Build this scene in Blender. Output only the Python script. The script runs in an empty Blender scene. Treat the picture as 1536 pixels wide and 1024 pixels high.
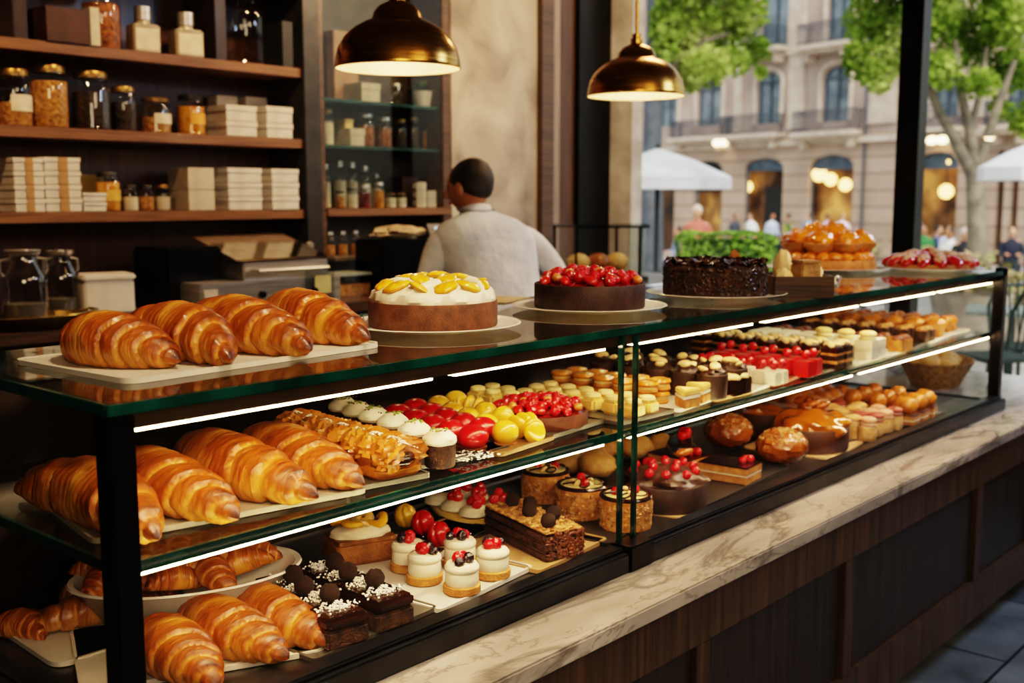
import bpy, bmesh, math, random
from mathutils import Vector, Matrix, noise
PI = math.pi
RN = random.Random(11)
SC = bpy.context.scene
COL = SC.collection
# ---------------------------------------------------------------- camera model (photo 1536 x 1024)
F, PITCH, HEAD = 1646.85, 0.1306, 0.7245
CAM = Vector((-0.7622, -1.4315, 1.6))
FW = Vector((math.cos(HEAD)*math.cos(PITCH), math.sin(HEAD)*math.cos(PITCH), -math.sin(PITCH)))
RT = Vector((math.sin(HEAD), -math.cos(HEAD), 0))
UP = RT.cross(FW)
VH = Vector((math.cos(HEAD), math.sin(HEAD), 0))
def ray(px, py): return FW + RT*((px-768)/F) + UP*((512-py)/F)
def onplane(px, py, ax, val):
    d = ray(px, py); t = (val-CAM[ax])/d[ax]
    return CAM + d*t
def at(px, py, z): return onplane(px, py, 2, z)
def atY(px, py, y): return onplane(px, py, 1, y)
def atX(px, py, x): return onplane(px, py, 0, x)
def atD(px, py, dep): return CAM + ray(px, py)*dep
def mpp(p): return (Vector(p)-CAM).dot(FW)/F          # metres per photo pixel at a point
def base(px, pyb, z, r):
    """centre of a round base whose nearest rim point shows at the pixel"""
    p = at(px, pyb, z); d = (p-CAM); d.z = 0; d.normalize()
    return p + d*r
# ---------------------------------------------------------------- materials
def lin(h):
    if isinstance(h, str):
        h = h.lstrip('#'); c = [int(h[i:i+2], 16)/255 for i in (0, 2, 4)]
        return tuple(x/12.92 if x <= .04045 else ((x+.055)/1.055)**2.4 for x in c) + (1,)
    return tuple(h) + (1,)
MATS = {}
def newmat(name):
    m = bpy.data.materials.new(name); m.use_nodes = True
    nt = m.node_tree; nt.nodes.clear()
    out = nt.nodes.new('ShaderNodeOutputMaterial')
    return m, nt, out
def nd(nt, t, **kw):
    n = nt.nodes.new(t)
    for k, v in kw.items():
        if k.startswith('i_'): n.inputs[k[2:].replace('_', ' ')].default_value = v
        else: setattr(n, k, v)
    return n
def ramp(nt, stops):
    n = nt.nodes.new('ShaderNodeValToRGB'); e = n.color_ramp.elements
    while len(e) < len(stops): e.new(.5)
    for k, (p, c) in enumerate(stops): e[k].position = p; e[k].color = lin(c)
    return n
def M(name, c, c2=None, rough=.5, metal=0, ns=12, bump=0, bs=60, coat=0, sss=0, stretch=None, spec=.5, lo=.35, hi=.65, attr=None, rvar=0, dist=.01):
    if name in MATS: return MATS[name]
    m, nt, out = newmat(name); L = nt.links
    b = nd(nt, 'ShaderNodeBsdfPrincipled')
    b.inputs['Roughness'].default_value = rough; b.inputs['Metallic'].default_value = metal
    b.inputs['Coat Weight'].default_value = coat; b.inputs['Coat Roughness'].default_value = .12
    b.inputs['Specular IOR Level'].default_value = spec
    if sss:
        b.inputs['Subsurface Weight'].default_value = sss
        b.inputs['Subsurface Radius'].default_value = (.012, .006, .003)
        b.inputs['Subsurface Scale'].default_value = 1.0
    tc = nd(nt, 'ShaderNodeTexCoord'); mp = nd(nt, 'ShaderNodeMapping')
    if stretch: mp.inputs['Scale'].default_value = stretch
    L.new(tc.outputs['Object'], mp.inputs['Vector'])
    n1 = nd(nt, 'ShaderNodeTexNoise'); n1.inputs['Scale'].default_value = ns; n1.inputs['Detail'].default_value = 5
    L.new(mp.outputs[0], n1.inputs['Vector'])
    r = ramp(nt, [(lo, c), (hi, c2 or c)])
    L.new(n1.outputs['Fac'], r.inputs[0]); L.new(r.outputs[0], b.inputs['Base Color'])
    if rvar:
        mr = nd(nt, 'ShaderNodeMapRange'); mr.inputs[3].default_value = rough-rvar; mr.inputs[4].default_value = rough+rvar
        L.new(n1.outputs['Fac'], mr.inputs[0]); L.new(mr.outputs[0], b.inputs['Roughness'])
    if bump:
        n2 = nd(nt, 'ShaderNodeTexNoise'); n2.inputs['Scale'].default_value = bs; n2.inputs['Detail'].default_value = 4
        L.new(mp.outputs[0], n2.inputs['Vector'])
        bp = nd(nt, 'ShaderNodeBump'); bp.inputs['Strength'].default_value = bump; bp.inputs['Distance'].default_value = dist
        L.new(n2.outputs['Fac'], bp.inputs['Height']); L.new(bp.outputs[0], b.inputs['Normal'])
    L.new(b.outputs[0], out.inputs[0]); MATS[name] = m
    return m
def EM(name, c, s):
    if name in MATS: return MATS[name]
    m, nt, out = newmat(name); e = nd(nt, 'ShaderNodeEmission'); e.inputs[0].default_value = lin(c); e.inputs[1].default_value = s
    nt.links.new(e.outputs[0], out.inputs[0]); MATS[name] = m; return m
def GLASS(name, tint=(.96, .98, .97), ior=1.45, rough=.0, gain=1.0):
    if name in MATS: return MATS[name]
    m, nt, out = newmat(name); L = nt.links
    lw = nd(nt, 'ShaderNodeLayerWeight'); r0 = ((ior-1)/(ior+1))**2
    pw = nd(nt, 'ShaderNodeMath', operation='POWER'); pw.inputs[1].default_value = 5.0; L.new(lw.outputs['Facing'], pw.inputs[0])
    mu = nd(nt, 'ShaderNodeMath', operation='MULTIPLY_ADD', use_clamp=True); mu.inputs[1].default_value = (1-r0)*gain; mu.inputs[2].default_value = r0*gain
    tr = nd(nt, 'ShaderNodeBsdfTransparent'); tr.inputs[0].default_value = tuple(tint)+(1,)
    gl = nd(nt, 'ShaderNodeBsdfGlossy'); gl.inputs[0].default_value = (1, 1, 1, 1); gl.inputs['Roughness'].default_value = rough
    mx = nd(nt, 'ShaderNodeMixShader')
    L.new(pw.outputs[0], mu.inputs[0]); L.new(mu.outputs[0], mx.inputs[0]); L.new(tr.outputs[0], mx.inputs[1]); L.new(gl.outputs[0], mx.inputs[2])
    L.new(mx.outputs[0], out.inputs[0]); MATS[name] = m; return m
def WOOD(name, c1, c2, rough=.4, scale=(1.2, 22, 22), coat=.15, bump=.1):
    return M(name, c1, c2, rough=rough, ns=3.0, stretch=scale, coat=coat, bump=bump, bs=8, lo=.3, hi=.72)
# ---------------------------------------------------------------- mesh builder
class MB:
    def __init__(s): s.v = []; s.f = []; s.a = []
    def add(s, v, f, T=None, a=None):
        n = len(s.v)
        s.v += [tuple(T @ Vector(p)) if T else tuple(p) for p in v]
        s.f += [tuple(n+i for i in q) for q in f]
        s.a += (a if a else [0.5]*len(v))
        return s
    def box(s, x0, x1, y0, y1, z0, z1, T=None):
        v = [(x, y, z) for z in (z0, z1) for y in (y0, y1) for x in (x0, x1)]
        return s.add(v, [(0, 2, 3, 1), (4, 5, 7, 6), (0, 1, 5, 4), (2, 6, 7, 3), (0, 4, 6, 2), (1, 3, 7, 5)], T)
    def cbox(s, c, d, T=None):
        return s.box(c[0]-d[0]/2, c[0]+d[0]/2, c[1]-d[1]/2, c[1]+d[1]/2, c[2]-d[2]/2, c[2]+d[2]/2, T)
    def lathe(s, prof, seg=28, T=None, wob=None, sx=1, sy=1, cap=True):
        v = []; f = []
        n = len(prof)
        for i in range(seg):
            a = 2*PI*i/seg
            for j, (r, z) in enumerate(prof):
                k = wob(a, j, r, z) if wob else 1
                v.append((r*k*math.cos(a)*sx, r*k*math.sin(a)*sy, z))
        for i in range(seg):
            i2 = (i+1) % seg
            for j in range(n-1):
                f.append((i*n+j, i2*n+j, i2*n+j+1, i*n+j+1))
        if cap and prof[0][0] > 1e-5: f.append(tuple(i*n for i in range(seg))[::-1])
        if cap and prof[-1][0] > 1e-5: f.append(tuple(i*n+n-1 for i in range(seg)))
        return s.add(v, f, T)
    def tube(s, pts, r, seg=8, T=None, flat=1, cap=True):
        pts = [Vector(p) for p in pts]; n = len(pts); v = []; f = []; prev = None
        for i, p in enumerate(pts):
            d = (pts[min(i+1, n-1)]-pts[max(i-1, 0)]).normalized()
            if prev is None: x = d.orthogonal().normalized()
            else:
                x = prev-d*prev.dot(d); x = x.normalized() if x.length > 1e-6 else d.orthogonal().normalized()
            prev = x; y = d.cross(x); rr = r[i] if isinstance(r, (list, tuple)) else r
            for k in range(seg):
                a = 2*PI*k/seg; v.append(p+x*math.cos(a)*rr+y*math.sin(a)*rr*flat)
        for i in range(n-1):
            for k in range(seg):
                k2 = (k+1) % seg; f.append((i*seg+k, i*seg+k2, (i+1)*seg+k2, (i+1)*seg+k))
        if cap: f.append(tuple(range(seg))[::-1]); f.append(tuple((n-1)*seg+k for k in range(seg)))
        return s.add(v, f, T)
    def blob(s, c, r, seg=20, rings=12, nz=0, fr=3, T=None, flatz=None, seed=0, fn=None):
        if not isinstance(r, (tuple, list)): r = (r, r, r)
        v = []; f = []
        for j in range(rings+1):
            th = PI*j/rings
            for i in range(seg):
                ph = 2*PI*i/seg
                d = Vector((math.sin(th)*math.cos(ph), math.sin(th)*math.sin(ph), math.cos(th)))
                k = 1 + (nz*noise.noise(d*fr+Vector((seed, seed*1.7, 0))) if nz else 0)
                if fn: k *= fn(d, th, ph)
                p = Vector((c[0]+d.x*r[0]*k, c[1]+d.y*r[1]*k, c[2]+d.z*r[2]*k))
                if flatz is not None and p.z < flatz: p.z = flatz
                v.append(p)
        for j in range(rings):
            for i in range(seg):
                i2 = (i+1) % seg
                if j == 0: f.append((i, (j+1)*seg+i, (j+1)*seg+i2))
                elif j == rings-1: f.append((j*seg+i, (j+1)*seg+i, j*seg+i2))
                else: f.append((j*seg+i, (j+1)*seg+i, (j+1)*seg+i2, j*seg+i2))
        return s.add(v, f, T)
    def prism(s, poly, z0, z1, T=None):
        n = len(poly); v = [(x, y, z0) for x, y in poly]+[(x, y, z1) for x, y in poly]
        f = [tuple(range(n))[::-1], tuple(range(n, 2*n))]+[(i, (i+1) % n, n+(i+1) % n, n+i) for i in range(n)]
        return s.add(v, f, T)
    def quad(s, a, b, c, d): return s.add([a, b, c, d], [(0, 1, 2, 3)])
    def mesh(s, name, mat, smooth=True, bevel=0, ang=40, attr=False, seg=2):
        me = bpy.data.meshes.new(name); me.from_pydata(s.v, [], s.f); me.update()
        if attr:
            at_ = me.attributes.new('tone', 'FLOAT', 'POINT')
            for i, x in enumerate(s.a): at_.data[i].value = x
        bm = bmesh.new(); bm.from_mesh(me)
        if bevel:
            bmesh.ops.bevel(bm, geom=[e for e in bm.edges if len(e.link_faces) == 2 and e.calc_face_angle(0) > .5], offset=bevel, segments=seg, affect='EDGES', clamp_overlap=True)
        bmesh.ops.recalc_face_normals(bm, faces=bm.faces)
        bm.to_mesh(me); bm.free()
        if smooth:
            me.shade_smooth()
            me.set_sharp_from_angle(angle=math.radians(ang))
        me.materials.append(mat)
        return me
    def obj(s, name, mat, parent=None, loc=(0, 0, 0), rot=(0, 0, 0), sc=1, smooth=True, bevel=0, ang=40, **kw):
        o = O(name, s.mesh(name, mat, smooth, bevel, ang), parent, loc, rot, sc)
        return o
def rrect(x0, x1, y0, y1, r, n=5):
    out = []
    for cx, cy, a0 in ((x1-r, y1-r, 0), (x0+r, y1-r, 90), (x0+r, y0+r, 180), (x1-r, y0+r, 270)):
        for k in range(n+1):
            a = math.radians(a0+90*k/n); out.append((cx+r*math.cos(a), cy+r*math.sin(a)))
    return out
def O(name, me, parent=None, loc=(0, 0, 0), rot=(0, 0, 0), sc=1):
    o = bpy.data.objects.new(name, me); COL.objects.link(o); o.location = loc; o.rotation_euler = rot
    o.scale = (sc, sc, sc) if not isinstance(sc, (tuple, list)) else sc
    if parent: o.parent = parent
    return o
def tag(o, label=None, cat=None, group=None, kind=None):
    if label:
        n = len(label.split())
        if not 4 <= n <= 16: print('LABEL LENGTH', n, label)
        o['label'] = label
    if cat: o['category'] = cat
    if group: o['group'] = group
    if kind: o['kind'] = kind
    return o
def E(name, label=None, cat=None, loc=(0, 0, 0), rz=0, group=None):
    o = bpy.data.objects.new(name, None); COL.objects.link(o); o.empty_display_size = .05
    o.location = loc; o.rotation_euler = (0, 0, rz)
    return tag(o, label, cat, group)
KIDS = {}
def kids(o):
    return [c for c in bpy.data.objects if c.parent == o]
def copy_tree(o, parent=None, ch=None):
    if ch is None:
        ch = {}
        for c in COL.objects:
            if c.parent: ch.setdefault(c.parent.name, []).append(c)
    c = o.copy(); COL.objects.link(c)
    if parent: c.parent = parent
    for k in ch.get(o.name, []): copy_tree(k, c, ch)
    return c
class Kind:
    """build one with make(), then copy it (and its parts) for every further one"""
    def __init__(s, make): s.make = make; s.o = None
    def put(s, loc, label, cat, group=None, rz=0, sc=1):
        if s.o is None: s.o = o = s.make()
        else: o = copy_tree(s.o)
        o.location = loc; o.rotation_euler = (0, 0, rz)
        if sc != 1 or True: o.scale = (sc, sc, sc) if not isinstance(sc, (tuple, list)) else sc
        if 'group' in o.keys(): del o['group']
        return tag(o, label, cat, group)
ORDW = ['first', 'second', 'third', 'fourth', 'fifth', 'sixth', 'seventh', 'eighth', 'ninth', 'tenth', 'eleventh', 'twelfth']
def ordf(i, n, a='front'):
    if i == 0: return 'frontmost' if a == 'front' else 'leftmost'
    if i == n-1: return 'rearmost' if a == 'front' else 'rightmost'
    return ORDW[i]+' from '+('the front' if a == 'front' else 'left')
def struct(o, label=None):
    o['kind'] = 'structure'
    if label: o['label'] = label
    return o
# ================================================================ CAMERA, WORLD, LIGHT
cam = bpy.data.cameras.new('camera'); co = bpy.data.objects.new('camera', cam); COL.objects.link(co)
co.matrix_world = Matrix((( RT.x, UP.x, -FW.x, CAM.x), (RT.y, UP.y, -FW.y, CAM.y), (RT.z, UP.z, -FW.z, CAM.z), (0, 0, 0, 1)))
cam.sensor_width = 36; cam.lens = F/1536*36; cam.clip_start = .02; cam.clip_end = 300
cam.dof.use_dof = True; cam.dof.focus_distance = 2.15; cam.dof.aperture_fstop = 3.4
SC.camera = co
SC.view_settings.view_transform = 'Filmic'; SC.view_settings.look = 'High Contrast'; SC.view_settings.exposure = 0.17
SC.cycles.max_bounces = 8; SC.cycles.transparent_max_bounces = 24; SC.cycles.diffuse_bounces = 3; SC.cycles.glossy_bounces = 4
SC.cycles.caustics_reflective = False; SC.cycles.caustics_refractive = False; SC.cycles.sample_clamp_indirect = 4
w = bpy.data.worlds.new('sky'); SC.world = w; w.use_nodes = True; nt = w.node_tree; nt.nodes.clear()
st = nt.nodes.new('ShaderNodeTexSky'); st.sky_type = 'NISHITA'; st.sun_disc = False; st.sun_elevation = math.radians(38); st.sun_rotation = math.radians(200); st.air_density = 1.6; st.dust_density = 3
hs = nt.nodes.new('ShaderNodeHueSaturation'); hs.inputs['Saturation'].default_value = .45
bg = nt.nodes.new('ShaderNodeBackground'); bg.inputs[1].default_value = .25; ow = nt.nodes.new('ShaderNodeOutputWorld')
nt.links.new(st.outputs[0], hs.inputs['Color']); nt.links.new(hs.outputs[0], bg.inputs[0]); nt.links.new(bg.outputs[0], ow.inputs[0])
def lamp(kind, name, loc, power, color, size=.1, aim=None, spot=None, blend=.5, sy=None):
    l = bpy.data.lights.new(name, kind); o = bpy.data.objects.new(name, l); COL.objects.link(o); o.location = loc
    l.color = lin(color)[:3]; l.energy = power
    if kind == 'AREA':
        l.size = size
        if sy: l.shape = 'RECTANGLE'; l.size_y = sy
    elif kind == 'SUN': l.angle = size
    else: l.shadow_soft_size = size
    if kind == 'SPOT': l.spot_size = math.radians(spot); l.spot_blend = blend
    if aim is not None: o.rotation_euler = (Vector(aim)-Vector(loc)).to_track_quat('-Z', 'Y').to_euler()
    return o
lamp('SUN', 'hazy_sun', (0, 0, 20), 1.7, '#fff0d8', .35, aim=(10, 4.5, 0))
lamp('AREA', 'front_fill_light', (-1.6, -3.4, 2.7), 70, '#ffdfb8', 1.8, aim=(1.6, .6, 1.2))  # fill light added behind the camera to brighten the brass and counter front
for x, y, tx, ty, p in ((.35, -.9, .35, .35, 150), (1.3, -.9, 1.25, .35, 125), (2.6, -.8, 2.7, .4, 120)):
    lamp('SPOT', 'ceiling_spot_light', (x, y, 3.2), p, '#ffdcb0', .05, aim=(tx, ty, 1.3), spot=46, blend=.8)
for x, p in ((.6, 90), (2.0, 90), (3.2, 80)):
    lamp('SPOT', 'shelf_spot_light', (x, 2.05, 3.2), p, '#ffcb92', .06, aim=(x, 3.2, 1.7), spot=95, blend=.9)
lamp('AREA', 'ambient_area_light', (1.4, -2.6, 3.22), 60, '#ffd9b0', 1.6, aim=(1.4, -1.6, 0))  # area light added near the ceiling for extra ambient light
lamp('AREA', 'window_side_light', (4.5, -1.5, 3.15), 45, '#cfdfff', 1.0, aim=(4.3, -1.0, 0))  # cool fill added overhead to brighten the floor; not a window
lamp('AREA', 'wall_washer_light', (4.1, 1.6, 3.2), 40, '#ffd6a6', .5, aim=(4.1, 3.0, 1.8))
# ================================================================ MATERIALS OF THE SETTING
def floor_mat():
    m, nt, out = newmat('slate_tiles'); L = nt.links
    tc = nd(nt, 'ShaderNodeTexCoord'); mp = nd(nt, 'ShaderNodeMapping'); mp.inputs['Rotation'].default_value = (0, 0, 0)
    br = nd(nt, 'ShaderNodeTexBrick'); br.inputs['Scale'].default_value = 1; br.inputs['Brick Width'].default_value = .62; br.inputs['Row Height'].default_value = .31
    br.inputs['Mortar Size'].default_value = .006; br.inputs['Color1'].default_value = lin('#87939b'); br.inputs['Color2'].default_value = lin('#68737a'); br.inputs['Mortar'].default_value = lin('#2b2d2f')
    n = nd(nt, 'ShaderNodeTexNoise'); n.inputs['Scale'].default_value = 5; n.inputs['Detail'].default_value = 8
    mx = nd(nt, 'ShaderNodeMix', data_type='RGBA', blend_type='MULTIPLY'); mx.inputs[0].default_value = .8
    r = ramp(nt, [(.3, (.25, .25, .26)), (.7, (1, 1, 1))])
    b = nd(nt, 'ShaderNodeBsdfPrincipled'); b.inputs['Roughness'].default_value = .33
    L.new(tc.outputs['Object'], mp.inputs[0]); L.new(mp.outputs[0], br.inputs['Vector']); L.new(mp.outputs[0], n.inputs['Vector'])
    L.new(n.outputs['Fac'], r.inputs[0]); L.new(br.outputs['Color'], mx.inputs[6]); L.new(r.outputs[0], mx.inputs[7]); L.new(mx.outputs[2], b.inputs['Base Color'])
    bp = nd(nt, 'ShaderNodeBump'); bp.inputs['Strength'].default_value = .25; L.new(n.outputs['Fac'], bp.inputs['Height']); L.new(bp.outputs[0], b.inputs['Normal'])
    L.new(b.outputs[0], out.inputs[0]); return m
def marble_mat():
    m, nt, out = newmat('veined_marble'); L = nt.links
    tc = nd(nt, 'ShaderNodeTexCoord'); mp = nd(nt, 'ShaderNodeMapping'); mp.inputs['Rotation'].default_value = (0, 0, .7); mp.inputs['Scale'].default_value = (.8, 2.6, 1.5)
    L.new(tc.outputs['Object'], mp.inputs[0])
    def veins(scale, width, seed):
        n = nd(nt, 'ShaderNodeTexNoise'); n.inputs['Scale'].default_value = scale; n.inputs['Detail'].default_value = 7; n.inputs['Distortion'].default_value = .7; n.inputs['Roughness'].default_value = .6
        a = nd(nt, 'ShaderNodeVectorMath', operation='ADD'); a.inputs[1].default_value = (seed, seed, seed)
        L.new(mp.outputs[0], a.inputs[0]); L.new(a.outputs[0], n.inputs['Vector'])
        s = nd(nt, 'ShaderNodeMath', operation='SUBTRACT'); s.inputs[1].default_value = .5; L.new(n.outputs['Fac'], s.inputs[0])
        ab = nd(nt, 'ShaderNodeMath', operation='ABSOLUTE'); L.new(s.outputs[0], ab.inputs[0])
        r = ramp(nt, [(0, (1, 1, 1)), (width, (0, 0, 0))]); L.new(ab.outputs[0], r.inputs[0]); return r
    v1 = veins(1.5, .035, 0); v2 = veins(3.6, .018, 9)
    ba = nd(nt, 'ShaderNodeTexNoise'); ba.inputs['Scale'].default_value = 2.5; ba.inputs['Detail'].default_value = 5; L.new(mp.outputs[0], ba.inputs['Vector'])
    rb = ramp(nt, [(.3, '#827e79'), (.68, '#c2bbb1')]); L.new(ba.outputs['Fac'], rb.inputs[0])
    def mixin(a, fac, col, amt):
        mu = nd(nt, 'ShaderNodeMath', operation='MULTIPLY'); mu.inputs[1].default_value = amt; L.new(fac, mu.inputs[0])
        mx = nd(nt, 'ShaderNodeMix', data_type='RGBA'); L.new(mu.outputs[0], mx.inputs[0]); L.new(a, mx.inputs[6]); mx.inputs[7].default_value = lin(col); return mx.outputs[2]
    c = mixin(rb.outputs[0], v1.outputs[0], '#5a5652', .75); c = mixin(c, v2.outputs[0], '#6a625a', .6)
    b = nd(nt, 'ShaderNodeBsdfPrincipled'); b.inputs['Roughness'].default_value = .09
    L.new(c, b.inputs['Base Color']); L.new(b.outputs[0], out.inputs[0]); return m
def plaster_mat():
    m, nt, out = newmat('travertine_wall'); L = nt.links
    tc = nd(nt, 'ShaderNodeTexCoord'); n = nd(nt, 'ShaderNodeTexNoise'); n.inputs['Scale'].default_value = 2.6; n.inputs['Detail'].default_value = 9; n.inputs['Distortion'].default_value = .6
    L.new(tc.outputs['Object'], n.inputs['Vector'])
    r = ramp(nt, [(.28, '#5a5148'), (.43, '#92867a'), (.6, '#aca293'), (.75, '#c4baac')]); L.new(n.outputs['Fac'], r.inputs[0])
    b = nd(nt, 'ShaderNodeBsdfPrincipled'); b.inputs['Roughness'].default_value = .55; L.new(r.outputs[0], b.inputs['Base Color'])
    bp = nd(nt, 'ShaderNodeBump'); bp.inputs['Strength'].default_value = .2; L.new(n.outputs['Fac'], bp.inputs['Height']); L.new(bp.outputs[0], b.inputs['Normal'])
    L.new(b.outputs[0], out.inputs[0]); return m
def brass_mat():
    m, nt, out = newmat('brushed_brass'); L = nt.links
    tc = nd(nt, 'ShaderNodeTexCoord'); mp = nd(nt, 'ShaderNodeMapping'); mp.inputs['Scale'].default_value = (3, 3, 60)
    n = nd(nt, 'ShaderNodeTexNoise'); n.inputs['Scale'].default_value = 2; n.inputs['Detail'].default_value = 4
    L.new(tc.outputs['Object'], mp.inputs[0]); L.new(mp.outputs[0], n.inputs['Vector'])
    r = ramp(nt, [(.3, '#b27a34'), (.7, '#e0ab5a')]); L.new(n.outputs['Fac'], r.inputs[0])
    b = nd(nt, 'ShaderNodeBsdfPrincipled'); b.inputs['Metallic'].default_value = 1; b.inputs['Roughness'].default_value = .2
    mr = nd(nt, 'ShaderNodeMapRange'); mr.inputs[3].default_value = .17; mr.inputs[4].default_value = .32; L.new(n.outputs['Fac'], mr.inputs[0]); L.new(mr.outputs[0], b.inputs['Roughness'])
    L.new(r.outputs[0], b.inputs['Base Color']); L.new(b.outputs[0], out.inputs[0]); return m
MARBLE, STONE, BRASS = marble_mat(), plaster_mat(), brass_mat()
WALNUT = WOOD('walnut', '#35271b', '#5e452f')
SHELFW = WOOD('shelf_wood', '#563a22', '#825c38', rough=.45)
DARKW = WOOD('dark_oak', '#1b140e', '#302318', scale=(22, 22, 1.2))
COUNTW = WOOD('counter_wood', '#33271b', '#5c4632', scale=(18, 18, 1.0), rough=.42)
COUNTP = WOOD('counter_panel_wood', '#241d17', '#3b3026', scale=(18, 18, 1.0), rough=.4)
BLACKM = M('black_metal', '#0b0c0d', '#141516', rough=.32, metal=.6)
IRON = M('grey_black_metal', '#25292d', '#33383d', rough=.3, metal=.6)
STEEL = M('brushed_steel', '#a8a6a2', '#cfccc6', rough=.3, metal=.75, stretch=(1, 1, 30), ns=4)
CHARC = M('charcoal_paint', '#121314', '#1c1d1e', rough=.5)
PANE = GLASS('clear_pane', (.975, .985, .98), 1.45, gain=.5)
WPANE = GLASS('window_pane', (.97, .98, .98), 1.3)
TOPG = GLASS('green_tinted_glass', (.80, .87, .83), 1.52)
SHG = GLASS('shelf_glass', (.85, .92, .89), 1.5)
EDGE = M('polished_green_glass_edge', '#04231f', '#0c4a42', rough=.12, ns=6, spec=.8, stretch=(1, 1, 1))
JARG = GLASS('jar_glass', (.93, .95, .93), 1.5, gain=1.4)
WHITE = M('white_glazed_china', '#d9d4cb', '#e6e1d8', rough=.25, spec=.5)
# ================================================================ ROOM
def sbox(name, x0, x1, y0, y1, z0, z1, m, bev=0):
    return struct(MB().box(x0, x1, y0, y1, z0, z1).obj(name, m, smooth=bool(bev), bevel=bev))
XW = 5.2
sbox('floor', -3.2, XW+.1, -4.6, 3.3, -.1, 0, floor_mat())
sbox('ceiling', -3.2, XW+.1, -4.6, 3.3, 3.3, 3.4, M('ceiling_paint', '#6b6050', '#7a6d5b', rough=.8))
sbox('wall_back', -3.2, XW+.1, 3.28, 3.4, 0, 3.3, DARKW)
sbox('wall_left', -3.3, -3.2, -4.6, 3.3, 0, 3.3, M('left_wall_paint', '#4a4036', '#5a4f43', rough=.7))
sbox('wall_front', -3.2, XW, -4.7, -4.6, 0, 3.3, M('front_wall_paint', '#4a4035', '#574b3e', rough=.7))
sbox('wall_stone', 3.70, 4.44, 2.97, 3.28, 0, 3.3, STONE)
sbox('trim_1', 4.44, 4.56, 2.93, 3.28, 0, 3.3, WALNUT, .004)
sbox('trim_2', 4.56, 4.64, 2.95, 3.28, 0, 3.3, WOOD('pale_trim_wood', '#7b6a60', '#9a877a', scale=(22, 22, 1.2)), .004)
sbox('trim_3', 4.64, 4.80, 2.96, 3.28, 0, 3.3, WOOD('post_wood', '#3a2414', '#59391f', scale=(22, 22, 1.2)), .004)
sbox('trim_4', 4.80, 5.14, 2.93, 3.28, 0, 3.3, BLACKM, .004)
sbox('pillar_1', 5.14, 5.26, 2.76, 3.03, 0, 3.4, M('pale_column_stone', '#a9a196', '#d9d2c8', rough=.7, ns=5, bump=.25, bs=25))
SILL = .38
wf = MB()
for y0, y1 in ((.895, 1.015), (-.55, -.45)): wf.box(XW-.06, XW+.06, y0, y1, SILL, 3.3)
struct(wf.obj('window_frame', BLACKM, bevel=.006))
struct(MB().box(XW-.05, XW+.05, -.55, 2.76, 3.22, 3.3).box(XW-.055, XW+.055, -.55, 2.76, SILL-.05, SILL).obj('window_rail', BLACKM, bevel=.005))
sbox('wall_right_blocker', XW-.05, XW+.1, -4.6, -.55, 0, 3.3, M('right_wall_paint', '#4a3f34', '#57493c', rough=.7))  # unseen wall put here instead of window to keep reflections off the panes
sbox('window_sill', XW-.08, XW+.08, -.55, 2.76, 0, SILL-.05, M('sill_stone', '#3b3b3a', '#4a4a48', rough=.6))
for i, (y0, y1) in enumerate(((1.015, 2.72), (-.45, .895))):
    struct(MB().box(XW-.004, XW+.004, y0, y1, SILL, 3.22).obj(f'window_{i+1}', WPANE, smooth=False))
# ================================================================ COUNTER
CX0, CX1, CYF = -.06, 4.75, -.189
ZF = .752
ct = MB().box(CX0, CX1, CYF, 1.0, ZF-.037, ZF).obj('marble_countertop', MARBLE, bevel=.004)
tag(ct, 'grey-veined cream marble countertop under the glass pastry case', 'countertop')
cab = E('counter_cabinet', 'dark walnut panelled counter base below the marble top', 'counter', (0, 0, 0))
FY = CYF+.03
MB().box(CX0+.02, CX1-.02, FY+.03, .97, .10, ZF-.038).obj('carcass', COUNTP, cab)
MB().box(CX0+.08, CX1-.08, FY+.09, .9, 0, .10).obj('toe_kick', CHARC, cab)
MB().box(CX0+.02, CX1-.02, FY, FY+.03, ZF-.17, ZF-.038).obj('apron_rail', COUNTW, cab, bevel=.002)
MB().box(CX0+.02, CX1-.02, FY, FY+.03, .085, .235).obj('bottom_rail', COUNTW, cab, bevel=.002)
sx = [atY(1274, 900, FY).x, atY(1470, 760, FY).x, atY(1055, 1000, FY).x]
d_ = sx[0]-sx[2]
xs = [sx[2]-2*d_+.12, sx[2]-d_+.06, sx[2], sx[0], sx[1], sx[1]+.62, CX1-.06]
xs = [x for x in xs if CX0+.05 < x < CX1-.03]
for x in xs:
    MB().box(x-.03, x+.03, FY, FY+.03, .235, ZF-.17).obj('stile', COUNTW, cab, bevel=.002)
e = [CX0+.02]+xs+[CX1-.02]
for a, b in zip(e[:-1], e[1:]):
    if b-a > .12: MB().box(a+.03, b-.03, FY+.016, FY+.03, .235, ZF-.17).obj('recessed_panel', COUNTP, cab)
# ================================================================ GLASS PASTRY CASE
LC, DC, ZT, ZS, ZD = 3.80, .66, 1.311, 1.064, .79
case = E('pastry_display_case', 'long black-framed glass pastry display case on the marble counter', 'display case', (0, 0, ZF))
def cpart(mb, name, m, parent=case, bevel=0, smooth=True, kind=None):
    for i, v in enumerate(mb.v): mb.v[i] = (v[0], v[1], v[2]-ZF)
    return mb.obj(name, m, parent, bevel=bevel, smooth=smooth)
G = .010
cpart(MB().box(-.004, LC+.02, -.035, .022, ZF, ZF+.046).box(-.004, LC+.02, -.02, .022, ZF+.046, ZF+.056), 'base_rail', IRON, bevel=.004)
cpart(MB().box(-.012, .03, .022, DC+.02, ZF, ZF+.05), 'base_rail', IRON, bevel=.004)
cpart(MB().box(LC-.02, LC+.02, .022, DC+.02, ZF, ZF+.04), 'base_rail', IRON, bevel=.004)
cpart(MB().box(.03, LC-.02, .022, DC, ZF, ZD-.004), 'deck', M('dark_deck_laminate', '#1c1a18', '#2a2724', rough=.3))
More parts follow.
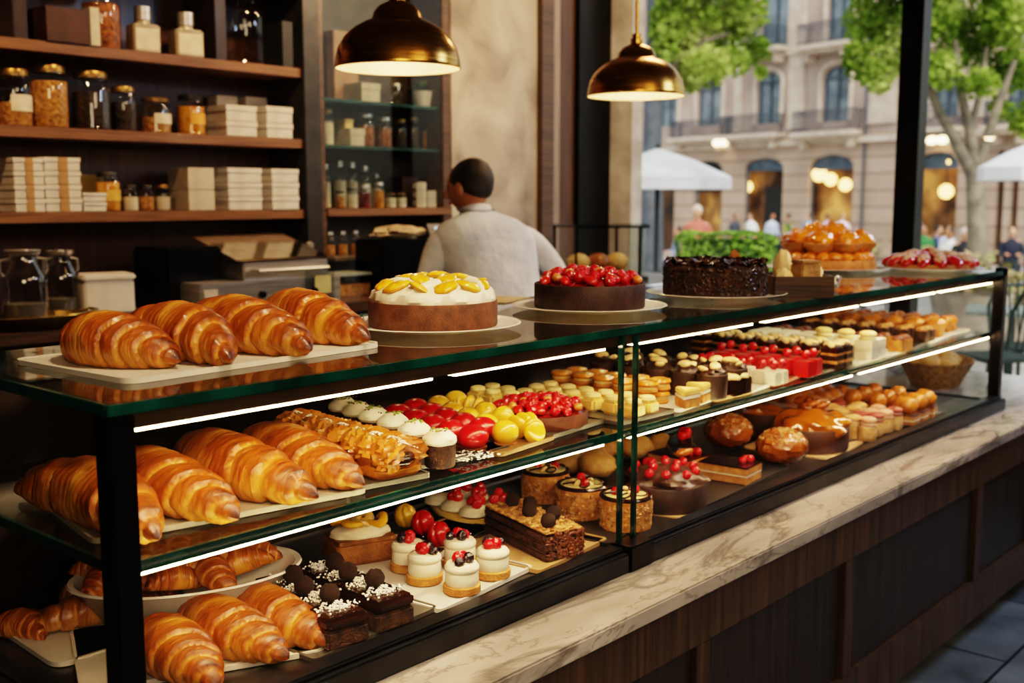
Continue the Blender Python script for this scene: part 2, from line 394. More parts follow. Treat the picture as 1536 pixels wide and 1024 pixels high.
for x0, x1, y0, y1 in ((-.006, .036, -.006, .036), (LC-.012, LC+.03, -.012, .03), (-.006, .03, DC-.03, DC+.006), (LC-.02, LC+.02, DC-.03, DC+.006)):
    cpart(MB().box(x0, x1, y0, y1, ZF+.046, ZT-.019), 'corner_post', BLACKM, bevel=.003)
cpart(MB().lathe([(.0, ZT-.02), (.024, ZT-.02), (.024, ZT+.008), (.018, ZT+.012), (0, ZT+.012)], 20, Matrix.Translation((LC+.018, .01, 0))), 'post_cap', BLACKM)
top = cpart(MB().box(.004, LC-.004, .004, DC-.004, ZT-.018, ZT), 'glass_top', TOPG, smooth=False)
te = MB().box(-.006, LC+.006, -.006, .003, ZT-.018, ZT-.0005).box(-.006, .003, .003, DC+.004, ZT-.018, ZT-.0005).box(LC-.003, LC+.006, .003, DC+.004, ZT-.018, ZT-.0005).box(.003, LC-.003, DC-.003, DC+.004, ZT-.018, ZT-.0005)
cpart(te, 'glass_edge', EDGE, top, bevel=.0015)
XM = 1.262
for a, b in ((.036, XM-.026), (XM+.03, LC-.012)):
    p = cpart(MB().box(a, b, .006, .012, ZF+.05, ZT-.02), 'front_pane', PANE, smooth=False)
for x in (XM-.026, XM+.03):
    cpart(MB().box(x-.004, x+.004, .002, .014, ZF+.05, ZT-.02), 'pane_edge', EDGE, smooth=False)
cpart(MB().box(XM-.045, XM+.05, -.04, .024, ZF+.001, ZF+.06), 'pane_clamp', BLACKM, bevel=.004)
cpart(MB().box(.006, .012, .036, DC-.03, ZF+.05, ZT-.02), 'side_pane', PANE, smooth=False)
cpart(MB().box(LC-.006, LC, .03, DC-.03, ZF+.05, ZT-.02), 'side_pane', PANE, smooth=False)
sh = cpart(MB().box(.022, LC-.02, .034, DC-.03, ZS-.016, ZS), 'glass_shelf', SHG, smooth=False)
cpart(MB().box(.02, LC-.018, .026, .034, ZS-.018, ZS+.0005).box(.014, .022, .034, DC-.03, ZS-.016, ZS+.0005), 'shelf_edge', EDGE, sh, smooth=False)
BRONZE = M('bronze_mirror_panel', '#14100d', '#1f1813', rough=.13, spec=.6)
for i in range(4):
    x0 = .03+i*(LC-.06)/4; x1 = x0+(LC-.06)/4
    cpart(MB().box(x0+.004, x1-.004, DC-.014-(i % 2)*.012, DC-.006-(i % 2)*.012, ZF+.04, ZT-.02), 'sliding_door', BRONZE, smooth=False)
STRIP = EM('warm_led', '#ffd09c', 34)
HOUS = M('light_housing', '#4a3a2c', '#5b4836', rough=.35, metal=.4)
segs = [(.045, .66), (.72, 1.20), (1.31, 1.86), (1.93, 2.52), (2.58, 3.16), (3.22, 3.76)]
cpart(MB().box(.036, LC-.015, .018, .060, ZT-.045, ZT-.019), 'light_channel', HOUS, bevel=.002)
for a, b in segs:
    cpart(MB().box(a, b, .026, .050, ZT-.051, ZT-.045), 'light_strip', STRIP, smooth=False)
STRIP2 = EM('warm_led_under_shelf', '#ffd2a0', 52)
for a, b in ((.05, 1.20), (1.30, 2.50), (2.56, 3.76)):
    cpart(MB().box(a, b, .027, .040, ZS-.0222, ZS-.0186), 'light_strip', STRIP2, smooth=False)
# ================================================================ PENDANTS
def pendant():
    r = E('pendant_lamp')
    pr = [(.2, 0), (.202, .004), (.2, .012), (.1985, .03), (.19, .065), (.17, .098), (.14, .126), (.105, .146), (.084, .153), (.080, .158), (.074, .178), (.058, .196), (.036, .207), (.026, .212), (.026, .232), (.019, .236), (.019, .252), (0, .254)]
    MB().lathe(pr, 56, cap=False).obj('lamp_shade', BRASS, r, ang=50)
    ins = [(.198, .002), (.195, .03), (.186, .062), (.166, .094), (.136, .122), (.1, .141), (.0, .15)]
    MB().lathe(ins, 48, cap=False).obj('shade_lining', M('cream_enamel', '#f0dcb6', '#f6e6c6', rough=.4), r)
    MB().lathe([(.008, .25), (.008, 1.33)], 10).obj('hanging_rod', BRASS, r)
    MB().lathe([(0, 1.335), (.055, 1.335), (.06, 1.31), (.02, 1.29), (0, 1.29)], 24).obj('ceiling_rose', BRASS, r)
    MB().blob((0, 0, .06), .035, 16, 10).lathe([(.014, .085), (.016, .14)], 12).obj('light_bulb', EM('warm_bulb', '#ffdca8', 9), r)
    return r
PK = Kind(pendant)
p1 = atD(597, 104, 3.52); p2 = atD(954, 145, 4.54)
PK.put(p1, 'large brushed brass dome pendant lamp hanging before the glass-doored cabinet', 'pendant lamp', 'brass pendant lamps')
PK.put(p2, 'brass dome pendant lamp hanging in front of the window and stone pillar', 'pendant lamp', 'brass pendant lamps')
for p in (p1, p2):
    lamp('POINT', 'pendant_bulb_light', (p.x, p.y, p.z+.02), 6, '#ffd49c', .04)
# ================================================================ PASTRY MATERIALS
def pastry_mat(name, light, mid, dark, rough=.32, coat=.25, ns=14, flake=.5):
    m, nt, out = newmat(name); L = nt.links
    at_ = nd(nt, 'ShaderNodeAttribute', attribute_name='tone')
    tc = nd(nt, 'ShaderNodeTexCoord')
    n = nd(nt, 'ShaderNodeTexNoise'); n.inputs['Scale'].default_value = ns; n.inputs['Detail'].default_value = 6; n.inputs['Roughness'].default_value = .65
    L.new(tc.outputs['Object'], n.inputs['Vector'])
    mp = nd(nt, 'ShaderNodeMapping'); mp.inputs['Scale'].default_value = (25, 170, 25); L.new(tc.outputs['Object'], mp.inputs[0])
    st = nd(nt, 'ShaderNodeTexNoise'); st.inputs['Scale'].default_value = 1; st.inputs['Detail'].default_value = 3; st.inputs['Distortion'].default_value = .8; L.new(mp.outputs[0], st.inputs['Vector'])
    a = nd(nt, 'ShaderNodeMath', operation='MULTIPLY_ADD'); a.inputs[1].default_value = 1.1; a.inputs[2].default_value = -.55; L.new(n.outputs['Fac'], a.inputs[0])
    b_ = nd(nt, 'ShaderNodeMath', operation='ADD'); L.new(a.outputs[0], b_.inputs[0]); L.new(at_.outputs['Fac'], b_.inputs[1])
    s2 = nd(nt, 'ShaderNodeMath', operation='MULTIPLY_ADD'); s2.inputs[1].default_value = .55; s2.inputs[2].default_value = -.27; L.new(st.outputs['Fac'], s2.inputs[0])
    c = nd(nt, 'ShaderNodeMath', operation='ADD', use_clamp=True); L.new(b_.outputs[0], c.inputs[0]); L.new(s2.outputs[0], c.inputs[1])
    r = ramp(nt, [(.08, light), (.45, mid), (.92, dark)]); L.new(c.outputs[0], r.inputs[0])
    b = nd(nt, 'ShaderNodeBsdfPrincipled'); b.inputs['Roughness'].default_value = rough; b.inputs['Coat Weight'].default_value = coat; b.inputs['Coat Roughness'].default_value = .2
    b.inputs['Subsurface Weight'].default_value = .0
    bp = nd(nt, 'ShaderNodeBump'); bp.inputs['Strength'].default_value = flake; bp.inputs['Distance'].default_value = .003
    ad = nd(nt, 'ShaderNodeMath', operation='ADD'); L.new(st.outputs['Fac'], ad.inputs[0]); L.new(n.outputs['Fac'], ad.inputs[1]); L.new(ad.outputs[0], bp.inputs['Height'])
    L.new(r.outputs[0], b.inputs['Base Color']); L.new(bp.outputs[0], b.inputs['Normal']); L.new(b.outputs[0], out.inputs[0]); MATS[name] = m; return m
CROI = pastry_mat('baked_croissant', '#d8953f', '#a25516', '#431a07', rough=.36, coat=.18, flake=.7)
BUNM = pastry_mat('glazed_bun', '#d08a3c', '#9a5220', '#542608', rough=.2, coat=.6)
TWIST = pastry_mat('pale_baked_twist', '#d6a05a', '#a9682a', '#613012')
SCONE = pastry_mat('pale_scone_crust', '#f0d49a', '#d9ab62', '#a5662a', rough=.6, coat=0, flake=.3)
PUFF = pastry_mat('choux_crust', '#dd9e4c', '#bd7426', '#7a3d10', rough=.35, coat=.3, flake=.25)
CRUST = M('chocolate_tart_crust', '#4b2716', '#6d3b20', rough=.65, ns=30, bump=.4, bs=220, dist=.003)
CRUSTB = M('brown_tart_crust', '#56321b', '#75482a', rough=.7, ns=40, bump=.5, bs=260, dist=.003)
CRUSTD = M('dark_tart_crust', '#2c1b14', '#432b21', rough=.6, ns=30, bump=.4, bs=220, dist=.003)
CRUSTG = M('golden_tart_crust', '#a8662a', '#c98a44', rough=.6, ns=30, bump=.4, bs=150, dist=.003)
CREAM = M('whipped_cream', '#efe2c4', '#f8f0dc', rough=.45, ns=9, bump=.12, bs=30, sss=.15)
CREAMY = M('pale_yellow_cream', '#eccf84', '#f5e2aa', rough=.45, ns=9, bump=.1, bs=40, sss=.15)
LEMON = M('candied_lemon', '#e9a410', '#f5c23a', rough=.2, coat=.5, ns=20, sss=.2)
BERRY = M('raspberry_flesh', '#a3060f', '#d81a20', rough=.25, coat=.5, ns=25, sss=.15)
STRAW = M('glazed_strawberry', '#b00c10', '#dd3022', rough=.15, coat=.8, ns=12, sss=.1)
BLACKB = M('blackberry_flesh', '#150a12', '#2b1320', rough=.25, coat=.5, ns=30)
CHOC = M('dark_chocolate', '#20100a', '#38200f', rough=.4, ns=14, bump=.25, bs=60, coat=.1, dist=.004)
CHOCG = M('chocolate_ganache', '#22120c', '#33190f', rough=.16, coat=.4, ns=6, bump=.15, bs=14)
CHOCM = M('milk_chocolate', '#5a3018', '#7c4423', rough=.45, ns=14, bump=.3, bs=70, dist=.004)
CRUMB = M('chocolate_crumb', '#2a180f', '#553622', rough=.85, ns=45, bump=1.0, bs=160, dist=.006)
SPONGE = M('golden_sponge', '#a86a2c', '#cf9450', rough=.85, ns=40, bump=.8, bs=190, dist=.004)
NUT = M('toasted_chopped_nut', '#8a5426', '#d8a868', rough=.6, ns=60, bump=.5, bs=150)
ALM = M('pale_almond', '#e0b978', '#f3dcae', rough=.4, ns=20)
SUGAR = M('sugar_grain', '#efe6d6', '#ffffff', rough=.6)
CARA = M('glossy_caramel', '#9a4f10', '#c77a20', rough=.1, coat=.9, ns=5, bump=.2, bs=10)
REDG = M('red_mirror_glaze', '#b50d14', '#d41f22', rough=.28, coat=.35, ns=8, sss=.1)
YELG = M('yellow_mirror_glaze', '#edb020', '#f8cf48', rough=.25, coat=.6, ns=8, sss=.1)
CHEESE = M('baked_cheesecake', '#efc060', '#f8e2a0', rough=.5, ns=14, sss=.2, bump=.1)
WHITEC = M('white_mousse', '#ebe0c4', '#f7f0dc', rough=.5, ns=10, sss=.2)
GREENS = M('pistachio_crumb', '#5d7a2a', '#93a83c', rough=.6)
ORAN = M('glazed_apricot', '#c9640c', '#ee9a22', rough=.15, coat=.8, ns=12, sss=.2)
MACR = M('rose_macaron_shell', '#8a3a34', '#a8524a', rough=.55, ns=20, bump=.2, bs=120)
MACT = M('tan_macaron_shell', '#d8a060', '#e9bd84', rough=.55, ns=20, bump=.2, bs=120)
MACP = M('pink_macaron_shell', '#c78a70', '#dca88c', rough=.55, ns=20, bump=.2, bs=120)
BISC = M('ridged_biscuit', '#b98a50', '#dcb67c', rough=.7, stretch=(1, 1, 1), ns=60, bump=.6, bs=120)
TRAYG = M('grey_steel_tray', '#5d5a54', '#77736b', rough=.35, metal=.5, ns=10)
TRAYD = M('slate_tray', '#232120', '#33302d', rough=.4, ns=10)
TRAYW = M('cream_ceramic_tray', '#cfc7b8', '#ded7ca', rough=.3)
TRAYB = M('beige_stoneware_tray', '#8f8676', '#a19887', rough=.35)
TRAYT = M('tan_card_tray', '#a58258', '#bb9868', rough=.55)
KRAFT = M('kraft_cake_board', '#c09a68', '#d2ae7c', rough=.7)
GOLDT = M('bronze_tray', '#7a5f3c', '#94754a', rough=.35, metal=.5)
# ================================================================ SHARED MESHES
MC = {}
def cached(k, fn):
    if k not in MC: MC[k] = fn()
    return MC[k]
def berry_mesh(mat=None, nm='raspberry'):
    def mk():
        pts = [Vector((math.sqrt(1-z*z)*math.cos(2.4*i), math.sqrt(1-z*z)*math.sin(2.4*i), z)) for i in range(44) for z in [1-2*(i+.5)/44]]
        def fn(d, th, ph):
            m = max(d.dot(p) for p in pts); a = math.acos(min(1, m)); return .84+.18*max(0, 1-(a/.30)**2)
        return MB().blob((0, 0, .88), (1, 1, 1.02), 30, 18, fn=fn).mesh(nm, mat or BERRY)
    return cached(nm, mk)
def berry(parent, x, y, z, r, k=0, mat=None, nm='raspberry'):
    return O(nm, berry_mesh(mat, nm), parent, (x, y, z), (.5*math.sin(k*2.1), .5*math.cos(k*1.3), k), r)
def truffle(parent, x, y, z, r):
    me = cached('truffle', lambda: MB().blob((0, 0, .95), 1, 22, 14, nz=.14, fr=5).mesh('truffle', CRUMB))
    return O('truffle', me, parent, (x, y, z), (0, 0, x*90), r)
def scatter(mb, n, fn, size, flat=.6, rnd=RN):
    for i in range(n):
        p, up = fn(i); s = size*(.6+.8*rnd.random())
        T = Matrix.Translation(p) @ up.to_track_quat('Z', 'Y').to_matrix().to_4x4() @ Matrix.Rotation(rnd.random()*6.3, 4, 'Z') @ Matrix.Rotation(rnd.uniform(-.6, .6), 4, 'X')
        k = [rnd.uniform(.7, 1.2) for _ in range(3)]
        v = [(k[0]*s, 0, 0), (-k[0]*s, 0, 0), (0, k[1]*s*.8, 0), (0, -k[1]*s*.8, 0), (0, 0, s*flat*k[2]), (0, 0, -s*flat)]
        mb.add(v, [(0, 2, 4), (2, 1, 4), (1, 3, 4), (3, 0, 4), (2, 0, 5), (1, 2, 5), (3, 1, 5), (0, 3, 5)], T)
    return mb
# ---------------------------------------------------------------- croissant (axis along y, base z = 0)
def croissant_mesh(L=.42, Rm=.057, bend=.03, seed=0, nb=9, name='croissant', mat=None, skew=.05):
    rr = random.Random(seed); N, S = 150, 48
    edges = [0, .085, .20, .335, .66, .79, .89, 1.0] if nb == 7 else [0, .06, .14, .235, .345, .64, .755, .855, .935, 1.0]
    edges = [e+rr.uniform(-.012, .012) if 0 < i < len(edges)-1 else e for i, e in enumerate(edges)]
    mid = .5+rr.uniform(-.03, .03)
    def env(t):
        u = abs(t-mid)/(mid if t < mid else 1-mid); u = min(1, u)
        return (1-u**2.0)**.72*.84+.16*(1-u**3)
    amp = [rr.uniform(.85, 1.15) for _ in edges]
    tw = [rr.uniform(-.5, .5) for _ in edges]
    v = []; f = []; at_ = []
    for i in range(N+1):
        t0 = i/N
        for k in range(S):
            th = 2*PI*k/S
            ca, sa = math.cos(th), math.sin(th)
            wob = noise.noise(Vector((ca*1.2, sa*1.2, t0*5+seed*3)))
            t = t0+skew*ca*(4*t0*(1-t0))*.8+.02*wob*(4*t0*(1-t0)); t = min(.9999, max(0, t))
            b = max(j for j in range(len(edges)-1) if edges[j] <= t)
            e0, e1 = edges[b], edges[b+1]
            s = (t-e0)/(e1-e0)
            if e0 < mid < e1:
                s2 = abs(t-(e0+e1)/2)/((e1-e0)/2); inner = (e0+e1)/2; prof = 1.0-.02*s2**3; lip = s2
            else:
                if t < mid: s = 1-s          # s: 0 at the inner (fat) side, 1 at the outer side
                prof = .86+.155*math.sin(PI/2*min(1, s/.6))-.02*s; lip = s
            ec = env((e0+e1)/2)
            r = Rm*(.62*env(t)+.38*ec)*prof*(1+.03*(amp[b]-1))
            stri = math.sin((t*1.0+.03*math.sin(th+tw[b]*4))*2*PI*30+5*wob+2*amp[b])
            r *= 1+.008*stri+.012*noise.noise(Vector((ca*2, sa*2, t*70+seed)))+.05*noise.noise(Vector((ca*1.7, sa*1.7, t0*9+seed*7)))+.02*noise.noise(Vector((ca*5, sa*5, t0*24+seed)))
            tipk = min(1, min(t0, 1-t0)/.03); r *= (.25+.75*tipk**.5)
            x = r*ca*1.08; z = r*sa
            yy = (t0-.5)*L; xx = x+bend*(4*(t0-.5)**2-.3)
            z = z+Rm*.72*(.35+.65*env(t0))
            z = max(z, .0008*abs(wob)) if z < .004 else z
            v.append((xx, yy, z))
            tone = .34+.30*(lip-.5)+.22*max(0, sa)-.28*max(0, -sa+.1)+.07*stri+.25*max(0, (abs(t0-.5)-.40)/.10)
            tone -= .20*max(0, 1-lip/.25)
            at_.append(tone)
    for i in range(N):
        for k in range(S):
            k2 = (k+1) % S; f.append((i*S+k, i*S+k2, (i+1)*S+k2, (i+1)*S+k))
    f.append(tuple(range(S))); f.append(tuple(N*S+k for k in range(S))[::-1])
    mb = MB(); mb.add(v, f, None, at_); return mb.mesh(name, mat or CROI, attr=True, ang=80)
def croissant(px, py, z, L, label, group, var=0, rz=.2, sc=1, dy=0, name='croissant', cat='croissant', q=None):
    me = cached(f'cr{var}', lambda: croissant_mesh(seed=var, bend=(.035, -.03, .02, .04)[var % 4], nb=(9, 7)[var % 2], skew=(.05, -.06, .07, -.04)[var % 4]))
    p = q or at(px, py, z)
    o = O(name, me, None, (p[0], p[1], z), (0, 0, rz), sc)
    o.scale = (sc*1.0, sc*L/.42, sc)
    return tag(o, label, cat, group)
# ---------------------------------------------------------------- trays and plates
def tray(A, B, depth, z, label, mat, name='serving_tray', cat='tray', th=.006, rim=.003, r=.012, ext=0, group=None):
    a, b = at(*A, z), at(*B, z)
    if z < 1.3:
        sh = max(0, .045-min(a.y, b.y)); a.y += sh; b.y += sh
        depth = min(depth, .618-max(a.y, b.y)); sh = max(0, .03-a.x); a.x += sh
    d = b-a; ln = d.length; rz = math.atan2(d.y, d.x)
    mb = MB().prism(rrect(-ext, ln+ext, 0, depth, min(r, depth*.3)), 0, th)
    # raised lip
    out = rrect(-ext, ln+ext, 0, depth, min(r, depth*.3)); inn = rrect(-ext+.006, ln+ext-.006, .006, depth-.006, min(r, depth*.3)*.7)
    n = len(out); v = [(x, y, th) for x, y in out]+[(x, y, th+rim) for x, y in out]+[(x, y, th+rim) for x, y in inn]+[(x, y, th+.0003) for x, y in inn]
    f = []
    for i in range(n):
        j = (i+1) % n
        f += [(i, j, n+j, n+i), (n+i, n+j, 2*n+j, 2*n+i), (2*n+i, 2*n+j, 3*n+j, 3*n+i)]
    mb.add(v, f)
    o = mb.obj(name, mat, None, (a.x, a.y, z+.0006), (0, 0, rz))
    return tag(o, label, cat, group)
def plate(c, R, z, label, mat=None, h=.016, foot=True):
    pr = [(0, .0), (R*.60, 0), (R*.66, .003), (R*.97, h*.75), (R, h*.9), (R*.985, h), (R*.95, h*.8), (R*.88, .0078), (0, .008)]
    o = MB().lathe(pr, 64).obj('cake_plate', mat or WHITE, None, (c[0], c[1], z+.0006), ang=60)
    return tag(o, label, 'plate')
# ---------------------------------------------------------------- round tart shell with a wall
def shell(parent, R, H, mat, floor=.7, lip=.006, name='tart_shell', seg=64, flare=1.0, crimp=0):
    wob = (lambda a, j, r, z: 1+crimp*math.cos(a*26)) if crimp else None
    pr = [(0, 0), (R*.985/flare, 0), (R/flare, .004), (R, H-.003), (R-.002, H), (R-lip, H), (R-lip-.001, H*floor), (0, H*floor)]
    return MB().lathe(pr, seg, wob=wob).obj(name, mat, parent, ang=50)
# ================================================================ ON THE GLASS TOP
Z0 = ZT
tray((200, 577), (572, 521), .36, Z0, 'long white ceramic platter holding four croissants on the glass top', TRAYW, name='serving_platter', cat='platter', r=.03, ext=.008)
zt = Z0+.0075
GT = 'croissants on the white platter on top of the case'
for k, (x0, y0, x1, y1, var, w, lab) in enumerate((
    (90, 533, 258, 556, 0, .92, 'plump glazed croissant at the outer end of the white platter, left of the others'),
    (185, 520, 360, 549, 1, 1.0, 'long croissant second from the outer end of the white platter'),
    (282, 508, 452, 537, 2, 1.02, 'croissant third along the white platter on top, second from the cake end'),
    (395, 490, 532, 521, 3, 1.0, 'croissant at the cake end of the white platter beside the fork'))):
    a, b = at(x0, y0, zt), at(x1, y1, zt)
    if (a-b).length > .42: a = b+(a-b).normalized()*.42
    m = (a+b)/2; d = a-b
    croissant(0, 0, zt, d.length*1.04, lab, GT, var, rz=math.atan2(d.y, d.x)-PI/2, sc=w, q=m)
# fork
fk = E('pastry_fork', 'silver pastry fork lying on the white platter beside the lemon cake', 'fork')
c = at(536, 497, zt); fk.location = (c.x, c.y, zt+.012); fk.rotation_euler = (0, -.12, .9)
MB().tube([(-.02, 0, .006), (-.05, 0, .012), (-.12, 0, .004)], [.004, .003, .006], 8, flat=.4).obj('handle', STEEL, fk)
for k in range(4): MB().tube([(-.02, 0, .006), (0, (k-1.5)*.009, .004), (.045, (k-1.5)*.010, .012)], [.004, .003, .0016], 6).obj('tine', STEEL, fk)
def lemon_cake():
    c = base(645, 497, Z0+.012, .147); pc = base(650, 509, Z0, .19)
    plate(pc, .195, Z0, 'round white plate under the lemon cream tart')
    r = E('lemon_cream_tart', 'brown-crusted tart heaped with cream and lemon slices on the glass top', 'tart', (pc.x, pc.y, Z0+.0088))
    R = .143; shell(r, R, .056, CRUSTB, .85)
    pr = [(0, .05)]+[(R*.955, .05), (R*.975, .062), (R*.93, .076), (R*.78, .088), (R*.5, .096), (R*.2, .099), (0, .099)]
    MB().lathe(pr, 96, wob=lambda a, j, rr, z: 1+.018*math.sin(a*9+z*90)+.012*math.sin(a*17-z*160)).obj('whipped_cream', CREAM, r)
    cm = bpy.data.objects[r.children[1].name] if len(r.children) > 1 else None
    sw = MB()
    for k in range(9):
        a = k*2*PI/9; sw.tube([(R*(.9-.09*q)*math.cos(a+q*.14), R*(.9-.09*q)*math.sin(a+q*.14), .073+.026*min(1, q/4)+.004*math.sin(q)) for q in range(9)], [.004+.010*math.sin(PI*min(1, (q+1)/9)) for q in range(9)], 10, flat=.7)
    sw.obj('cream_swirl', CREAM, r)
    sl = cached('lslice', lambda: MB().blob((0, 0, 0), (.027, .021, .009), 22, 10, fn=lambda d, th, ph: 1+.05*math.cos(ph*6)).mesh('lemon_slice', LEMON))
    for k in range(19):
        if k == 0: q, a = 0.1, 0
        elif k < 7: q, a = .40, k*1.047+.3
        else: q, a = .76, k*.5236
        O('lemon_slice', sl, r, (R*q*math.cos(a), R*q*math.sin(a), .112-.033*q*q-.002), (.35*q*math.sin(a*3)-.1, .45*q, a+1.2*math.sin(k*3)), 1+.15*math.sin(k*5))
    return r
lemon_cake()
o = MB().box(-.09, .09, -.06, .06, 0, .003).obj('paper_menu_card', M('folded_card', '#b79a74', '#c6ab86', rough=.7), None, (at(748, 450, Z0).x, at(748, 450, Z0).y, Z0+.0006), (0, 0, .3))
o.data.transform(Matrix.Rotation(0, 4, 'X')); tag(o, 'blank tan card lying flat behind the lemon cream tart', 'card')
def berry_tart(c, R, H, label, crust, zb, br=.0145, n=46, dome=.03, cat='tart', nm='raspberry_tart', extra=True, smat=None):
    r = E(nm, label, cat, (c.x, c.y, zb)); shell(r, R, H, crust, .88)
    MB().lathe([(0, H*.8), (R*.93, H*.8), (R*.93, H*.93), (R*.6, H*.93+dome*.5), (0, H*.93+dome*.75)], 40).obj('jam_filling', M('raspberry_jam', '#5c0a0c', '#8a1512', rough=.15, coat=.6), r)
    for k in range(n):
        q = math.sqrt((k+.6)/n)*.9; a = k*2.39996
        x, y = R*q*math.cos(a), R*q*math.sin(a); z = H*.9+dome*(1-q*q)*.9
        if k % 5 == 3:
            me = cached('sberry', lambda: MB().blob((0, 0, .6), (1.25, .85, .7), 20, 12, nz=.08, fr=4).mesh('strawberry_half', STRAW)); O('strawberry_half', me, r, (x, y, z), (.3*math.sin(k), .3, k*1.1), br*1.1)
        elif extra and k % 7 == 2:
            me = cached('cberry', lambda: MB().blob((0, 0, .7), (.9, .9, .8), 16, 10, nz=.06).mesh('candied_fruit', M('candied_fruit', '#c05a20', '#e0a050', rough=.2, coat=.6))); O('candied_fruit', me, r, (x, y, z), (0, 0, k), br)
        else: berry(r, x, y, z, br*(1+.12*math.sin(k*3.3)), k)
    return r
c = base(884, 466, Z0+.012, .143); pc = base(884, 476, Z0, .185)
plate(pc, .2, Z0, 'round white plate under the raspberry tart on the glass top')
berry_tart(c, .143, .062, 'dark-crusted raspberry tart on a white plate on the glass top', CRUSTD, Z0+.0088)
c = base(1072, 447, Z0+.012, .15); plate(base(1074, 454, Z0, .19), .205, Z0, 'round white plate under the flaked chocolate cake')
r = E('chocolate_flake_cake', 'round dark chocolate cake covered in chocolate flakes on a white plate', 'cake', (c.x, c.y, Z0+.0088))
R = .148
MB().lathe([(0, 0), (R*.97, 0), (R, .006), (R*1.005, .07), (R*.98, .085), (R*.9, .09), (0, .09)], 72, wob=lambda a, j, rr, z: 1+.012*noise.noise(Vector((math.cos(a)*9, math.sin(a)*9, z*80)))).obj('cake_body', CRUMB, r)
def fl_side(i):
    a = RN.random()*2*PI; return Vector((R*1.0*math.cos(a), R*1.0*math.sin(a), RN.uniform(.004, .082))), Vector((math.cos(a), math.sin(a), .2))
scatter(MB(), 900, fl_side, .0075, .35).obj('chocolate_crumb_coat', CHOC, r, smooth=False)
def fl_top(i):
    a = RN.random()*2*PI; q = math.sqrt(RN.random())*R*.97; return Vector((q*math.cos(a), q*math.sin(a), .09+RN.random()*.012)), Vector((RN.uniform(-.8, .8), RN.uniform(-.8, .8), 1))
scatter(MB(), 700, fl_top, .013, .14).obj('chocolate_flake_topping', M('glossy_flake', '#2a150c', '#4a2a18', rough=.25, ns=30), r, smooth=False)
# wooden box of petits fours
bc = base(1195, 448, Z0, .10); RB = HEAD-PI/2
bx = E('wooden_pastry_box', 'low dark wooden box beside the chocolate flake cake', 'box', (bc.x, bc.y, Z0+.0006), RB)
MB().box(-.08, .08, -.075, .075, 0, .006).obj('bottom', WALNUT, bx)
MB().box(-.086, .086, -.083, -.0755, 0, .062).obj('side', WALNUT, bx, bevel=.0015); MB().box(-.086, .086, .0755, .083, 0, .062).obj('side', WALNUT, bx, bevel=.0015)
MB().box(-.088, -.0805, -.075, .075, 0, .062).obj('side', WALNUT, bx, bevel=.0015); MB().box(.0805, .088, -.075, .075, 0, .062).obj('side', WALNUT, bx, bevel=.0015)
TB = Matrix.Translation((bc.x, bc.y, Z0+.0072)) @ Matrix.Rotation(RB, 4, 'Z')
o = MB().box(-.032, .032, -.032, .032, 0, .090).box(-.034, .034, -.034, .034, .090, .100).obj('wrapped_nougat_cube', M('nougat', '#9a7448', '#c39c66', rough=.6, ns=30, bump=.4), None, TB @ Vector((.018, -.02, 0)), (0, 0, RB+.3), bevel=.004)
tag(o, 'square tan nougat piece in the middle of the wooden box', 'nougat')
for k, (dx, dy, h, lab) in enumerate(((-.050, -.035, 1.25, 'lower pale cream puff at the cake corner of the wooden box'), (-.034, .042, 2.1, 'taller pale cream puff at the rear of the wooden box'), (.058, .038, 1.5, 'pale cream puff at the rear corner of the wooden box by the sugar dish'))):
    o = MB().blob((0, 0, .03), (.029, .029, .031), 22, 14, nz=.2, fr=2.4, flatz=0, seed=k).obj('cream_puff', SCONE, None, TB @ Vector((dx, dy, 0)), (0, 0, k), (1, 1, h)); tag(o, lab, 'cream puff', 'cream puffs in the wooden box')
w = c+VH*.19+RT*.125
o = MB().prism([(-.05, 0), (.05, 0), (.045, .03), (-.03, .130), (-.045, .12)], -.014, .014).obj('nut_wafer_wedge', SPONGE, None, (w.x, w.y, Z0+.0008), (PI/2, 0, RB), bevel=.003); tag(o, 'pale nut wafer wedge standing up behind the chocolate flake cake', 'wafer')
g = at(1250, 436, Z0); gl = E('sugar_dish', 'small glass dish of sugar cubes beside the wooden box', 'dish', (g.x+.02, g.y+.03, Z0+.0006))
MB().lathe([(0, 0), (.03, 0), (.042, .04), (.044, .042), (.041, .041), (.029, .003), (0, .003)], 28).obj('bowl', JARG, gl)
scatter(MB(), 40, lambda i: (Vector((RN.uniform(-.024, .024), RN.uniform(-.024, .024), RN.uniform(.01, .042))), Vector((0, 0, 1))), .009, .8).obj('sugar', SUGAR, gl, smooth=False)
# apricot double tart
pc = base(1240, 411, Z0, .23); plate(pc, .24, Z0, 'large white plate under the two-tier apricot tart')
r = E('apricot_tart', 'two-tier golden tart piled with glazed apricots on a white plate', 'tart', (pc.x, pc.y, Z0+.0088))
R = .185; shell(r, R, .038, CRUSTG, .8, crimp=.012)
apr = cached('apr', lambda: MB().blob((0, 0, .6), (1, .9, .75), 22, 14, nz=.22, fr=2).mesh('glazed_apricot', ORAN))
for k in range(20):
    a = k*2*PI/20; O('glazed_apricot', apr, r, (R*.82*math.cos(a), R*.82*math.sin(a), .03), (.2, .2, k*1.7), .031)
MB().lathe([(0, .03), (R*.7, .03), (R*.72, .076), (0, .076)], 48).obj('filling', M('apricot_filling', '#8a4a14', '#b06a22', rough=.4), r)
tl = cached('tartlet', lambda: MB().lathe([(0, 0), (.036, 0), (.046, .012), (.052, .026), (.048, .028), (.0, .024)], 24, wob=lambda a, j, rr, z: 1+.03*math.cos(a*10)).mesh('tartlet_shell', CRUSTG))
hump = cached('hump', lambda: MB().blob((0, 0, 0), (.046, .046, .036), 22, 12, nz=.3, fr=2.2).mesh('apricot_half', ORAN))
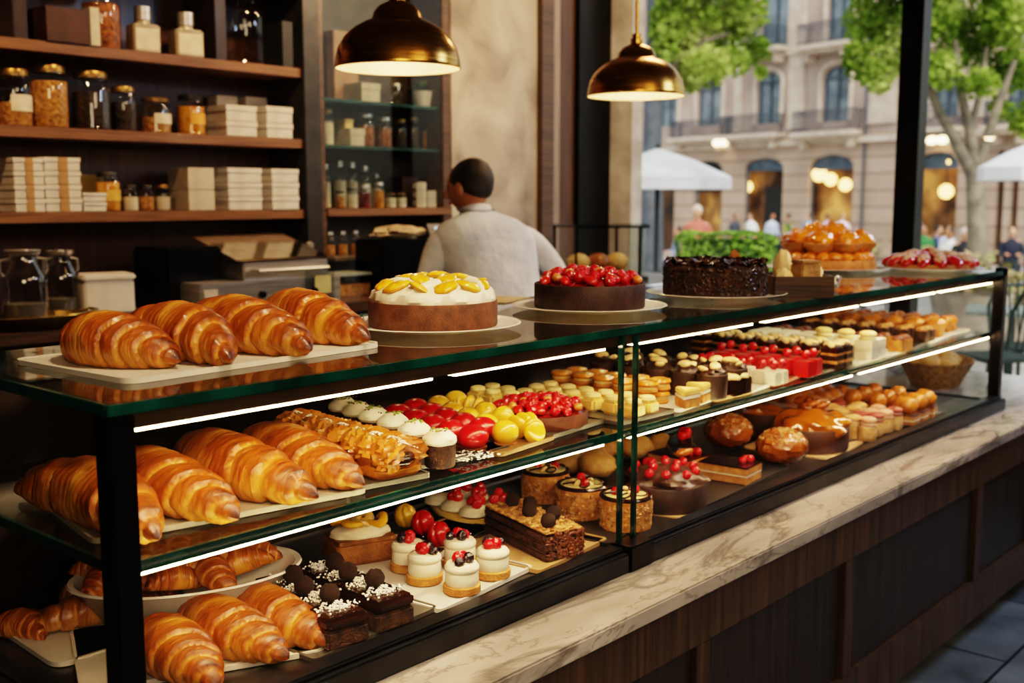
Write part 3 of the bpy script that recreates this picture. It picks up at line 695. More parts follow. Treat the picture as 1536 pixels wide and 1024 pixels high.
for k in range(11):
    if k < 8: a, q, z = k*PI/4+.2, .66, .074
    else: a, q, z = (k-8)*2.1, .26, .086
    t_ = O('tartlet', tl, r, (R*q*math.cos(a), R*q*math.sin(a), z), (.06, .06, k), 1.25)
    O('apricot_half', hump, t_, (0, 0, .026), (0, 0, k*2.0), (1, 1, 1+.35*(k > 7)))
for k in range(4): O('glazed_apricot', apr, r, (R*.2*math.cos(k*1.57+.5), R*.2*math.sin(k*1.57+.5), .135), (.3, .4, k*1.7), .030)
# strawberry plate
pc = base(1394, 410, Z0, .18); plate(pc, .205, Z0, 'white plate of sugared strawberry slices at the far end of the glass top')
r = E('strawberry_galette', 'low strawberry galette dusted with icing sugar at the far end of the case', 'tart', (pc.x, pc.y, Z0+.0088))
R = .17; shell(r, R, .022, CRUSTG, .8)
sb = cached('sslice', lambda: MB().blob((0, 0, 0), (.046, .026, .020), 20, 12, nz=.1).mesh('strawberry', STRAW))
dst = cached('sdust', lambda: MB().blob((0, 0, .003), (.040, .022, .0195), 18, 8, nz=.25).mesh('icing_sugar', M('icing_sugar_dusting', '#cf9a74', '#ecd0b4', rough=.8, ns=60)))
for k in range(26):
    if k < 15: a, q, z = k*2*PI/15, .83, .034
    elif k < 23: a, q, z = k*2*PI/8, .48, .046
    else: a, q, z = k*2.1, .14, .056
    s_ = O('strawberry', sb, r, (R*q*math.cos(a), R*q*math.sin(a), z), (.15, .35, a), 1)
    if k >= 6 and k % 5: O('icing_sugar', dst, s_, (-.004, 0, .002))
# ================================================================ SHELF LEVEL
ZS_ = ZS+.0006
tray((70, 836), (548, 741), .46, ZS_, 'long beige stoneware tray under the croissants on the glass shelf', TRAYB, r=.02, ext=.0)
zt = ZS_+.0075
GM = 'croissants on the beige tray on the glass shelf'
for k, (x0, y0, x1, y1, var, w, lab) in enumerate((
    (36, 748, 246, 822, 1, 1.0, 'large croissant behind the black corner post on the glass shelf'),
    (150, 722, 352, 795, 2, 1.0, 'croissant just right of the black corner post on the glass shelf'),
    (262, 698, 456, 764, 3, 1.05, 'plump croissant third from the corner post on the glass shelf'),
    (358, 682, 526, 742, 0, 1.0, 'croissant beside the sugar-dusted almond braid on the glass shelf'))):
    a, b = at(x0, y0, zt), at(x1, y1, zt)
    if (a-b).length > .43: a = b+(a-b).normalized()*.43
    m = (a+b)/2; d = a-b
    croissant(0, 0, zt, d.length*1.03, lab, GM, var, rz=math.atan2(d.y, d.x)-PI/2, sc=w, q=m)
# almond braid
tray((532, 738), (648, 716), .40, ZS_, 'grey steel tray under the sugar-dusted almond braid', TRAYG)
a, b = at(452, 668, zt), at(632, 722, zt); m = (a+b)/2; d = a-b
br = E('almond_braid', 'long braided almond pastry dusted with icing sugar on the glass shelf', 'pastry', (m.x, m.y, zt), math.atan2(d.y, d.x)-PI/2)
O('pastry_base', cached('abase', lambda: MB().prism(rrect(-.058, .058, -.19, .19, .03), 0, .022).mesh('pastry_base', PUFF, bevel=.006, attr=True)), br)
def braid():
    mb = MB()
    for k in range(7):
        y = .165-k*.055
        for s in (-1, 1):
            T = Matrix.Translation((s*.016, y+(s > 0)*.026, .042)) @ Matrix.Rotation(s*.75, 4, 'Z')
            mb.blob((0, 0, 0), (.033, .062, .031), 26, 18, nz=.30, fr=4.5, T=T, seed=k+s)
    return mb.mesh('braided_crust', PUFF, attr=True)
O('braided_crust', cached('braid', braid), br)
def sg(i):
    y = RN.uniform(-.19, .19); x = RN.gauss(0, .02); return Vector((x, y, .071-abs(x)*.45+.004*math.sin(y*110))), Vector((x*9, 0, 1))
scatter(MB(), 1500, sg, .0026, .5).obj('icing_sugar', SUGAR, br, smooth=False)['kind'] = 'stuff'
MB().tube([(-.05, -.17, .03), (0, -.195, .036), (.05, -.16, .03)], [.010, .014, .010], 10).obj('chocolate_filling', CHOCG, br)
# chocolate cups with cream
def cream_cup():
    r = E('cream_topped_chocolate_cup')
    MB().lathe([(0, 0), (.027, 0), (.029, .003), (.0305, .034), (.029, .037), (0, .036)], 28, wob=lambda a, j, rr, z: 1+.02*math.sin(a*14)).obj('chocolate_cup', CRUMB, r)
    MB().lathe([(0, .035), (.028, .035), (.033, .041), (.032, .047), (.026, .052), (.022, .054), (.018, .058), (0, .060)], 28, wob=lambda a, j, rr, z: 1+.025*math.sin(a*5+z*200)).obj('cream_swirl', CREAM, r)
    scatter(MB(), 16, lambda i: (Vector((RN.gauss(0, .009), RN.gauss(0, .009), .0595)), Vector((0, 0, 1))), .0034, .6).obj('pistachio_sprinkle', GREENS, r, smooth=False)
    scatter(MB(), 12, lambda i: (Vector((RN.gauss(0, .011), RN.gauss(0, .011), .059)), Vector((0, 0, 1))), .0028, .6).obj('nut_sprinkle', CHOCM, r, smooth=False)
    return r
KC = Kind(cream_cup)
tray((594, 712), (707, 689), .44, ZS_, 'narrow steel tray under the cream-topped chocolate cups', TRAYG)
tz = ZS_+.0068
pts = [(660, 704), (622, 689), (590, 675), (562, 665), (537, 656), (516, 648)]
for k, p in enumerate(pts):
    c = base(*p, tz, .03); KC.put((c.x, c.y, tz), f'small chocolate cup topped with cream and pistachio, {ordf(k, 6)} of its row', 'cupcake', 'cream-topped chocolate cups on the glass shelf', rz=k*1.3, sc=(1.05, 1.05, 1.25))
# red domes
KR = Kind(lambda: (lambda r: (MB().blob((0, 0, .021), (.030, .0275, .022), 28, 18, flatz=.0).obj('glazed_dome', REDG, r), MB().lathe([(0, 0), (.025, 0), (.026, .004), (0, .004)], 20).obj('biscuit_base', CHOCM, r), r)[2])(E('red_glazed_dome')))
tray((666, 698), (768, 674), .42, ZS_, 'dark slate tray sprinkled with white flakes under the red glazed domes', TRAYD)
rowA = [(724, 675), (692, 671), (662, 658), (635, 650), (607, 640)]; rowB = [(738, 662), (711, 653), (686, 645), (660, 639), (634, 631)]
for nm, rw in (('row nearer the chocolate cups', rowA), ('row nearer the yellow cakes', rowB)):
    a, b = at(*rw[0], tz), at(*rw[-1], tz)
    for k in range(5):
        c = a.lerp(b, k/4)+Vector((.004*math.sin(k*5), .028, 0)); KR.put((c.x, c.y, tz), f'shiny red glazed dome cake, {ordf(k, 5)} in the {nm}', 'cake', 'red glazed domes on the glass shelf', rz=k*.7, sc=1.18)
c = at(715, 684, tz)
scatter(MB(), 120, lambda i: (Vector((RN.uniform(-.055, .04), RN.uniform(-.03, .05), .001)), Vector((0, 0, 1))), .004, .3).obj('coconut_flake_scatter', SUGAR, None, (c.x, c.y, tz+.001), smooth=False)
o = bpy.data.objects['coconut_flake_scatter']; tag(o, 'white coconut flakes strewn on the slate tray before the red domes', 'coconut flakes', kind='stuff')
# yellow domes
KY = Kind(lambda: (lambda r: (MB().blob((0, 0, .022), (.0265, .0265, .0235), 26, 18, flatz=.0, fn=lambda d, th, ph: 1+.06*abs(d.z)).obj('glazed_dome', YELG, r), MB().lathe([(0, 0), (.022, 0), (.023, .004), (0, .004)], 20).obj('biscuit_base', SPONGE, r), r)[2])(E('yellow_glazed_dome')))
KY2 = Kind(lambda: (lambda r: ([MB().blob((0, 0, .024), (.009, .024, .025), 18, 12, flatz=0, T=Matrix.Rotation((q-1)*.16, 4, 'Y') @ Matrix.Translation(((q-1)*.0155, 0, 0))).obj('lemon_wedge', YELG, r) for q in range(3)], MB().blob((0, 0, .02), (.02, .018, .02), 14, 10, flatz=0).obj('cream_core', CREAMY, r), r)[2])(E('segmented_yellow_cake')))
tray((752, 686), (834, 659), .42, ZS_, 'bronze tray under the yellow glazed domes', GOLDT)
rowC = [(770, 668), (742, 657), (714, 645), (690, 637), (668, 627)]; rowD = [(796, 657), (770, 644), (745, 638), (717, 628), (694, 619)]
for nm, rw in (('row nearer the red domes', rowC), ('row nearer the raspberry tart', rowD)):
    a, b = at(*rw[0], tz), at(*rw[-1], tz)
    for k in range(5):
        c = a.lerp(b, k/4)+Vector((.004*math.sin(k*5+1), .026, 0))
        K = KY2 if (rw is rowD and k in (0, 1, 3)) else KY
        lb = 'segmented yellow cake' if K is KY2 else 'shiny yellow glazed dome cake'
        K.put((c.x, c.y, tz), f'{lb}, {ordf(k, 5)} in the {nm}', 'cake', 'yellow cakes on the glass shelf', rz=k*.6, sc=1.12)
c = at(812, 664, tz); KY2.put((c.x+.01, c.y+.03, tz), 'segmented yellow cake at the tray corner, right of the front yellow domes', 'cake', 'yellow cakes on the glass shelf', rz=.8, sc=1.0)
# raspberry tart on the shelf
tray((824, 660), (912, 633), .40, ZS_, 'grey tray under the raspberry tart on the glass shelf', TRAYG, ext=.0)
c = base(810, 648, tz, .11)
berry_tart(c, .113, .032, 'low chocolate-crusted berry tart on the glass shelf', CRUST, tz, br=.0125, n=52, dome=.022)
# yellow cheesecake bites
def cheese_bite():
    r = E('cheesecake_bite')
    MB().box(-.021, .021, -.021, .021, 0, .030).obj('cake_cube', CHEESE, r, bevel=.006)
    MB().lathe([(0, .029), (.017, .029), (.019, .033), (.017, .0385), (.010, .041), (0, .0415)], 20).obj('cream_cap', CREAMY, r)
    return r
KB = Kind(cheese_bite)
x0 = at(849, 597, tz).x; n = 0
tray((930, 639), (1014, 619), .40, ZS_, 'silver tray under the cheesecake bites and cookies', TRAYG)
tray((905, 622), (938, 612), .36, ZS_, 'silver strip tray behind the raspberry tart under cheesecake bites', TRAYG)
cb = [(1.395+.056*i, .085+.062*j) for j in range(6) for i in range(2)]
for k, (x, y) in enumerate(cb):
    KB.put((x+.004*math.sin(k*7), y, tz), f"yellow cheesecake bite, {ordf(k//2, 6)} in the {('column by the glass mullion', 'column by the orange cookies')[k % 2]}", 'cheesecake', 'cheesecake bites on the glass shelf', rz=.12*math.sin(k*3), sc=1.12)
cb = [(1.275+.055*i, .26+.058*j) for j in range(5) for i in range(2)]
for k, (x, y) in enumerate(cb):
    KB.put((x+.004*math.sin(k*5), y, tz), f"pale cheesecake bite behind the berry tart, {ordf(k//2, 5)} in the {('near', 'far')[k % 2]} column", 'cheesecake', 'cheesecake bites behind the berry tart', rz=.12*math.sin(k*4), sc=1.1)
# orange-topped cookies and slices
def cookie():
    r = E('orange_sandwich_cookie')
    MB().lathe([(0, 0), (.024, 0), (.027, .005), (.025, .011), (0, .012)], 24).obj('lower_biscuit', SPONGE, r)
    MB().lathe([(0, .011), (.023, .011), (.024, .017), (0, .018)], 24).obj('cream_layer', CREAMY, r)
    MB().lathe([(0, .017), (.026, .017), (.0285, .022), (.026, .028), (.014, .031), (0, .031)], 24).obj('glazed_top', M('orange_glaze_top', '#c8781c', '#e8a544', rough=.2, coat=.5, ns=16), r)
    return r
KO = Kind(cookie)
k = 0
for j in range(5):
    for i in range(2):
        for h in range(2):
            x, y = 1.525+.062*i+.006*math.sin(k), .145+.068*j
            KO.put((x+.01*h, y, tz+h*.033), f"orange glazed sandwich cookie, {('bottom', 'top')[h]} one, {ordf(j, 5)} in the {('near', 'far')[i]} stack row", 'cookie', 'orange sandwich cookies on the glass shelf', rz=k*.5, sc=1.06); k += 1
def cake_wedge():
    r = E('cream_cake_wedge')
    T = [(-.032, -.02), (.032, -.026), (.012, .035)]
    MB().prism(T, 0, .022).obj('sponge_layer', SPONGE, r, bevel=.002)
    MB().prism(T, .0221, .030).obj('cream_layer', CREAM, r, bevel=.001)
    MB().prism(T, .0301, .046).obj('sponge_layer', CHEESE, r, bevel=.003)
    return r
KW = Kind(cake_wedge)
for k, p in enumerate(((1030, 612), (1050, 604), (1068, 598))):
    c = base(*p, tz, .03); KW.put((c.x-.012, c.y, tz), f"small layered cream cake wedge before the orange cookies, {ordf(k, 3, 'left')} of three", 'cake slice', 'cream cake wedges on the glass shelf', rz=.3*k, sc=1.05)
# chocolate almond cups
def almond_cup():
    r = E('chocolate_almond_cup')
    MB().lathe([(0, 0), (.036, 0), (.038, .003), (.0405, .060), (.0385, .062), (.0375, .056), (0, .056)], 32).obj('chocolate_cup', CRUSTD, r)
    MB().blob((0, 0, .057), (.037, .037, .020), 26, 12, nz=.3, fr=3.2).obj('chocolate_mousse', CHOC, r)
    O('almond', cached('almond', lambda: MB().blob((0, 0, 0), (.024, .0145, .010), 20, 12).mesh('almond', ALM)), r, (.005, -.006, .079), (.2, -.1, .5))
    O('almond', MC['almond'], r, (-.020, .012, .073), (.5, -.3, 1.7), .7)
    return r
KA = Kind(almond_cup)
tray((1060, 625), (1130, 598), .44, ZS_, 'cream card tray under the chocolate almond cups', TRAYW)
pa, pb = base(1073, 601, tz, .04), base(1112, 592, tz, .04)
k = 0
for j in range(5):
    for i in range(2):
        c = (pa, pb)[i]+Vector((-.004*j, .089*j, 0))
        if c.y > .58: continue
        KA.put((c.x, c.y, tz), f"dark chocolate cup topped with pale almonds, {ordf(j, 5)} in the {('cookie-side', 'far')[i]} row", 'chocolate cup', 'chocolate almond cups on the glass shelf', rz=k*1.9, sc=1.06); k += 1
# petits fours with cream
def petit(name, body, topm, body_h=.042, w=.020, berry_=False, alm=False, layers=None):
    def mk():
        r = E(name)
        if layers:
            z = 0
            for k, (m, h, nm) in enumerate(layers):
                MB().box(-w, w, -w, w, z+.0001, z+h).obj(nm, m, r, bevel=.0015); z += h
            bh = z
        else:
            MB().box(-w, w, -w, w, 0, body_h).obj('cake_cube', body, r, bevel=.002); bh = body_h
        if topm: MB().blob((0, 0, bh), (w*.95, w*.95, .012), 20, 10, nz=.2, fr=3).obj('topping', topm, r)
        if berry_: berry(r, 0, 0, bh+.006, .0125, 1)
        if alm:
            for q in range(4): O('almond', cached('almond', lambda: MB().blob((0, 0, 0), (.024, .0145, .010), 20, 12).mesh('almond', ALM)), r, (w*.55*math.cos(q*1.6), w*.55*math.sin(q*1.6), bh+.009), (.3*math.sin(q), .3, q*2.0), .62)
        return r
    return Kind(mk)
KP1 = petit('chocolate_petit_four', CHOCG, CREAMY, .040, .020)
KP2 = petit('raspberry_petit_four', WHITEC, None, .034, .017, berry_=True)
KP3 = petit('red_jelly_cake', REDG, None, .042, .022, berry_=True)
KP4 = petit('layered_almond_cake', None, CHOC, layers=[(CHOC, .014, 'chocolate_layer'), (SPONGE, .008, 'sponge_layer'), (CHOC, .014, 'chocolate_layer'), (SPONGE, .006, 'sponge_layer'), (CHOCG, .014, 'glaze_layer')], w=.024, alm=True)
KP5 = petit('white_layer_cake', None, None, layers=[(WHITEC, .026, 'mousse_layer'), (CREAM, .004, 'cream_layer'), (WHITEC, .026, 'mousse_layer')], w=.026)
KP6 = petit('nut_petit_four', SPONGE, CHOCM, .036, .021)
KP7 = petit('chocolate_nut_bar', CRUMB, NUT, .040, .021)
def patch(K, pxs, n_i, n_j, dx, dy, desc, cat, group, cols, sc=1, z=None, trayargs=None, rz=0, r=.02, jit=.004):
    c0 = base(*pxs, z, r)
    for j in range(n_j):
        for i in range(n_i):
            x, y = c0.x+dx*i+jit*math.sin(i*5+j*3), c0.y+dy*j
            if y > .62: continue
            K.put((x, y, z), f"{desc}, {ordf(j, n_j)} in the {cols[i]}", cat, group, rz=rz+.1*math.sin(j*7+i), sc=sc)
two = ('near row', 'far row')
tray((1108, 608), (1164, 594), .40, ZS_, 'tan tray under the chocolate petits fours', TRAYT)
patch(KP1, (1128, 598), 2, 4, .052, .075, 'dark chocolate petit four with a cream top', 'petit four', 'chocolate petits fours on the glass shelf', two, z=tz, sc=1.1)
tray((1160, 596), (1200, 580), .40, ZS_, 'cream card tray under the white raspberry petits fours', TRAYW)
patch(KP2, (1172, 580), 2, 5, .046, .066, 'white mousse cube with a raspberry on top', 'petit four', 'raspberry petits fours on the glass shelf', two, z=tz, sc=1.1)
tray((1198, 585), (1242, 566), .40, ZS_, 'red-brown tray under the red jelly cakes', M('red_brown_tray', '#7a3420', '#8f4228', rough=.4))
patch(KP3, (1212, 566), 2, 5, .058, .075, 'red jelly cube with a berry on top', 'cake', 'red jelly cakes on the glass shelf', two, z=tz, sc=1.1)
tray((1236, 570), (1292, 551), .46, ZS_, 'slate tray under the layered chocolate almond cakes', TRAYD)
patch(KP4, (1248, 553), 2, 7, .068, .078, 'layered chocolate cake covered with pale almonds', 'cake', 'layered chocolate almond cakes on the glass shelf', two, z=tz, sc=1.15)
tray((1290, 551), (1334, 538), .42, ZS_, 'cream card tray under the white layer cakes', TRAYW)
patch(KP5, (1302, 540), 2, 6, .068, .08, 'tall white mousse layer cake', 'cake', 'white layer cakes on the glass shelf', two, z=tz, sc=1.15)
mcm = {}
def macaron(mat, key):
    def mk():
        r = E('macaron')
        f = cached('mf'+key, lambda: MB().lathe([(0, 0), (.022, .000), (.0245, .003), (.0235, .006), (.022, .0075), (0, .0075)], 26).mesh('macaron_shell', mat))
        O('macaron_shell', f, r, (0, 0, 0)); O('filling', cached('mfil', lambda: MB().lathe([(0, .007), (.021, .007), (.0215, .011), (0, .0112)], 22).mesh('filling', CREAM)), r)
        O('macaron_shell', cached('mt'+key, lambda: MB().lathe([(0, .011), (.022, .011), (.0245, .014), (.023, .020), (.014, .0245), (0, .0255)], 26).mesh('macaron_shell', mat)), r)
        return r
    return Kind(mk)
KM1, KM2, KM3 = macaron(MACR, 'r'), macaron(MACT, 't'), macaron(MACP, 'p')
KMC = macaron(CREAMY, 'c')
c0 = base(1302, 540, tz, .02)
for j in range(3):
    KMC.put((c0.x+.002, c0.y+.08*j, tz+.0655), f'cream macaron resting on the {ordf(j, 3)} white layer cake', 'macaron', 'cream macarons on the white layer cakes', rz=j, sc=1.15)
tray((1336, 537), (1366, 527), .42, ZS_, 'cream card tray under the nut petits fours', TRAYW)
patch(KP6, (1346, 528), 2, 7, .056, .075, 'sponge petit four with a brown nut top', 'petit four', 'nut petits fours on the glass shelf', two, z=tz, sc=1.15)
tray((1370, 527), (1396, 514), .42, ZS_, 'slate tray under the chocolate nut bars', TRAYD)
patch(KP7, (1382, 514), 2, 7, .056, .075, 'dark chocolate bar with chopped nuts on top', 'cake', 'chocolate nut bars on the glass shelf', two, z=tz, sc=1.1)
def muffin():
    r = E('orange_muffin')
    MB().lathe([(0, 0), (.024, 0), (.031, .034), (0, .034)], 24, wob=lambda a, j, rr, z: 1+.02*math.cos(a*16)).obj('muffin_case', CRUSTG, r)
    O('muffin_crown', cached('mcrown', lambda: MB().blob((0, 0, .036), (.034, .034, .020), 22, 12, nz=.2, fr=3).mesh('muffin_crown', PUFF, attr=True)), r)
    return r
KMU = Kind(muffin)
tray((1396, 516), (1424, 505), .42, ZS_, 'cream card tray under the orange muffins', TRAYW)
patch(KMU, (1402, 506), 1, 6, .06, .085, 'golden orange muffin', 'muffin', 'orange muffins on the glass shelf', ('row of muffins',), z=tz, sc=1.25, r=.03)
def choux():
    r = E('cream_choux')
    MB().box(-.02, .02, -.02, .02, 0, .018).obj('sponge_base', SPONGE, r, bevel=.003)
    O('choux_bun', cached('chx', lambda: MB().blob((0, 0, .032), (.025, .025, .021), 22, 14, nz=.14, fr=3).mesh('choux_bun', PUFF, attr=True)), r)
    return r
KX = Kind(choux)
tray((1420, 505), (1462, 495), .42, ZS_, 'white card tray of choux at the far end of the glass shelf', TRAYW)
patch(KX, (1416, 498), 2, 7, .058, .07, 'small golden choux bun on sponge', 'choux', 'choux buns at the far end of the glass shelf', two, z=tz, sc=1.2)
# ================================================================ DECK LEVEL
D0 = ZD-.0030
dz = D0+.0078
tray((120, 1046), (492, 980), .30, D0, 'white ceramic tray under the three front croissants on the case floor', TRAYW, r=.02)
GD = 'croissants on the case floor'
for k, (x0, y0, x1, y1, var, w, lab) in enumerate((
    (216, 962, 318, 1046, 2, .92, 'croissant on the case floor nearest the black corner post'),
    (264, 930, 420, 1006, 0, .92, 'middle croissant of the three on the case floor'),
    (338, 906, 486, 984, 3, .88, 'croissant on the case floor beside the chocolate cake bars'))):
    a, b = at(x0, y0, dz), at(x1, y1, dz)
    if (a-b).length > .33: a = b+(a-b).normalized()*.33
    m = (a+b)/2; d = a-b
    croissant(0, 0, dz, d.length*1.05, lab, GD, var, rz=math.atan2(d.y, d.x)-PI/2, sc=w, q=m)
# left tray with twisted pastry
tray((100, 1000), (190, 972), .27, D0, 'pale rounded tray by the side glass under the twisted pastry', TRAYW, r=.03, ext=.02)
tp = E('twisted_pastry', 'knotted golden pastry on the pale tray by the side glass', 'pastry', tuple(at(112, 912, dz))[:2]+(dz+.005,), .35)
for k, (x, y, a, l, z) in enumerate(((0, 0, 1.1, .26, 0), (.05, -.055, 2.3, .16, 0), (.035, .04, .4, .15, .012))):
    me = cached(f'tw{k}', lambda: croissant_mesh(L=l, Rm=.036, bend=.02, seed=9+k, nb=7, name='twist_strand', mat=TWIST)); O('twist_strand', me, tp, (x, y, z), (0, 0, a))
# oval bowl with pastries
bo = E('oval_serving_bowl', 'large white bowl of small golden pastries at the back of the case floor', 'bowl')
bl, brr = at(38, 900, dz), at(400, 868, dz); bm = Vector((.365, .45, D0+.001)); bo.location = bm; bo.rotation_euler = (0, 0, -.42)
MB().lathe([(0, 0), (.105, 0), (.115, .004), (.16, .085), (.168, .090), (.166, .094), (.158, .092), (.112, .012), (0, .010)], 64, sx=1.32, sy=.84).obj('bowl', WHITE, bo)
for k in range(18):
    q, a, z = (.115, k*2*PI/11, .058) if k < 11 else (.055, k*1.0, .072)
    me = cached(f'mini{k % 3}', lambda: croissant_mesh(L=.13, Rm=.030, bend=(.02, -.02, .012)[k % 3], seed=20+k % 3, nb=7, name='mini_croissant'))
    o = O('mini_croissant', me, None, (bm.x+q*1.25*math.cos(a)*.91+q*.8*math.sin(a)*.41, bm.y-q*1.25*math.cos(a)*.41+q*.8*math.sin(a)*.91, bm.z+z), (.25*math.sin(k*3), .2*math.cos(k*5), a+.9+k*.7))
    tag(o, 'small golden mini croissant heaped in the white bowl on the case floor', 'croissant', 'mini croissants in the white bowl'); o.location.z += .018
# small tray of mini pastries right of the post
tray((210, 908), (392, 858), .13, D0, 'narrow grey tray of mini croissants behind the front croissants', TRAYG, r=.02)
for k, (x, y, a) in enumerate(((232, 905, .3), (262, 893, .8), (308, 880, 1.6), (352, 868, 2.3), (375, 858, .2))):
    c = at(x, y-8, dz); o = O('mini_croissant', MC[f'mini{k % 3}'], None, (c.x, c.y+.035, dz), (0, 0, a), 1.15)
    tag(o, f"mini croissant on the narrow grey tray, {ordf(k, 5, 'left')} of five", 'croissant', 'mini croissants on the narrow grey tray')
# far left pastry
c = at(30, 880, dz); o = O('mini_croissant', MC['mini1'], None, (.1, .60, dz-.007), (0, 0, .4), 1.0); tag(o, 'small dark croissant in the rear corner by the side glass', 'croissant')
# chocolate bars
def choc_bar():
    r = E('chocolate_cake_bar')
    MB().box(-.044, .044, -.15, .15, 0, .036).obj('cake_layer', CRUMB, r, bevel=.004)
    MB().box(-.046, .046, -.152, .152, .0361, .062).obj('glaze_layer', CHOCG, r, bevel=.008)
    for k in range(4):
        yy = -.105+k*.07
        scatter(MB(), 90, lambda i: (Vector((RN.gauss(0, .019), yy+RN.gauss(0, .014), .0635+abs(RN.gauss(0, .003)))), Vector((RN.uniform(-1, 1), RN.uniform(-1, 1), 1))), .0036, .6).obj('coconut_sprinkle', SUGAR, r, smooth=False)['kind'] = 'stuff'
        if k < 3: truffle(r, .008*(-1)**k, yy+.036, .061, .0195)
    return r
KCB = Kind(choc_bar)
tray((482, 1001), (668, 919), .40, D0, 'grey steel tray under the two chocolate cake bars', TRAYG)
for k, (x0, y0, x1, y1, lab) in enumerate(((392, 905, 508, 972, 'dark chocolate cake bar with coconut and truffles, next to the croissants'), (440, 880, 580, 945, 'dark chocolate cake bar with coconut and truffles, next to the loaf cake'))):
    b = at(x1, y1, dz); a = at(x0, y0, dz); d = (a-b).normalized(); m = b+d*.145+Vector((.018, -.01, 0))
    KCB.put((m.x, m.y, dz), lab, 'cake', 'chocolate cake bars on the case floor', rz=math.atan2(d.y, d.x)-PI/2, sc=(.98, .96, .96))
# white tray with loaf and mini cheesecakes
tray((672, 925), (811, 857), .40, D0, 'square white ceramic tray under the mini cheesecakes and loaf cake', WHITE, r=.012)
lf = E('cream_loaf_cake', 'brown loaf cake topped with cream and candied peel on the white tray', 'cake')
c = base(548, 853, dz, .06); lf.location = (c.x+.005, c.y+.02, dz); lf.rotation_euler = (0, 0, -.35)
MB().prism(rrect(-.075, .075, -.055, .055, .014), 0, .056).obj('loaf', M('spiced_loaf_crust', '#6e421f', '#946030', rough=.7, ns=25, bump=.6, bs=90), lf, bevel=.008)
MB().blob((0, 0, .060), (.068, .046, .022), 30, 14, nz=.14, fr=2.4).obj('whipped_cream', CREAM, lf)
for k, (x, y, a) in enumerate(((-.034, .012, .2), (-.002, -.006, 1.0), (.034, -.004, 2.2), (.006, .02, 2.9), (-.026, -.014, 1.7))):
    MB().tube([(.021*math.cos(t), .021*math.sin(t)*.7, .004*math.sin(t*2)) for t in [q*.42 for q in range(12)]], [.0045+.003*math.sin(q*.28) for q in range(12)], 8, flat=1.4).obj('candied_peel', (LEMON, M('pale_peel', '#e2b04a', '#f0cf86', rough=.3, coat=.4))[k % 2], lf, (x, y, .083), (.5*math.sin(k*2), .3, a), 1.1)
MB().blob((-.02, .025, .092), (.026, .018, .009), 20, 10).obj('peach_slice', M('peach_slice', '#e0955a', '#f0c083', rough=.25, coat=.5), lf)
def mini_cheese():
    r = E('mini_cheesecake')
    MB().lathe([(0, 0), (.036, 0), (.039, .003), (.039, .016), (.036, .018), (0, .018)], 36).obj('biscuit_base', SPONGE, r)
    MB().lathe([(0, .0181), (.0335, .0181), (.035, .024), (.0345, .040), (.033, .043), (.036, .047), (.036, .053), (.031, .059), (.014, .061), (0, .061)], 40).obj('cream_filling', CREAM, r)
    berry(r, -.011, .006, .058, .0135, 1); berry(r, .012, .009, .058, .0125, 2)
    berry(r, .004, -.011, .058, .0125, 3, BLACKB, 'blackberry'); berry(r, -.014, -.012, .057, .011, 4, BLACKB, 'blackberry')
    scatter(MB(), 14, lambda i: (Vector((RN.gauss(0, .018), RN.gauss(0, .018), .0625)), Vector((0, 0, 1))), .0022, .5).obj('crumb_sprinkle', SUGAR, r, smooth=False)
    return r
KMI = Kind(mini_cheese)
for k, (x, y, lab) in enumerate(((693, 897, 'mini cheesecake with blackberries nearest the front of the white tray'), (637, 881, 'mini cheesecake with berries at the loaf side of the white tray'), (739, 873, 'mini cheesecake with berries at the nut slab side of the white tray'), (612, 862, 'mini cheesecake half hidden beside the loaf cake'), (690, 857, 'mini cheesecake at the back of the white tray'))):
    c = base(x, y, dz, .039); KMI.put((c.x, c.y, dz), lab, 'cheesecake', 'mini cheesecakes on the white tray', rz=k*1.3, sc=(1.0, 1.0, 1.05))
# fruit marzipan
def folded(mat, nm):
    def mk():
        def fn(d, th, ph): return 1-.16*max(0, math.cos(ph*5+2*d.z))**3
        return MB().blob((0, 0, .027), (.026, .026, .028), 40, 20, fn=fn, nz=.06).obj(nm, mat)
    return mk
tray((640, 842), (742, 795), .42, D0, 'dark narrow tray under the folded fruit sweets', TRAYD)
for k, (x, y, m, nm, lab) in enumerate(((608, 795, YELG, 'yellow_fruit_sweet', 'yellow folded fruit sweet behind the loaf cake'), (634, 806, REDG, 'red_fruit_sweet', 'rear red folded fruit sweet next to the yellow one'), (658, 824, REDG, 'red_fruit_sweet', 'front red folded fruit sweet behind the mini cheesecakes'))):
    c = base(x, y, dz, .026); o = folded(m, nm)(); o.location = (c.x, c.y, dz); o.rotation_euler = (0, 0, k*1.2); o.scale = (1.08,)*3; tag(o, lab, 'sweet', 'folded fruit sweets on the dark tray')
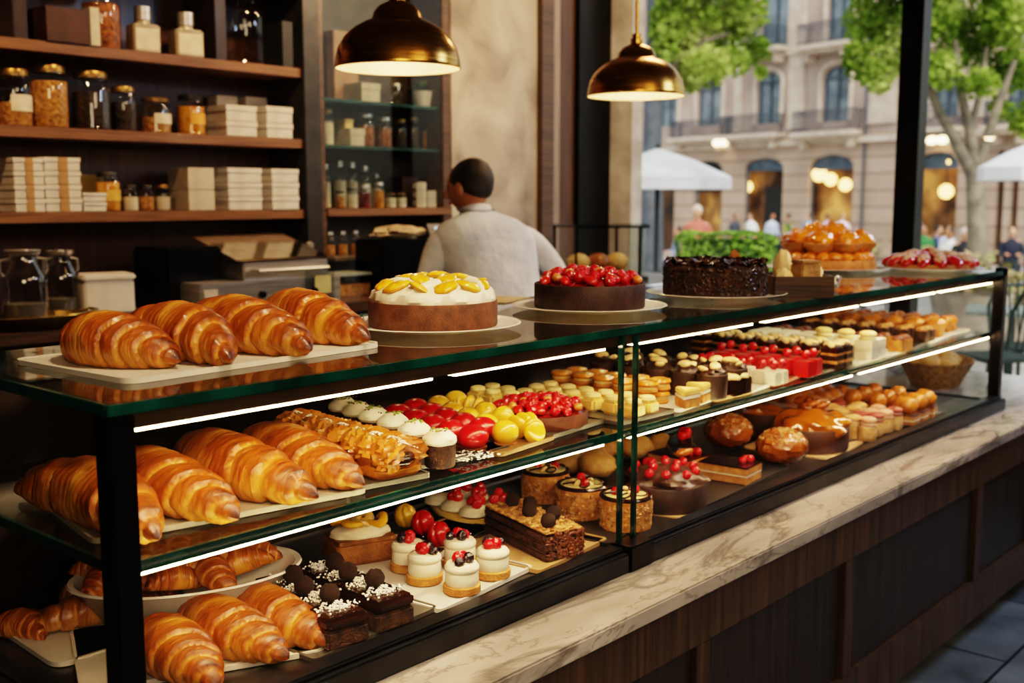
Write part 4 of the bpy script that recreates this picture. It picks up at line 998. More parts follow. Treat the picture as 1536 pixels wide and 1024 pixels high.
# raspberry cream tart (long)
tray((716, 812), (806, 774), .40, D0, 'slate tray under the long raspberry cream tart', TRAYD)
rt = E('raspberry_cream_tart', 'scalloped cream tart topped with four raspberry clusters on a slate tray', 'tart')
c = at(716, 780, dz); rt.location = (c.x+.03, c.y+.06, dz); rt.rotation_euler = (0, 0, -.12)
MB().prism([( .070*math.cos(a)*(1+.10*abs(math.cos(2*a)))+0, .125*math.sin(a)*(1+.06*abs(math.cos(3*a)))) for a in [q*2*PI/56 for q in range(56)]], 0, .016).obj('pastry_base', CHEESE, rt, bevel=.004)
for k, (x, y) in enumerate(((-.034, -.068), (.034, -.074), (-.036, .005), (.036, .0), (-.032, .076), (.032, .072))):
    MB().lathe([(0, .014), (.034, .014), (.042, .020), (.040, .028), (.031, .033), (.028, .036), (.018, .040), (0, .041)], 30).obj('cream_dollop', CREAM, rt, (x, y, .002))
    if k != 4:
        for q in range(3): berry(rt, x+.013*math.cos(q*2.1+k), y+.013*math.sin(q*2.1+k), .040, .0135, q+k)
        berry(rt, x, y, .053, .0125, k)
# nut slab
tray((810, 862), (912, 812), .42, D0, 'tan card tray under the chocolate nut slab', TRAYT)
ns_ = E('chocolate_nut_slab', 'layered dark chocolate slab cake with chopped nuts and truffles on a tan tray', 'cake')
b = at(838, 848, dz); a = at(742, 800, dz); d = (a-b).normalized(); m = b+d*.135; ns_.location = (m.x+.045, m.y-.005, dz); ns_.rotation_euler = (0, 0, math.atan2(d.y, d.x)-PI/2)
for k in range(3):
    MB().box(-.052, .052, -.135, .135, k*.021+.0002, k*.021+.0165).obj('cake_layer', CRUMB, ns_, bevel=.003)
    MB().box(-.050, .050, -.133, .133, k*.021+.0163, k*.021+.0212).obj('ganache_layer', CHOCG, ns_)
scatter(MB().box(-.05, .05, -.133, .133, .0625, .066), 420, lambda i: (Vector((RN.uniform(-.05, .05), RN.uniform(-.132, .132), .067)), Vector((RN.uniform(-1, 1), RN.uniform(-1, 1), 1.5))), .0065, .35).obj('chopped_nut_topping', NUT, ns_, smooth=False)['kind'] = 'stuff'
scatter(MB(), 500, lambda i: (Vector((.0525, RN.uniform(-.134, .134), RN.uniform(.002, .062))), Vector((1, 0, .2))) if i % 3 else (Vector((RN.uniform(-.05, .05), -.1355, RN.uniform(.002, .062))), Vector((0, -1, .2))), .0060, .5).obj('crumb_coat', CHOCM, ns_, smooth=False)['kind'] = 'stuff'
for k in range(5): truffle(ns_, (-.022, .024, -.012, .02, .0)[k], -.1+k*.047, .066, .0175)
# nut coated round cakes
def nut_cake():
    r = E('nut_coated_cake')
    R = .068
    MB().lathe([(0, 0), (R*.96, 0), (R, .075), (0, .075)], 44).obj('cake_body', SPONGE, r)
    def fs(i):
        a = RN.random()*2*PI; z = RN.uniform(.002, .066); return Vector((R*(.965+.04*z/.075)*math.cos(a), R*(.965+.04*z/.075)*math.sin(a), z)), Vector((math.cos(a), math.sin(a), .3))
    scatter(MB(), 420, fs, .0060, .5).obj('chopped_nut_coat', NUT, r, smooth=False)['kind'] = 'stuff'
    MB().lathe([(0, .0751), (R*1.0, .0751), (R*1.02, .079), (R*.98, .083), (R*.86, .0835), (R*.84, .079), (0, .079)], 44).obj('chocolate_ring', CHOCG, r)
    MB().lathe([(0, .0792), (R*.83, .0792), (R*.8, .083), (0, .084)], 36).obj('cream_top', CREAMY, r)
    for q in range(5):
        T = Matrix.Translation((R*.55*math.cos(q*1.26), R*.55*math.sin(q*1.26), .088)) @ Matrix.Rotation(q*1.3, 4, 'Z') @ Matrix.Rotation(.35, 4, 'X')
        MB().tube([(.019*math.cos(t), .013*math.sin(t), 0) for t in [w*2*PI/14 for w in range(15)]], .0025, 6, T).obj('chocolate_curl', CHOC, r)
        O('almond', MC['almond'], r, (R*.4*math.cos(q*1.26+.6), R*.4*math.sin(q*1.26+.6), .089), (.2, .4, q*1.9), .55)
    berry(r, .012, -.015, .083, .013, 1); berry(r, -.022, .02, .083, .012, 2)
    return r
KN = Kind(nut_cake)
tray((934, 826), (1002, 784), .40, D0, 'dark slate tray under the nut-coated round cakes', TRAYD)
for k, (x, y, lab) in enumerate(((938, 800, 'nut-coated round cake with chocolate rings, the one behind the glass mullion'), (872, 782, 'nut-coated round cake with chocolate rings, between the slab and the mullion'), (818, 757, 'nut-coated round cake with berries, rearmost behind the nut slab'))):
    c = base(x, y, dz, .066); KN.put((c.x, c.y, dz), lab, 'cake', 'nut-coated round cakes on the case floor', rz=k*1.5, sc=(.95, .95, .98))
# scones
SCM = cached('scone', lambda: MB().blob((0, 0, .036), (.050, .050, .036), 30, 18, nz=.12, fr=2.2, flatz=0).mesh('scone', SCONE, attr=True))
for k, (x, y) in enumerate(((858, 714), (895, 722), (873, 690), (930, 690), (955, 693), (992, 690))):
    c = base(x, y, dz, .05); o = O('scone', SCM, None, (c.x, c.y, dz), (0, 0, k*1.7), (1.0, 1.1, 1.0, .95, 1.02, 1.0)[k])
    tag(o, f"pale golden scone at the back of the case floor, {ordf(k, 6, 'left')} along the row", 'scone', 'scones at the back of the case floor')
# big chocolate cake
def board(cx, cy, w, d, label, mat=KRAFT, rz=0):
    o = MB().prism(rrect(-w/2, w/2, -d/2, d/2, .02), 0, .0035).obj('cake_board', mat, None, (cx, cy, D0+.0006), (0, 0, rz)); return tag(o, label, 'cake board')
c = base(1005, 772, dz, .105); board(c.x+.02, c.y-.0, .27, .25, 'kraft card board under the chocolate raspberry cake', rz=.25)
kz = D0+.0050
cc = E('chocolate_raspberry_cake', 'round chocolate cake with draped ganache and raspberries behind the mullion', 'cake', (c.x, c.y, kz)); R = .112
MB().lathe([(0, 0), (R*.98, 0), (R, .004), (R*1.01, .062), (R*.99, .066), (R*.94, .066), (0, .064)], 64).obj('chocolate_shell', CRUSTD, cc)
def mound(d, th, ph): return 1+.10*math.sin(ph*5+d.z*3)*math.sin(th)
MB().blob((0, 0, .062), (R*.94, R*.94, .040), 60, 20, nz=.18, fr=2.6, fn=mound).obj('draped_ganache', M('matte_ganache', '#35221a', '#604637', rough=.38, ns=6), cc)
for k in range(15):
    q, a = (.74, k*2*PI/10) if k < 10 else (.36, k*1.3)
    berry(cc, R*q*math.cos(a), R*q*math.sin(a), .082+.022*(1-q), .0125, k)
# berry slices
def berry_slice():
    r = E('chocolate_berry_slice')
    MB().box(-.052, .052, -.075, .075, 0, .022).obj('sponge_layer', SPONGE, r, bevel=.003)
    MB().box(-.052, .052, -.075, .075, .0222, .026).obj('cream_layer', CREAM, r)
    MB().box(-.053, .053, -.076, .076, .0262, .046).obj('sponge_layer', SPONGE, r, bevel=.002)
    MB().box(-.054, .054, -.077, .077, .0462, .051).obj('chocolate_glaze', CHOCG, r, bevel=.002)
    berry(r, .018, -.05, .050, .0125, 1); berry(r, .0, -.035, .050, .0115, 2); berry(r, .026, -.034, .050, .010, 3)
    return r
tray((1068, 768), (1196, 706), .44, D0, 'black slate tray under the chocolate berry slices', TRAYD)
KS = Kind(berry_slice)
c = at(1120, 727, dz); KS.put((c.x+.035, c.y+.075, dz), 'chocolate glazed sponge slice with raspberries, frontmost behind the right glass pane', 'cake slice', 'chocolate berry slices on the slate tray', rz=.1)
c2 = (c.x+.02, c.y+.24)
KS.put((c2[0], c2[1], dz), 'chocolate glazed sponge slice half hidden behind the front berry slice', 'cake slice', 'chocolate berry slices on the slate tray', rz=-.06)
fo = E('folded_chocolate_eclair', 'orange sponge roll folded in dark chocolate with berries, behind the slices', 'pastry', (c2[0]-.015, c2[1]-.02, dz+.052), .5)
MB().blob((0, 0, .022), (.085, .036, .024), 30, 14, flatz=0).obj('sponge_roll', ORAN, fo)
MB().blob((.01, .004, .030), (.088, .040, .025), 30, 14, nz=.2, fr=2).obj('chocolate_drape', M('drape_chocolate', '#1d120d', '#33211a', rough=.25), fo)
for k in range(5): berry(fo, -.03+.02*k, .0-.012*(k % 2), .050+.002*(k % 2), .0135, k)
# glazed nut buns
BNM = cached('nbun', lambda: MB().blob((0, 0, .052), (.078, .078, .055), 48, 26, nz=.10, fr=5, flatz=0, fn=lambda d, th, ph: 1+.035*noise.noise(d*11)).mesh('bun', BUNM, attr=True))
def nut_bun():
    r = E('glazed_nut_bun'); O('bun', BNM, r)
    def fs(i):
        a = RN.random()*2*PI; th = RN.uniform(0, 1.25); d = Vector((math.sin(th)*math.cos(a), math.sin(th)*math.sin(a), math.cos(th))); return Vector((d.x*.078, d.y*.078, .052+d.z*.055)), d
    scatter(MB(), 240, fs, .0070, .4).obj('chopped_nut_topping', NUT, r, smooth=False)['kind'] = 'stuff'
    return r
KNB = Kind(nut_bun)
c = base(1172, 703, dz, .078); KNB.put((c.x, c.y, dz), 'round glazed nut bun, the nearer one, in front of the caramel cakes', 'bun', 'glazed nut buns on the case floor', sc=1.0)
c = base(1092, 678, dz, .08); KNB.put((c.x, c.y, dz), 'round glazed nut bun, the one set back behind the berry slices', 'bun', 'glazed nut buns on the case floor', rz=2.1, sc=1.0)
# caramel cakes
c = base(1232, 683, dz, .12); board(c.x+.02, c.y+.01, .32, .30, 'kraft card board under the front caramel cake', rz=.1)
def caramel(nm, R, label, loc, topn):
    r = E('caramel_cake', label, 'cake', loc)
    MB().lathe([(0, 0), (R*.98, 0), (R, .004), (R*1.01, .070), (R*.985, .074), (R*.95, .072), (0, .070)], 60).obj('chocolate_shell', M('caramel_cake_shell', '#3b2217', '#523020', rough=.55, ns=20), r)
    MB().blob((0, 0, .070), (R*.955, R*.955,   .056 if topn else .024), 54, 18, nz=.22, fr=2.2, fn=lambda d, th, ph: 1+.05*math.sin(ph*3+th*4)).obj('caramel_topping', CARA, r)
    for k in range(topn):
        O('glazed_almond', cached('galm', lambda: MB().blob((0, 0, 0), (.026, .016, .012), 20, 12, nz=.15).mesh('glazed_almond', BUNM, attr=True)), r, (.035*math.cos(k*2.4)*(k % 3)*.6, .035*math.sin(k*2.4)*(k % 3)*.6, .128+.006*(k % 4)), (.4*math.sin(k), .3, k*1.3))
    return r
caramel('a', .125, 'tall caramel-topped chocolate cake crowned with glazed almonds on a card board', (c.x, c.y, kz), 12)
c = base(1148, 650, dz, .12); caramel('b', .118, 'flat caramel-topped chocolate cake half hidden behind the almond-crowned one', (c.x-.02, c.y-.01, D0+.0006), 0)
# macaron towers
tray((1258, 676), (1396, 638), .40, D0, 'black tray under the macaron towers', TRAYD)
def tower():
    r = E('biscuit_drum'); 
    MB().lathe([(0, 0), (.026, 0), (.0275, .003), (.0275, .040), (.026, .042), (0, .042)], 40, wob=lambda a, j, rr, z: 1+.025*math.cos(a*20)).obj('ridged_wall', BISC, r)
    MB().lathe([(0, .0421), (.024, .0421), (.024, .044), (0, .044)], 24).obj('cream_layer', CREAM, r)
    return r
KT = Kind(tower)
pa, pb = base(1330, 656, dz, .03), base(1352, 648, dz, .03)
n = 0
for j in range(5):
    for i in range(4):
        c = Vector((pa.x+.076*(i-1.4)+.01*math.sin(j*3+i), pa.y+.074*j+.01*(i % 2), dz))
        if c.y > .60: continue
        col = (KM3, KM1, KM3, KM1)[i] if j == 0 else (KM2, KM2, KM2, KM2)[i] if j == 2 else (KM3, KM2, KM1, KM3)[(i+j) % 4]
        cn = 'rose' if col is KM1 else 'tan' if col is KM2 else 'pink'
        w_ = f"{ordf(j, 5)} rank, {ordf(i, 4, 'left')}"
        KT.put((c.x, c.y, dz), f"biscuit drum under a {cn} macaron, {w_}", 'biscuit', 'biscuit drums on the black tray', rz=n, sc=1.12)
        col.put((c.x, c.y, dz+.0495), f"{cn} macaron sitting on a biscuit drum, {w_}", 'macaron', 'macarons on the biscuit drums', rz=n, sc=1.18); n += 1
# choux on layer cakes
tray((1388, 640), (1440, 622), .42, D0, 'grey tray under the choux layer cakes', TRAYG)
def layer_choux():
    r = E('choux_layer_cake'); z = 0
    for k, (m, h, nm) in enumerate(((SPONGE, .012, 'sponge_layer'), (CREAM, .004, 'cream_layer'), (SPONGE, .012, 'sponge_layer'), (CRUST, .006, 'glaze_layer'))):
        MB().box(-.03, .03, -.03, .03, z+.0001, z+h).obj(nm, m, r, bevel=.0015); z += h
    O('choux_bun', cached('lchx', lambda: MB().blob((0, 0, .058), (.030, .030, .029), 26, 16, nz=.10, fr=3).mesh('choux_bun', PUFF, attr=True)), r)
    return r
KL = Kind(layer_choux)
pa = base(1392, 642, dz, .035); n = 0
for j in range(4):
    for i in range(3):
        c = Vector((pa.x+.095*i+.012*j, pa.y+.10*j, dz))
        if c.y > .60 or c.x > 3.74: continue
        KL.put((c.x, c.y, dz), f"layer cake with an orange choux ball, {ordf(j, 4)} rank, {ordf(i, 3, 'left')}", 'cake', 'choux layer cakes on the case floor', rz=.1*n, sc=1.08); n += 1
CHM = cached('chxb', lambda: MB().blob((0, 0, .036), (.038, .038, .037), 26, 16, nz=.10, fr=3, flatz=0).mesh('choux_ball', PUFF, attr=True))
tray((1268, 628), (1340, 607), .20, D0, 'dark tray of choux balls at the back of the case floor', TRAYD)
pa = base(1290, 634, dz, .04); n = 0
for j in range(3):
    for i in range(4):
        c = Vector((2.99+.085*i+.02*j, .40+.085*j, dz))
        o = O('choux_ball', CHM, None, c, (0, 0, n*1.1), 1.1)
        tag(o, f"orange choux ball on the dark tray, {ordf(j, 3)} rank, {ordf(i, 4, 'left')}", 'choux', 'choux balls at the back of the case floor'); n += 1

# keep everything that stands in the case clear of its panes
bpy.context.view_layer.update()
kidmap = {}
for o in COL.objects:
    if o.parent: kidmap.setdefault(o.parent.name, []).append(o)
def meshes_of(o): return ([o] if o.type == 'MESH' else [])+[m for k in kidmap.get(o.name, []) for m in meshes_of(k)]
for o in list(COL.objects):
    if o.parent or not (.77 < o.location.z < 1.25 and -.05 < o.location.x < 3.9 and -.1 < o.location.y < .75) or o.get('kind') == 'structure' or o is case: continue
    cs = [m.matrix_world @ Vector(b) for m in meshes_of(o) for b in m.bound_box]
    if not cs: continue
    x0, x1, y0, y1 = min(c.x for c in cs), max(c.x for c in cs), min(c.y for c in cs), max(c.y for c in cs)
    if x0 < .040: o.location.x += .040-x0
    if x1 > 3.77: o.location.x -= x1-3.77
    if y0 < .036: o.location.y += .036-y0
    elif y1 > .628: o.location.y -= min(y1-.628, max(0, y0-.036))
# ================================================================ BACK SHELVES
YB = 2.97
su = E('shelving_unit', 'tall dark walnut shelving unit stocked with jars and boxes behind the counter', 'shelves', (.8, YB, 0))
def spart(x0, x1, y0, y1, z0, z1, nm, m, bev=.003, par=None, ox=.8):
    p = par or su
    return MB().box(x0-ox, x1-ox, y0-YB, y1-YB, z0, z1).obj(nm, m, p, bevel=bev)
B1, B2, B3 = 2.222, 1.882, 1.540
XL, XR = -1.0, 2.66
spart(XL, XR, 3.25, 3.275, 1.12, 3.28, 'back_panel', WOOD('shelf_back_wood', '#2e1c10', '#4d2e19', scale=(22, 22, 1.2)), 0)
for z in (B1, B2, B3, 2.60, 2.95): spart(XL, XR, YB, 3.25, z-.045, z, 'shelf', SHELFW)
spart(XR, XR+.10, YB-.02, 3.27, 1.1215, 3.28, 'upright', M('dark_steel_upright', '#2c2c2b', '#3a3937', rough=.4, metal=.3))
for px in (31, 331):
    x = atY(px, 40, YB+.02).x; spart(x-.03, x+.03, YB+.02, 3.25, B1, 2.555, 'upright', DARKW)
BB = E('back_bar_counter', 'dark wooden back bar counter along the wall under the shelves', 'counter', (.8, 2.45, 0))
MB().box(-1.9, 2.89, 0, .80, 1.075, 1.12).obj('worktop', WALNUT, BB, bevel=.004)
MB().box(-1.88, 2.87, .04, .78, .0, 1.0745).obj('cupboard_body', DARKW, BB)
sc_ = E('side_counter', 'grey-topped side counter by the window and stone pillar', 'counter', (4.54, 2.35, 0))
MB().box(-.62, .60, -.58, .56, 1.08, 1.12).obj('worktop', M('grey_stone_worktop', '#4b4a48', '#6a6865', rough=.3, ns=8), sc_, bevel=.004)
MB().box(-.60, .58, -.56, .55, 0, 1.0795).obj('cupboard_body', DARKW, sc_)
PAPER = M('cream_paper', '#bdb2a0', '#cfc5b4', rough=.8, ns=20)
BOXW = M('white_card_box', '#b4b0aa', '#cbc7c0', rough=.75, ns=10)
BOXC = M('cream_card_box', '#a89f90', '#beb5a5', rough=.75, ns=10)
RIB = M('tan_ribbon', '#8a6a44', '#a5835a', rough=.6)
JLID = M('aged_brass_lid', '#7a6038', '#a08453', rough=.35, metal=.8)
BLID = M('black_lid', '#0d0d0d', '#1a1918', rough=.4)
NUTS = M('jar_nuts', '#8a5a28', '#c9924e', rough=.7, ns=60, bump=1, bs=60, dist=.01)
BEANS = M('jar_beans', '#1c110b', '#34200f', rough=.5, ns=60, bump=1, bs=60, dist=.01)
PEEL = M('jar_dried_peel', '#5e3014', '#a5622a', rough=.6, ns=50, bump=1, bs=50, dist=.01)
HONEY = M('jar_honey', '#b5701a', '#dfa23a', rough=.2, ns=30)
SUGJ = M('jar_sugar', '#cfc3ae', '#e8dfcf', rough=.8)
JAMJ = M('jar_jam', '#5a0f14', '#7c1a1c', rough=.2)
def jar(px, zb, wpx, hpx, fill, lid, label, y=3.07, fillh=.75, neck=.8, paper=None, group='jars on the back shelves', nm='storage_jar', lidh=.12):
    p = atY(px, 200, y); s = mpp(p)
    R, H = wpx*s/2, hpx*s
    r = E(nm, label, 'jar', (p.x, y, zb+.0006), 0, group)
    nk = neck*R
    MB().lathe([(0, 0), (R*.92, 0), (R, H*.03), (R, H*.66), (R*.96, H*.74), (nk, H*.84), (nk, H*(1-lidh))], 28, cap=False).obj('glass_body', JARG, r)
    if fill: MB().lathe([(0, H*.015), (R*.9, H*.015), (R*.95, H*.05), (R*.95, H*.05+(H*.66)*fillh), (0, H*.06+(H*.66)*fillh)], 24).obj('contents', fill, r)
    if lid: MB().lathe([(0, H*(1-lidh)), (nk*1.08, H*(1-lidh)), (nk*1.1, H*(1-lidh*.3)), (nk*1.0, H), (0, H)], 24).obj('lid', lid, r)
    if paper: 
        v = []; n = 9
        for q in range(n):
            a = math.radians(-110+q*14)-.25; v += [(R*1.01*math.cos(a), R*1.01*math.sin(a), H*.26), (R*1.01*math.cos(a), R*1.01*math.sin(a), H*.55)]
        MB().add(v, [(2*q, 2*q+2, 2*q+3, 2*q+1) for q in range(n-1)]).obj('paper_label', paper, r)
    return r
def bottle(px, zb, wpx, hpx, m, cap, label, y=3.06, square=True, group='bottles on the back shelves'):
    p = atY(px, 200, y); s = mpp(p); W, H = wpx*s, hpx*s
    r = E('bottle', label, 'bottle', (p.x, y, zb+.0006), -.15, group)
    MB().prism(rrect(-W/2, W/2, -W*.4, W*.4, W*.15), 0, H*.62).obj('bottle_body', m, r, bevel=W*.06)
    MB().lathe([(W*.30, H*.60), (W*.24, H*.70), (W*.24, H*.73), (0, H*.73)], 20).obj('neck', m, r)
    MB().lathe([(0, H*.72), (W*.28, H*.72), (W*.28, H), (0, H)], 20).obj('cap', cap, r)
    MB().box(-W*.42, W*.42, -W*.405, -W*.40, H*.08, H*.52).obj('paper_label', PAPER, r, smooth=False)
    return r
def cbox(px, zb, wpx, hpx, label, m=None, y=3.06, d=.17, lift=0, lid=True, ribbon=False, group='boxes on the back shelves', rz=0, ref=200, nm='cake_box'):
    p = atY(px, ref, y); s = mpp(p); W, H = wpx*s*1.06, hpx*s
    r = E(nm, label, 'box', (p.x+.02, y, zb+.0006+lift), rz, group)
    MB().box(-W/2, W/2, -d/2, d/2, 0, H*.72 if lid else H).obj('box_body', m or BOXW, r, bevel=.002)
    if lid: MB().box(-W/2-.003, W/2+.003, -d/2-.003, d/2+.003, H*.62, H-.001).obj('lid', m or BOXW, r, bevel=.002)
    if ribbon: MB().box(-W*.12, W*.14, -d/2-.0045, d/2+.0045, 0.001, H-.0005).obj('ribbon', RIB, r)
    return H
# board 1
BOOKM = M('dark_red_cloth', '#2a1512', '#3d211c', rough=.6)
cbox(86, B1, 62, 50, 'dark brown presentation box on the top shelf', BOOKM, d=.2, lid=False, nm='presentation_box')
cbox(126, B1, 14, 55, 'slim pale grey box standing beside the dark presentation box', BOXC, d=.2, lid=False, nm='slim_box')
jar(160, B1, 54, 92, PEEL, JLID, 'large jar of dried brown peel on the top shelf', fillh=1.0)
bottle(221, B1, 42, 68, M('pale_bottle_glass', '#8f8675', '#b5ab97', rough=.3), STEEL, 'square bottle with a silver cap on the top shelf, beside the jar of peel')
bottle(284, B1, 44, 66, M('pale_bottle_glass', '#8f8675', '#b5ab97', rough=.3), STEEL, 'square bottle with a silver cap on the top shelf, beside the dark divider')
jar(373, B1, 56, 105, None, None, 'tall empty glass vase shaped jar at the end of the top shelf', nm='glass_vase', neck=.55)
cbox(415, B1, 18, 66, 'slim dark framed panel standing at the end of the top shelf', CHARC, d=.16, lid=False, nm='framed_panel')
# board 2
jar(24, B2, 50, 84, NUTS, JLID, 'squat clip jar of nuts with an oval paper label on the middle shelf', fillh=.55, paper=PAPER)
jar(77, B2, 54, 92, NUTS, JLID, 'tall jar full of pale nuts on the middle shelf', fillh=1.05)
jar(139, B2, 56, 86, BEANS, JLID, 'large clip jar of dark beans on the middle shelf', fillh=.9)
jar(187, B2, 38, 66, BEANS, JLID, 'narrow jar of dark beans on the middle shelf', fillh=.9)
jar(234, B2, 46, 52, NUTS, JLID, 'short jar with a paper label and pale lid on the middle shelf', fillh=.6, paper=PAPER)
jar(287, B2, 42, 58, HONEY, BLID, 'amber jar with a black lid and orange label on the middle shelf', fillh=1.0, paper=M('amber_label', '#c98a3a', '#e0a858', rough=.6))
def stack(px, zb, wpx, hs, lab, m=None, **kw):
    z = 0
    for k, h in enumerate(hs):
        w_ = 'bottom' if k == 0 else 'top' if k == len(hs)-1 else ('second' if k == 1 else 'third')+' from bottom'
        z += cbox(px, zb, wpx, h, lab.format(w_), m, lift=z, **kw)+.0008
stack(342, B2, 50, (22, 23), 'white card box, {} in the near stack at the end of the middle shelf')
stack(399, B2, 44, (22, 24), 'white card box, {} in the last stack on the middle shelf')
cbox(330, B2, 34, 62, 'taller cream box behind the near stack on the middle shelf', BOXC, y=3.19, d=.08, lid=False)
cbox(374, B2, 36, 62, 'taller cream box behind the last stack on the middle shelf', BOXC, y=3.19, d=.08, lid=False)
# board 3
stack(18, B3, 42, (20, 20, 20, 20), 'white box with tan ribbon, {} in the outermost stack of the lower shelf', ribbon=True)
stack(69, B3, 52, (20, 20, 20, 20), 'white box with tan ribbon, {} in the second stack of the lower shelf', ribbon=True)
YEL = M('mustard_card', '#8a6f24', '#a5873a', rough=.6)
stack(116, B3, 34, (14, 14), 'small white box, {} of two before the mustard box', nm='small_box')
cbox(121, B3, 36, 54, 'mustard yellow box behind the two small white boxes', YEL, y=3.2, d=.07, lid=False)
jar(158, B3, 36, 58, HONEY, BLID, 'golden tin jar with a black lid on the lower shelf', fillh=1.05, paper=M('gold_label', '#b59038', '#d0ab55', rough=.4))
for k, px in enumerate((191, 215, 240)):
    jar(px, B3, 24, 38, (SUGJ, NUTS, SUGJ)[k], (BLID, BLID, JLID)[k], f"small spice jar on the lower shelf, {ordf(k, 3, 'left')} of three", group='small spice jars on the lower shelf')
stack(278, B3, 42, (30, 33), 'tall grey-white carton, {} of the pair on the lower shelf', M('grey_white_carton', '#a89f92', '#bdb4a6', rough=.75), lid=False, nm='carton')
stack(344, B3, 56, (20, 20, 22), 'white lidded box, {} in the first stack beside the cartons')
stack(405, B3, 46, (20, 20, 20), 'white lidded box, {} in the second stack beside the cartons', y=3.05)
stack(440, B3, 20, (17, 18, 18), 'white lidded box, {} in the end stack beside the steel upright', y=3.10, d=.13)
# ---------------------------------------------------------------- glass-fronted cabinet
gc = E('glass_fronted_cabinet', 'glass-fronted display cabinet between the shelves and the stone wall', 'cabinet', (3.2, YB, 0))
def gpart(x0, x1, y0, y1, z0, z1, nm, m, bev=.003, smooth=True): return MB().box(x0-3.2, x1-3.2, y0-YB, y1-YB, z0, z1).obj(nm, m, gc, bevel=bev, smooth=smooth)
G0, G1 = 2.77, 3.69
gpart(G0, G1, 3.25, 3.275, 1.12, 3.28, 'back_panel', M('cabinet_back', '#3a3128', '#4c4236', rough=.5), 0)
gpart(G1-.06, G1, YB, 3.25, 1.12, 3.28, 'side_panel', WALNUT); gpart(G0, G0+.03, YB, 3.25, 1.12, 3.28, 'side_panel', WALNUT)
za = atY(580, 153, YB).z; zb_ = atY(580, 220, YB).z; zc = atY(580, 312, YB).z
for z in (za, zb_): gpart(G0+.03, G1-.06, YB+.03, 3.25, z-.016, z, 'glass_shelf', M('smoky_glass_shelf', '#16302c', '#1f4039', rough=.15), 0, False)
gpart(G0+.03, G1-.0, YB-.01, 3.25, zc-.04, zc, 'shelf', SHELFW)
zd_ = atY(540, 383, YB).z
gpart(G0+.03, G0+.46, YB-.06, 3.25, zd_-.02, zd_, 'shelf', M('grey_ledge', '#5a564e', '#716b60', rough=.4))
gpart(G0+.03, G1-.06, YB+.002, YB+.008, zc+.02, 3.2, 'glass_door', GLASS('cabinet_glass', (.9, .93, .92), 1.3), 0, False)
gk = dict(y=3.12)
cbox(536, za, 34, 28, 'cream keepsake box on the upper cabinet shelf', BOXC, ref=130, nm='keepsake_box', **gk)
jar(594, za, 20, 32, None, STEEL, 'clear tumbler jar on the upper cabinet shelf', **gk, nm='glass_tumbler')
pt = E('small_planter', 'small white pot with dark foliage on the upper cabinet shelf', 'pot'); p = atY(636, 140, 3.12); pt.location = (p.x, 3.12, za+.0006)
MB().lathe([(0, 0), (.05, 0), (.07, .09), (.064, .09), (.06, .08), (0, .08)], 24).obj('pot', WHITE, pt)
scatter(MB(), 120, lambda i: (Vector((RN.gauss(0, .03), RN.gauss(0, .03), .09+RN.random()*.05)), Vector((RN.gauss(0, 1), RN.gauss(0, 1), 1))), .018, .08).obj('foliage', M('dark_foliage', '#1c2b16', '#3b4d28', rough=.6), pt, smooth=False)
cbox(508, za, 44, 105, 'tall pale rose carton at the back of the upper cabinet shelf', M('rose_carton', '#94745e', '#a9866d', rough=.7), ref=60, y=3.21, d=.07, lid=False, nm='carton')
jar(490, zb_, 22, 54, SUGJ, JLID, 'pale jar at the near end of the cabinet shelf behind the lamp', **gk, fillh=.9)
cbox(516, zb_, 26, 26, 'cream gift box on the cabinet shelf, the larger below', BOXC, ref=200, nm='gift_box', **gk)
cbox(512, zb_, 14, 14, 'small yellow gift box on top of the cream one', M('pale_yellow_card', '#b9a060', '#cdb57a', rough=.7), ref=200, lift=26*mpp(atY(516, 200, 3.12))+.001, nm='gift_box', d=.08, y=3.12)
for k, (px, w, h, fl, lid, lab) in enumerate(((547, 30, 50, PEEL, STEEL, 'clip jar of orange preserves in the cabinet, left of its twin'), (575, 26, 46, PEEL, STEEL, 'clip jar of orange preserves in the cabinet, beside the dark jars'), (600, 22, 44, BEANS, JLID, 'dark jar in the cabinet with an amber lid'), (620, 18, 48, BEANS, JLID, 'slim dark jar in the cabinet, next to the amber lidded one'), (642, 20, 44, HONEY, BLID, 'honey jar with a yellow base in the cabinet'), (660, 12, 46, JAMJ, BLID, 'thin dark red jar at the end of the cabinet shelf'))):
    jar(px, zb_, w, h, fl, lid, lab, **gk, fillh=.9, group='jars in the glass cabinet')
for k, px in enumerate((487, 508, 527, 546, 563)):
    jar(px, zc, (15, 20, 17, 19, 14)[k], (66, 70, 68, 62, 50)[k], SUGJ, STEEL, f"pale milk bottle on the wooden cabinet shelf, {ordf(k, 5, 'left')} of five", y=3.19, fillh=.8, neck=.5, group='milk bottles in the cabinet', nm='milk_bottle')
for k, (px, w, h, fl, lid, c_) in enumerate(((508, 15, 26, NUTS, BLID, 'brown'), (526, 18, 30, SUGJ, BLID, 'pale'), (545, 19, 34, JAMJ, STEEL, 'dark red'), (567, 16, 38, HONEY, STEEL, 'amber'), (585, 16, 22, SUGJ, JLID, 'pale squat'), (601, 15, 22, SUGJ, JLID, 'pale squat'))):
    jar(px, zc, w, h, fl, lid, f"small {c_} preserve jar on the wooden cabinet shelf, {ordf(k, 6, 'left')} of six", y=3.03, fillh=.95, group='preserve jars in the cabinet', nm='preserve_jar')
cbox(603, zc, 30, 46, 'dark brown caddy box behind the preserve jars', BOOKM, y=3.18, d=.1, lid=True, ref=290, nm='caddy_box')
MUG = Kind(lambda: (lambda r: (MB().prism(rrect(-.026, .026, -.026, .026, .008), 0, .046).obj('cup_body', WHITE, r, bevel=.002), MB().tube([(.026, 0, .036), (.04, 0, .032), (.04, 0, .016), (.026, 0, .012)], .004, 8).obj('handle', WHITE, r), r)[2])(E('white_cup')))
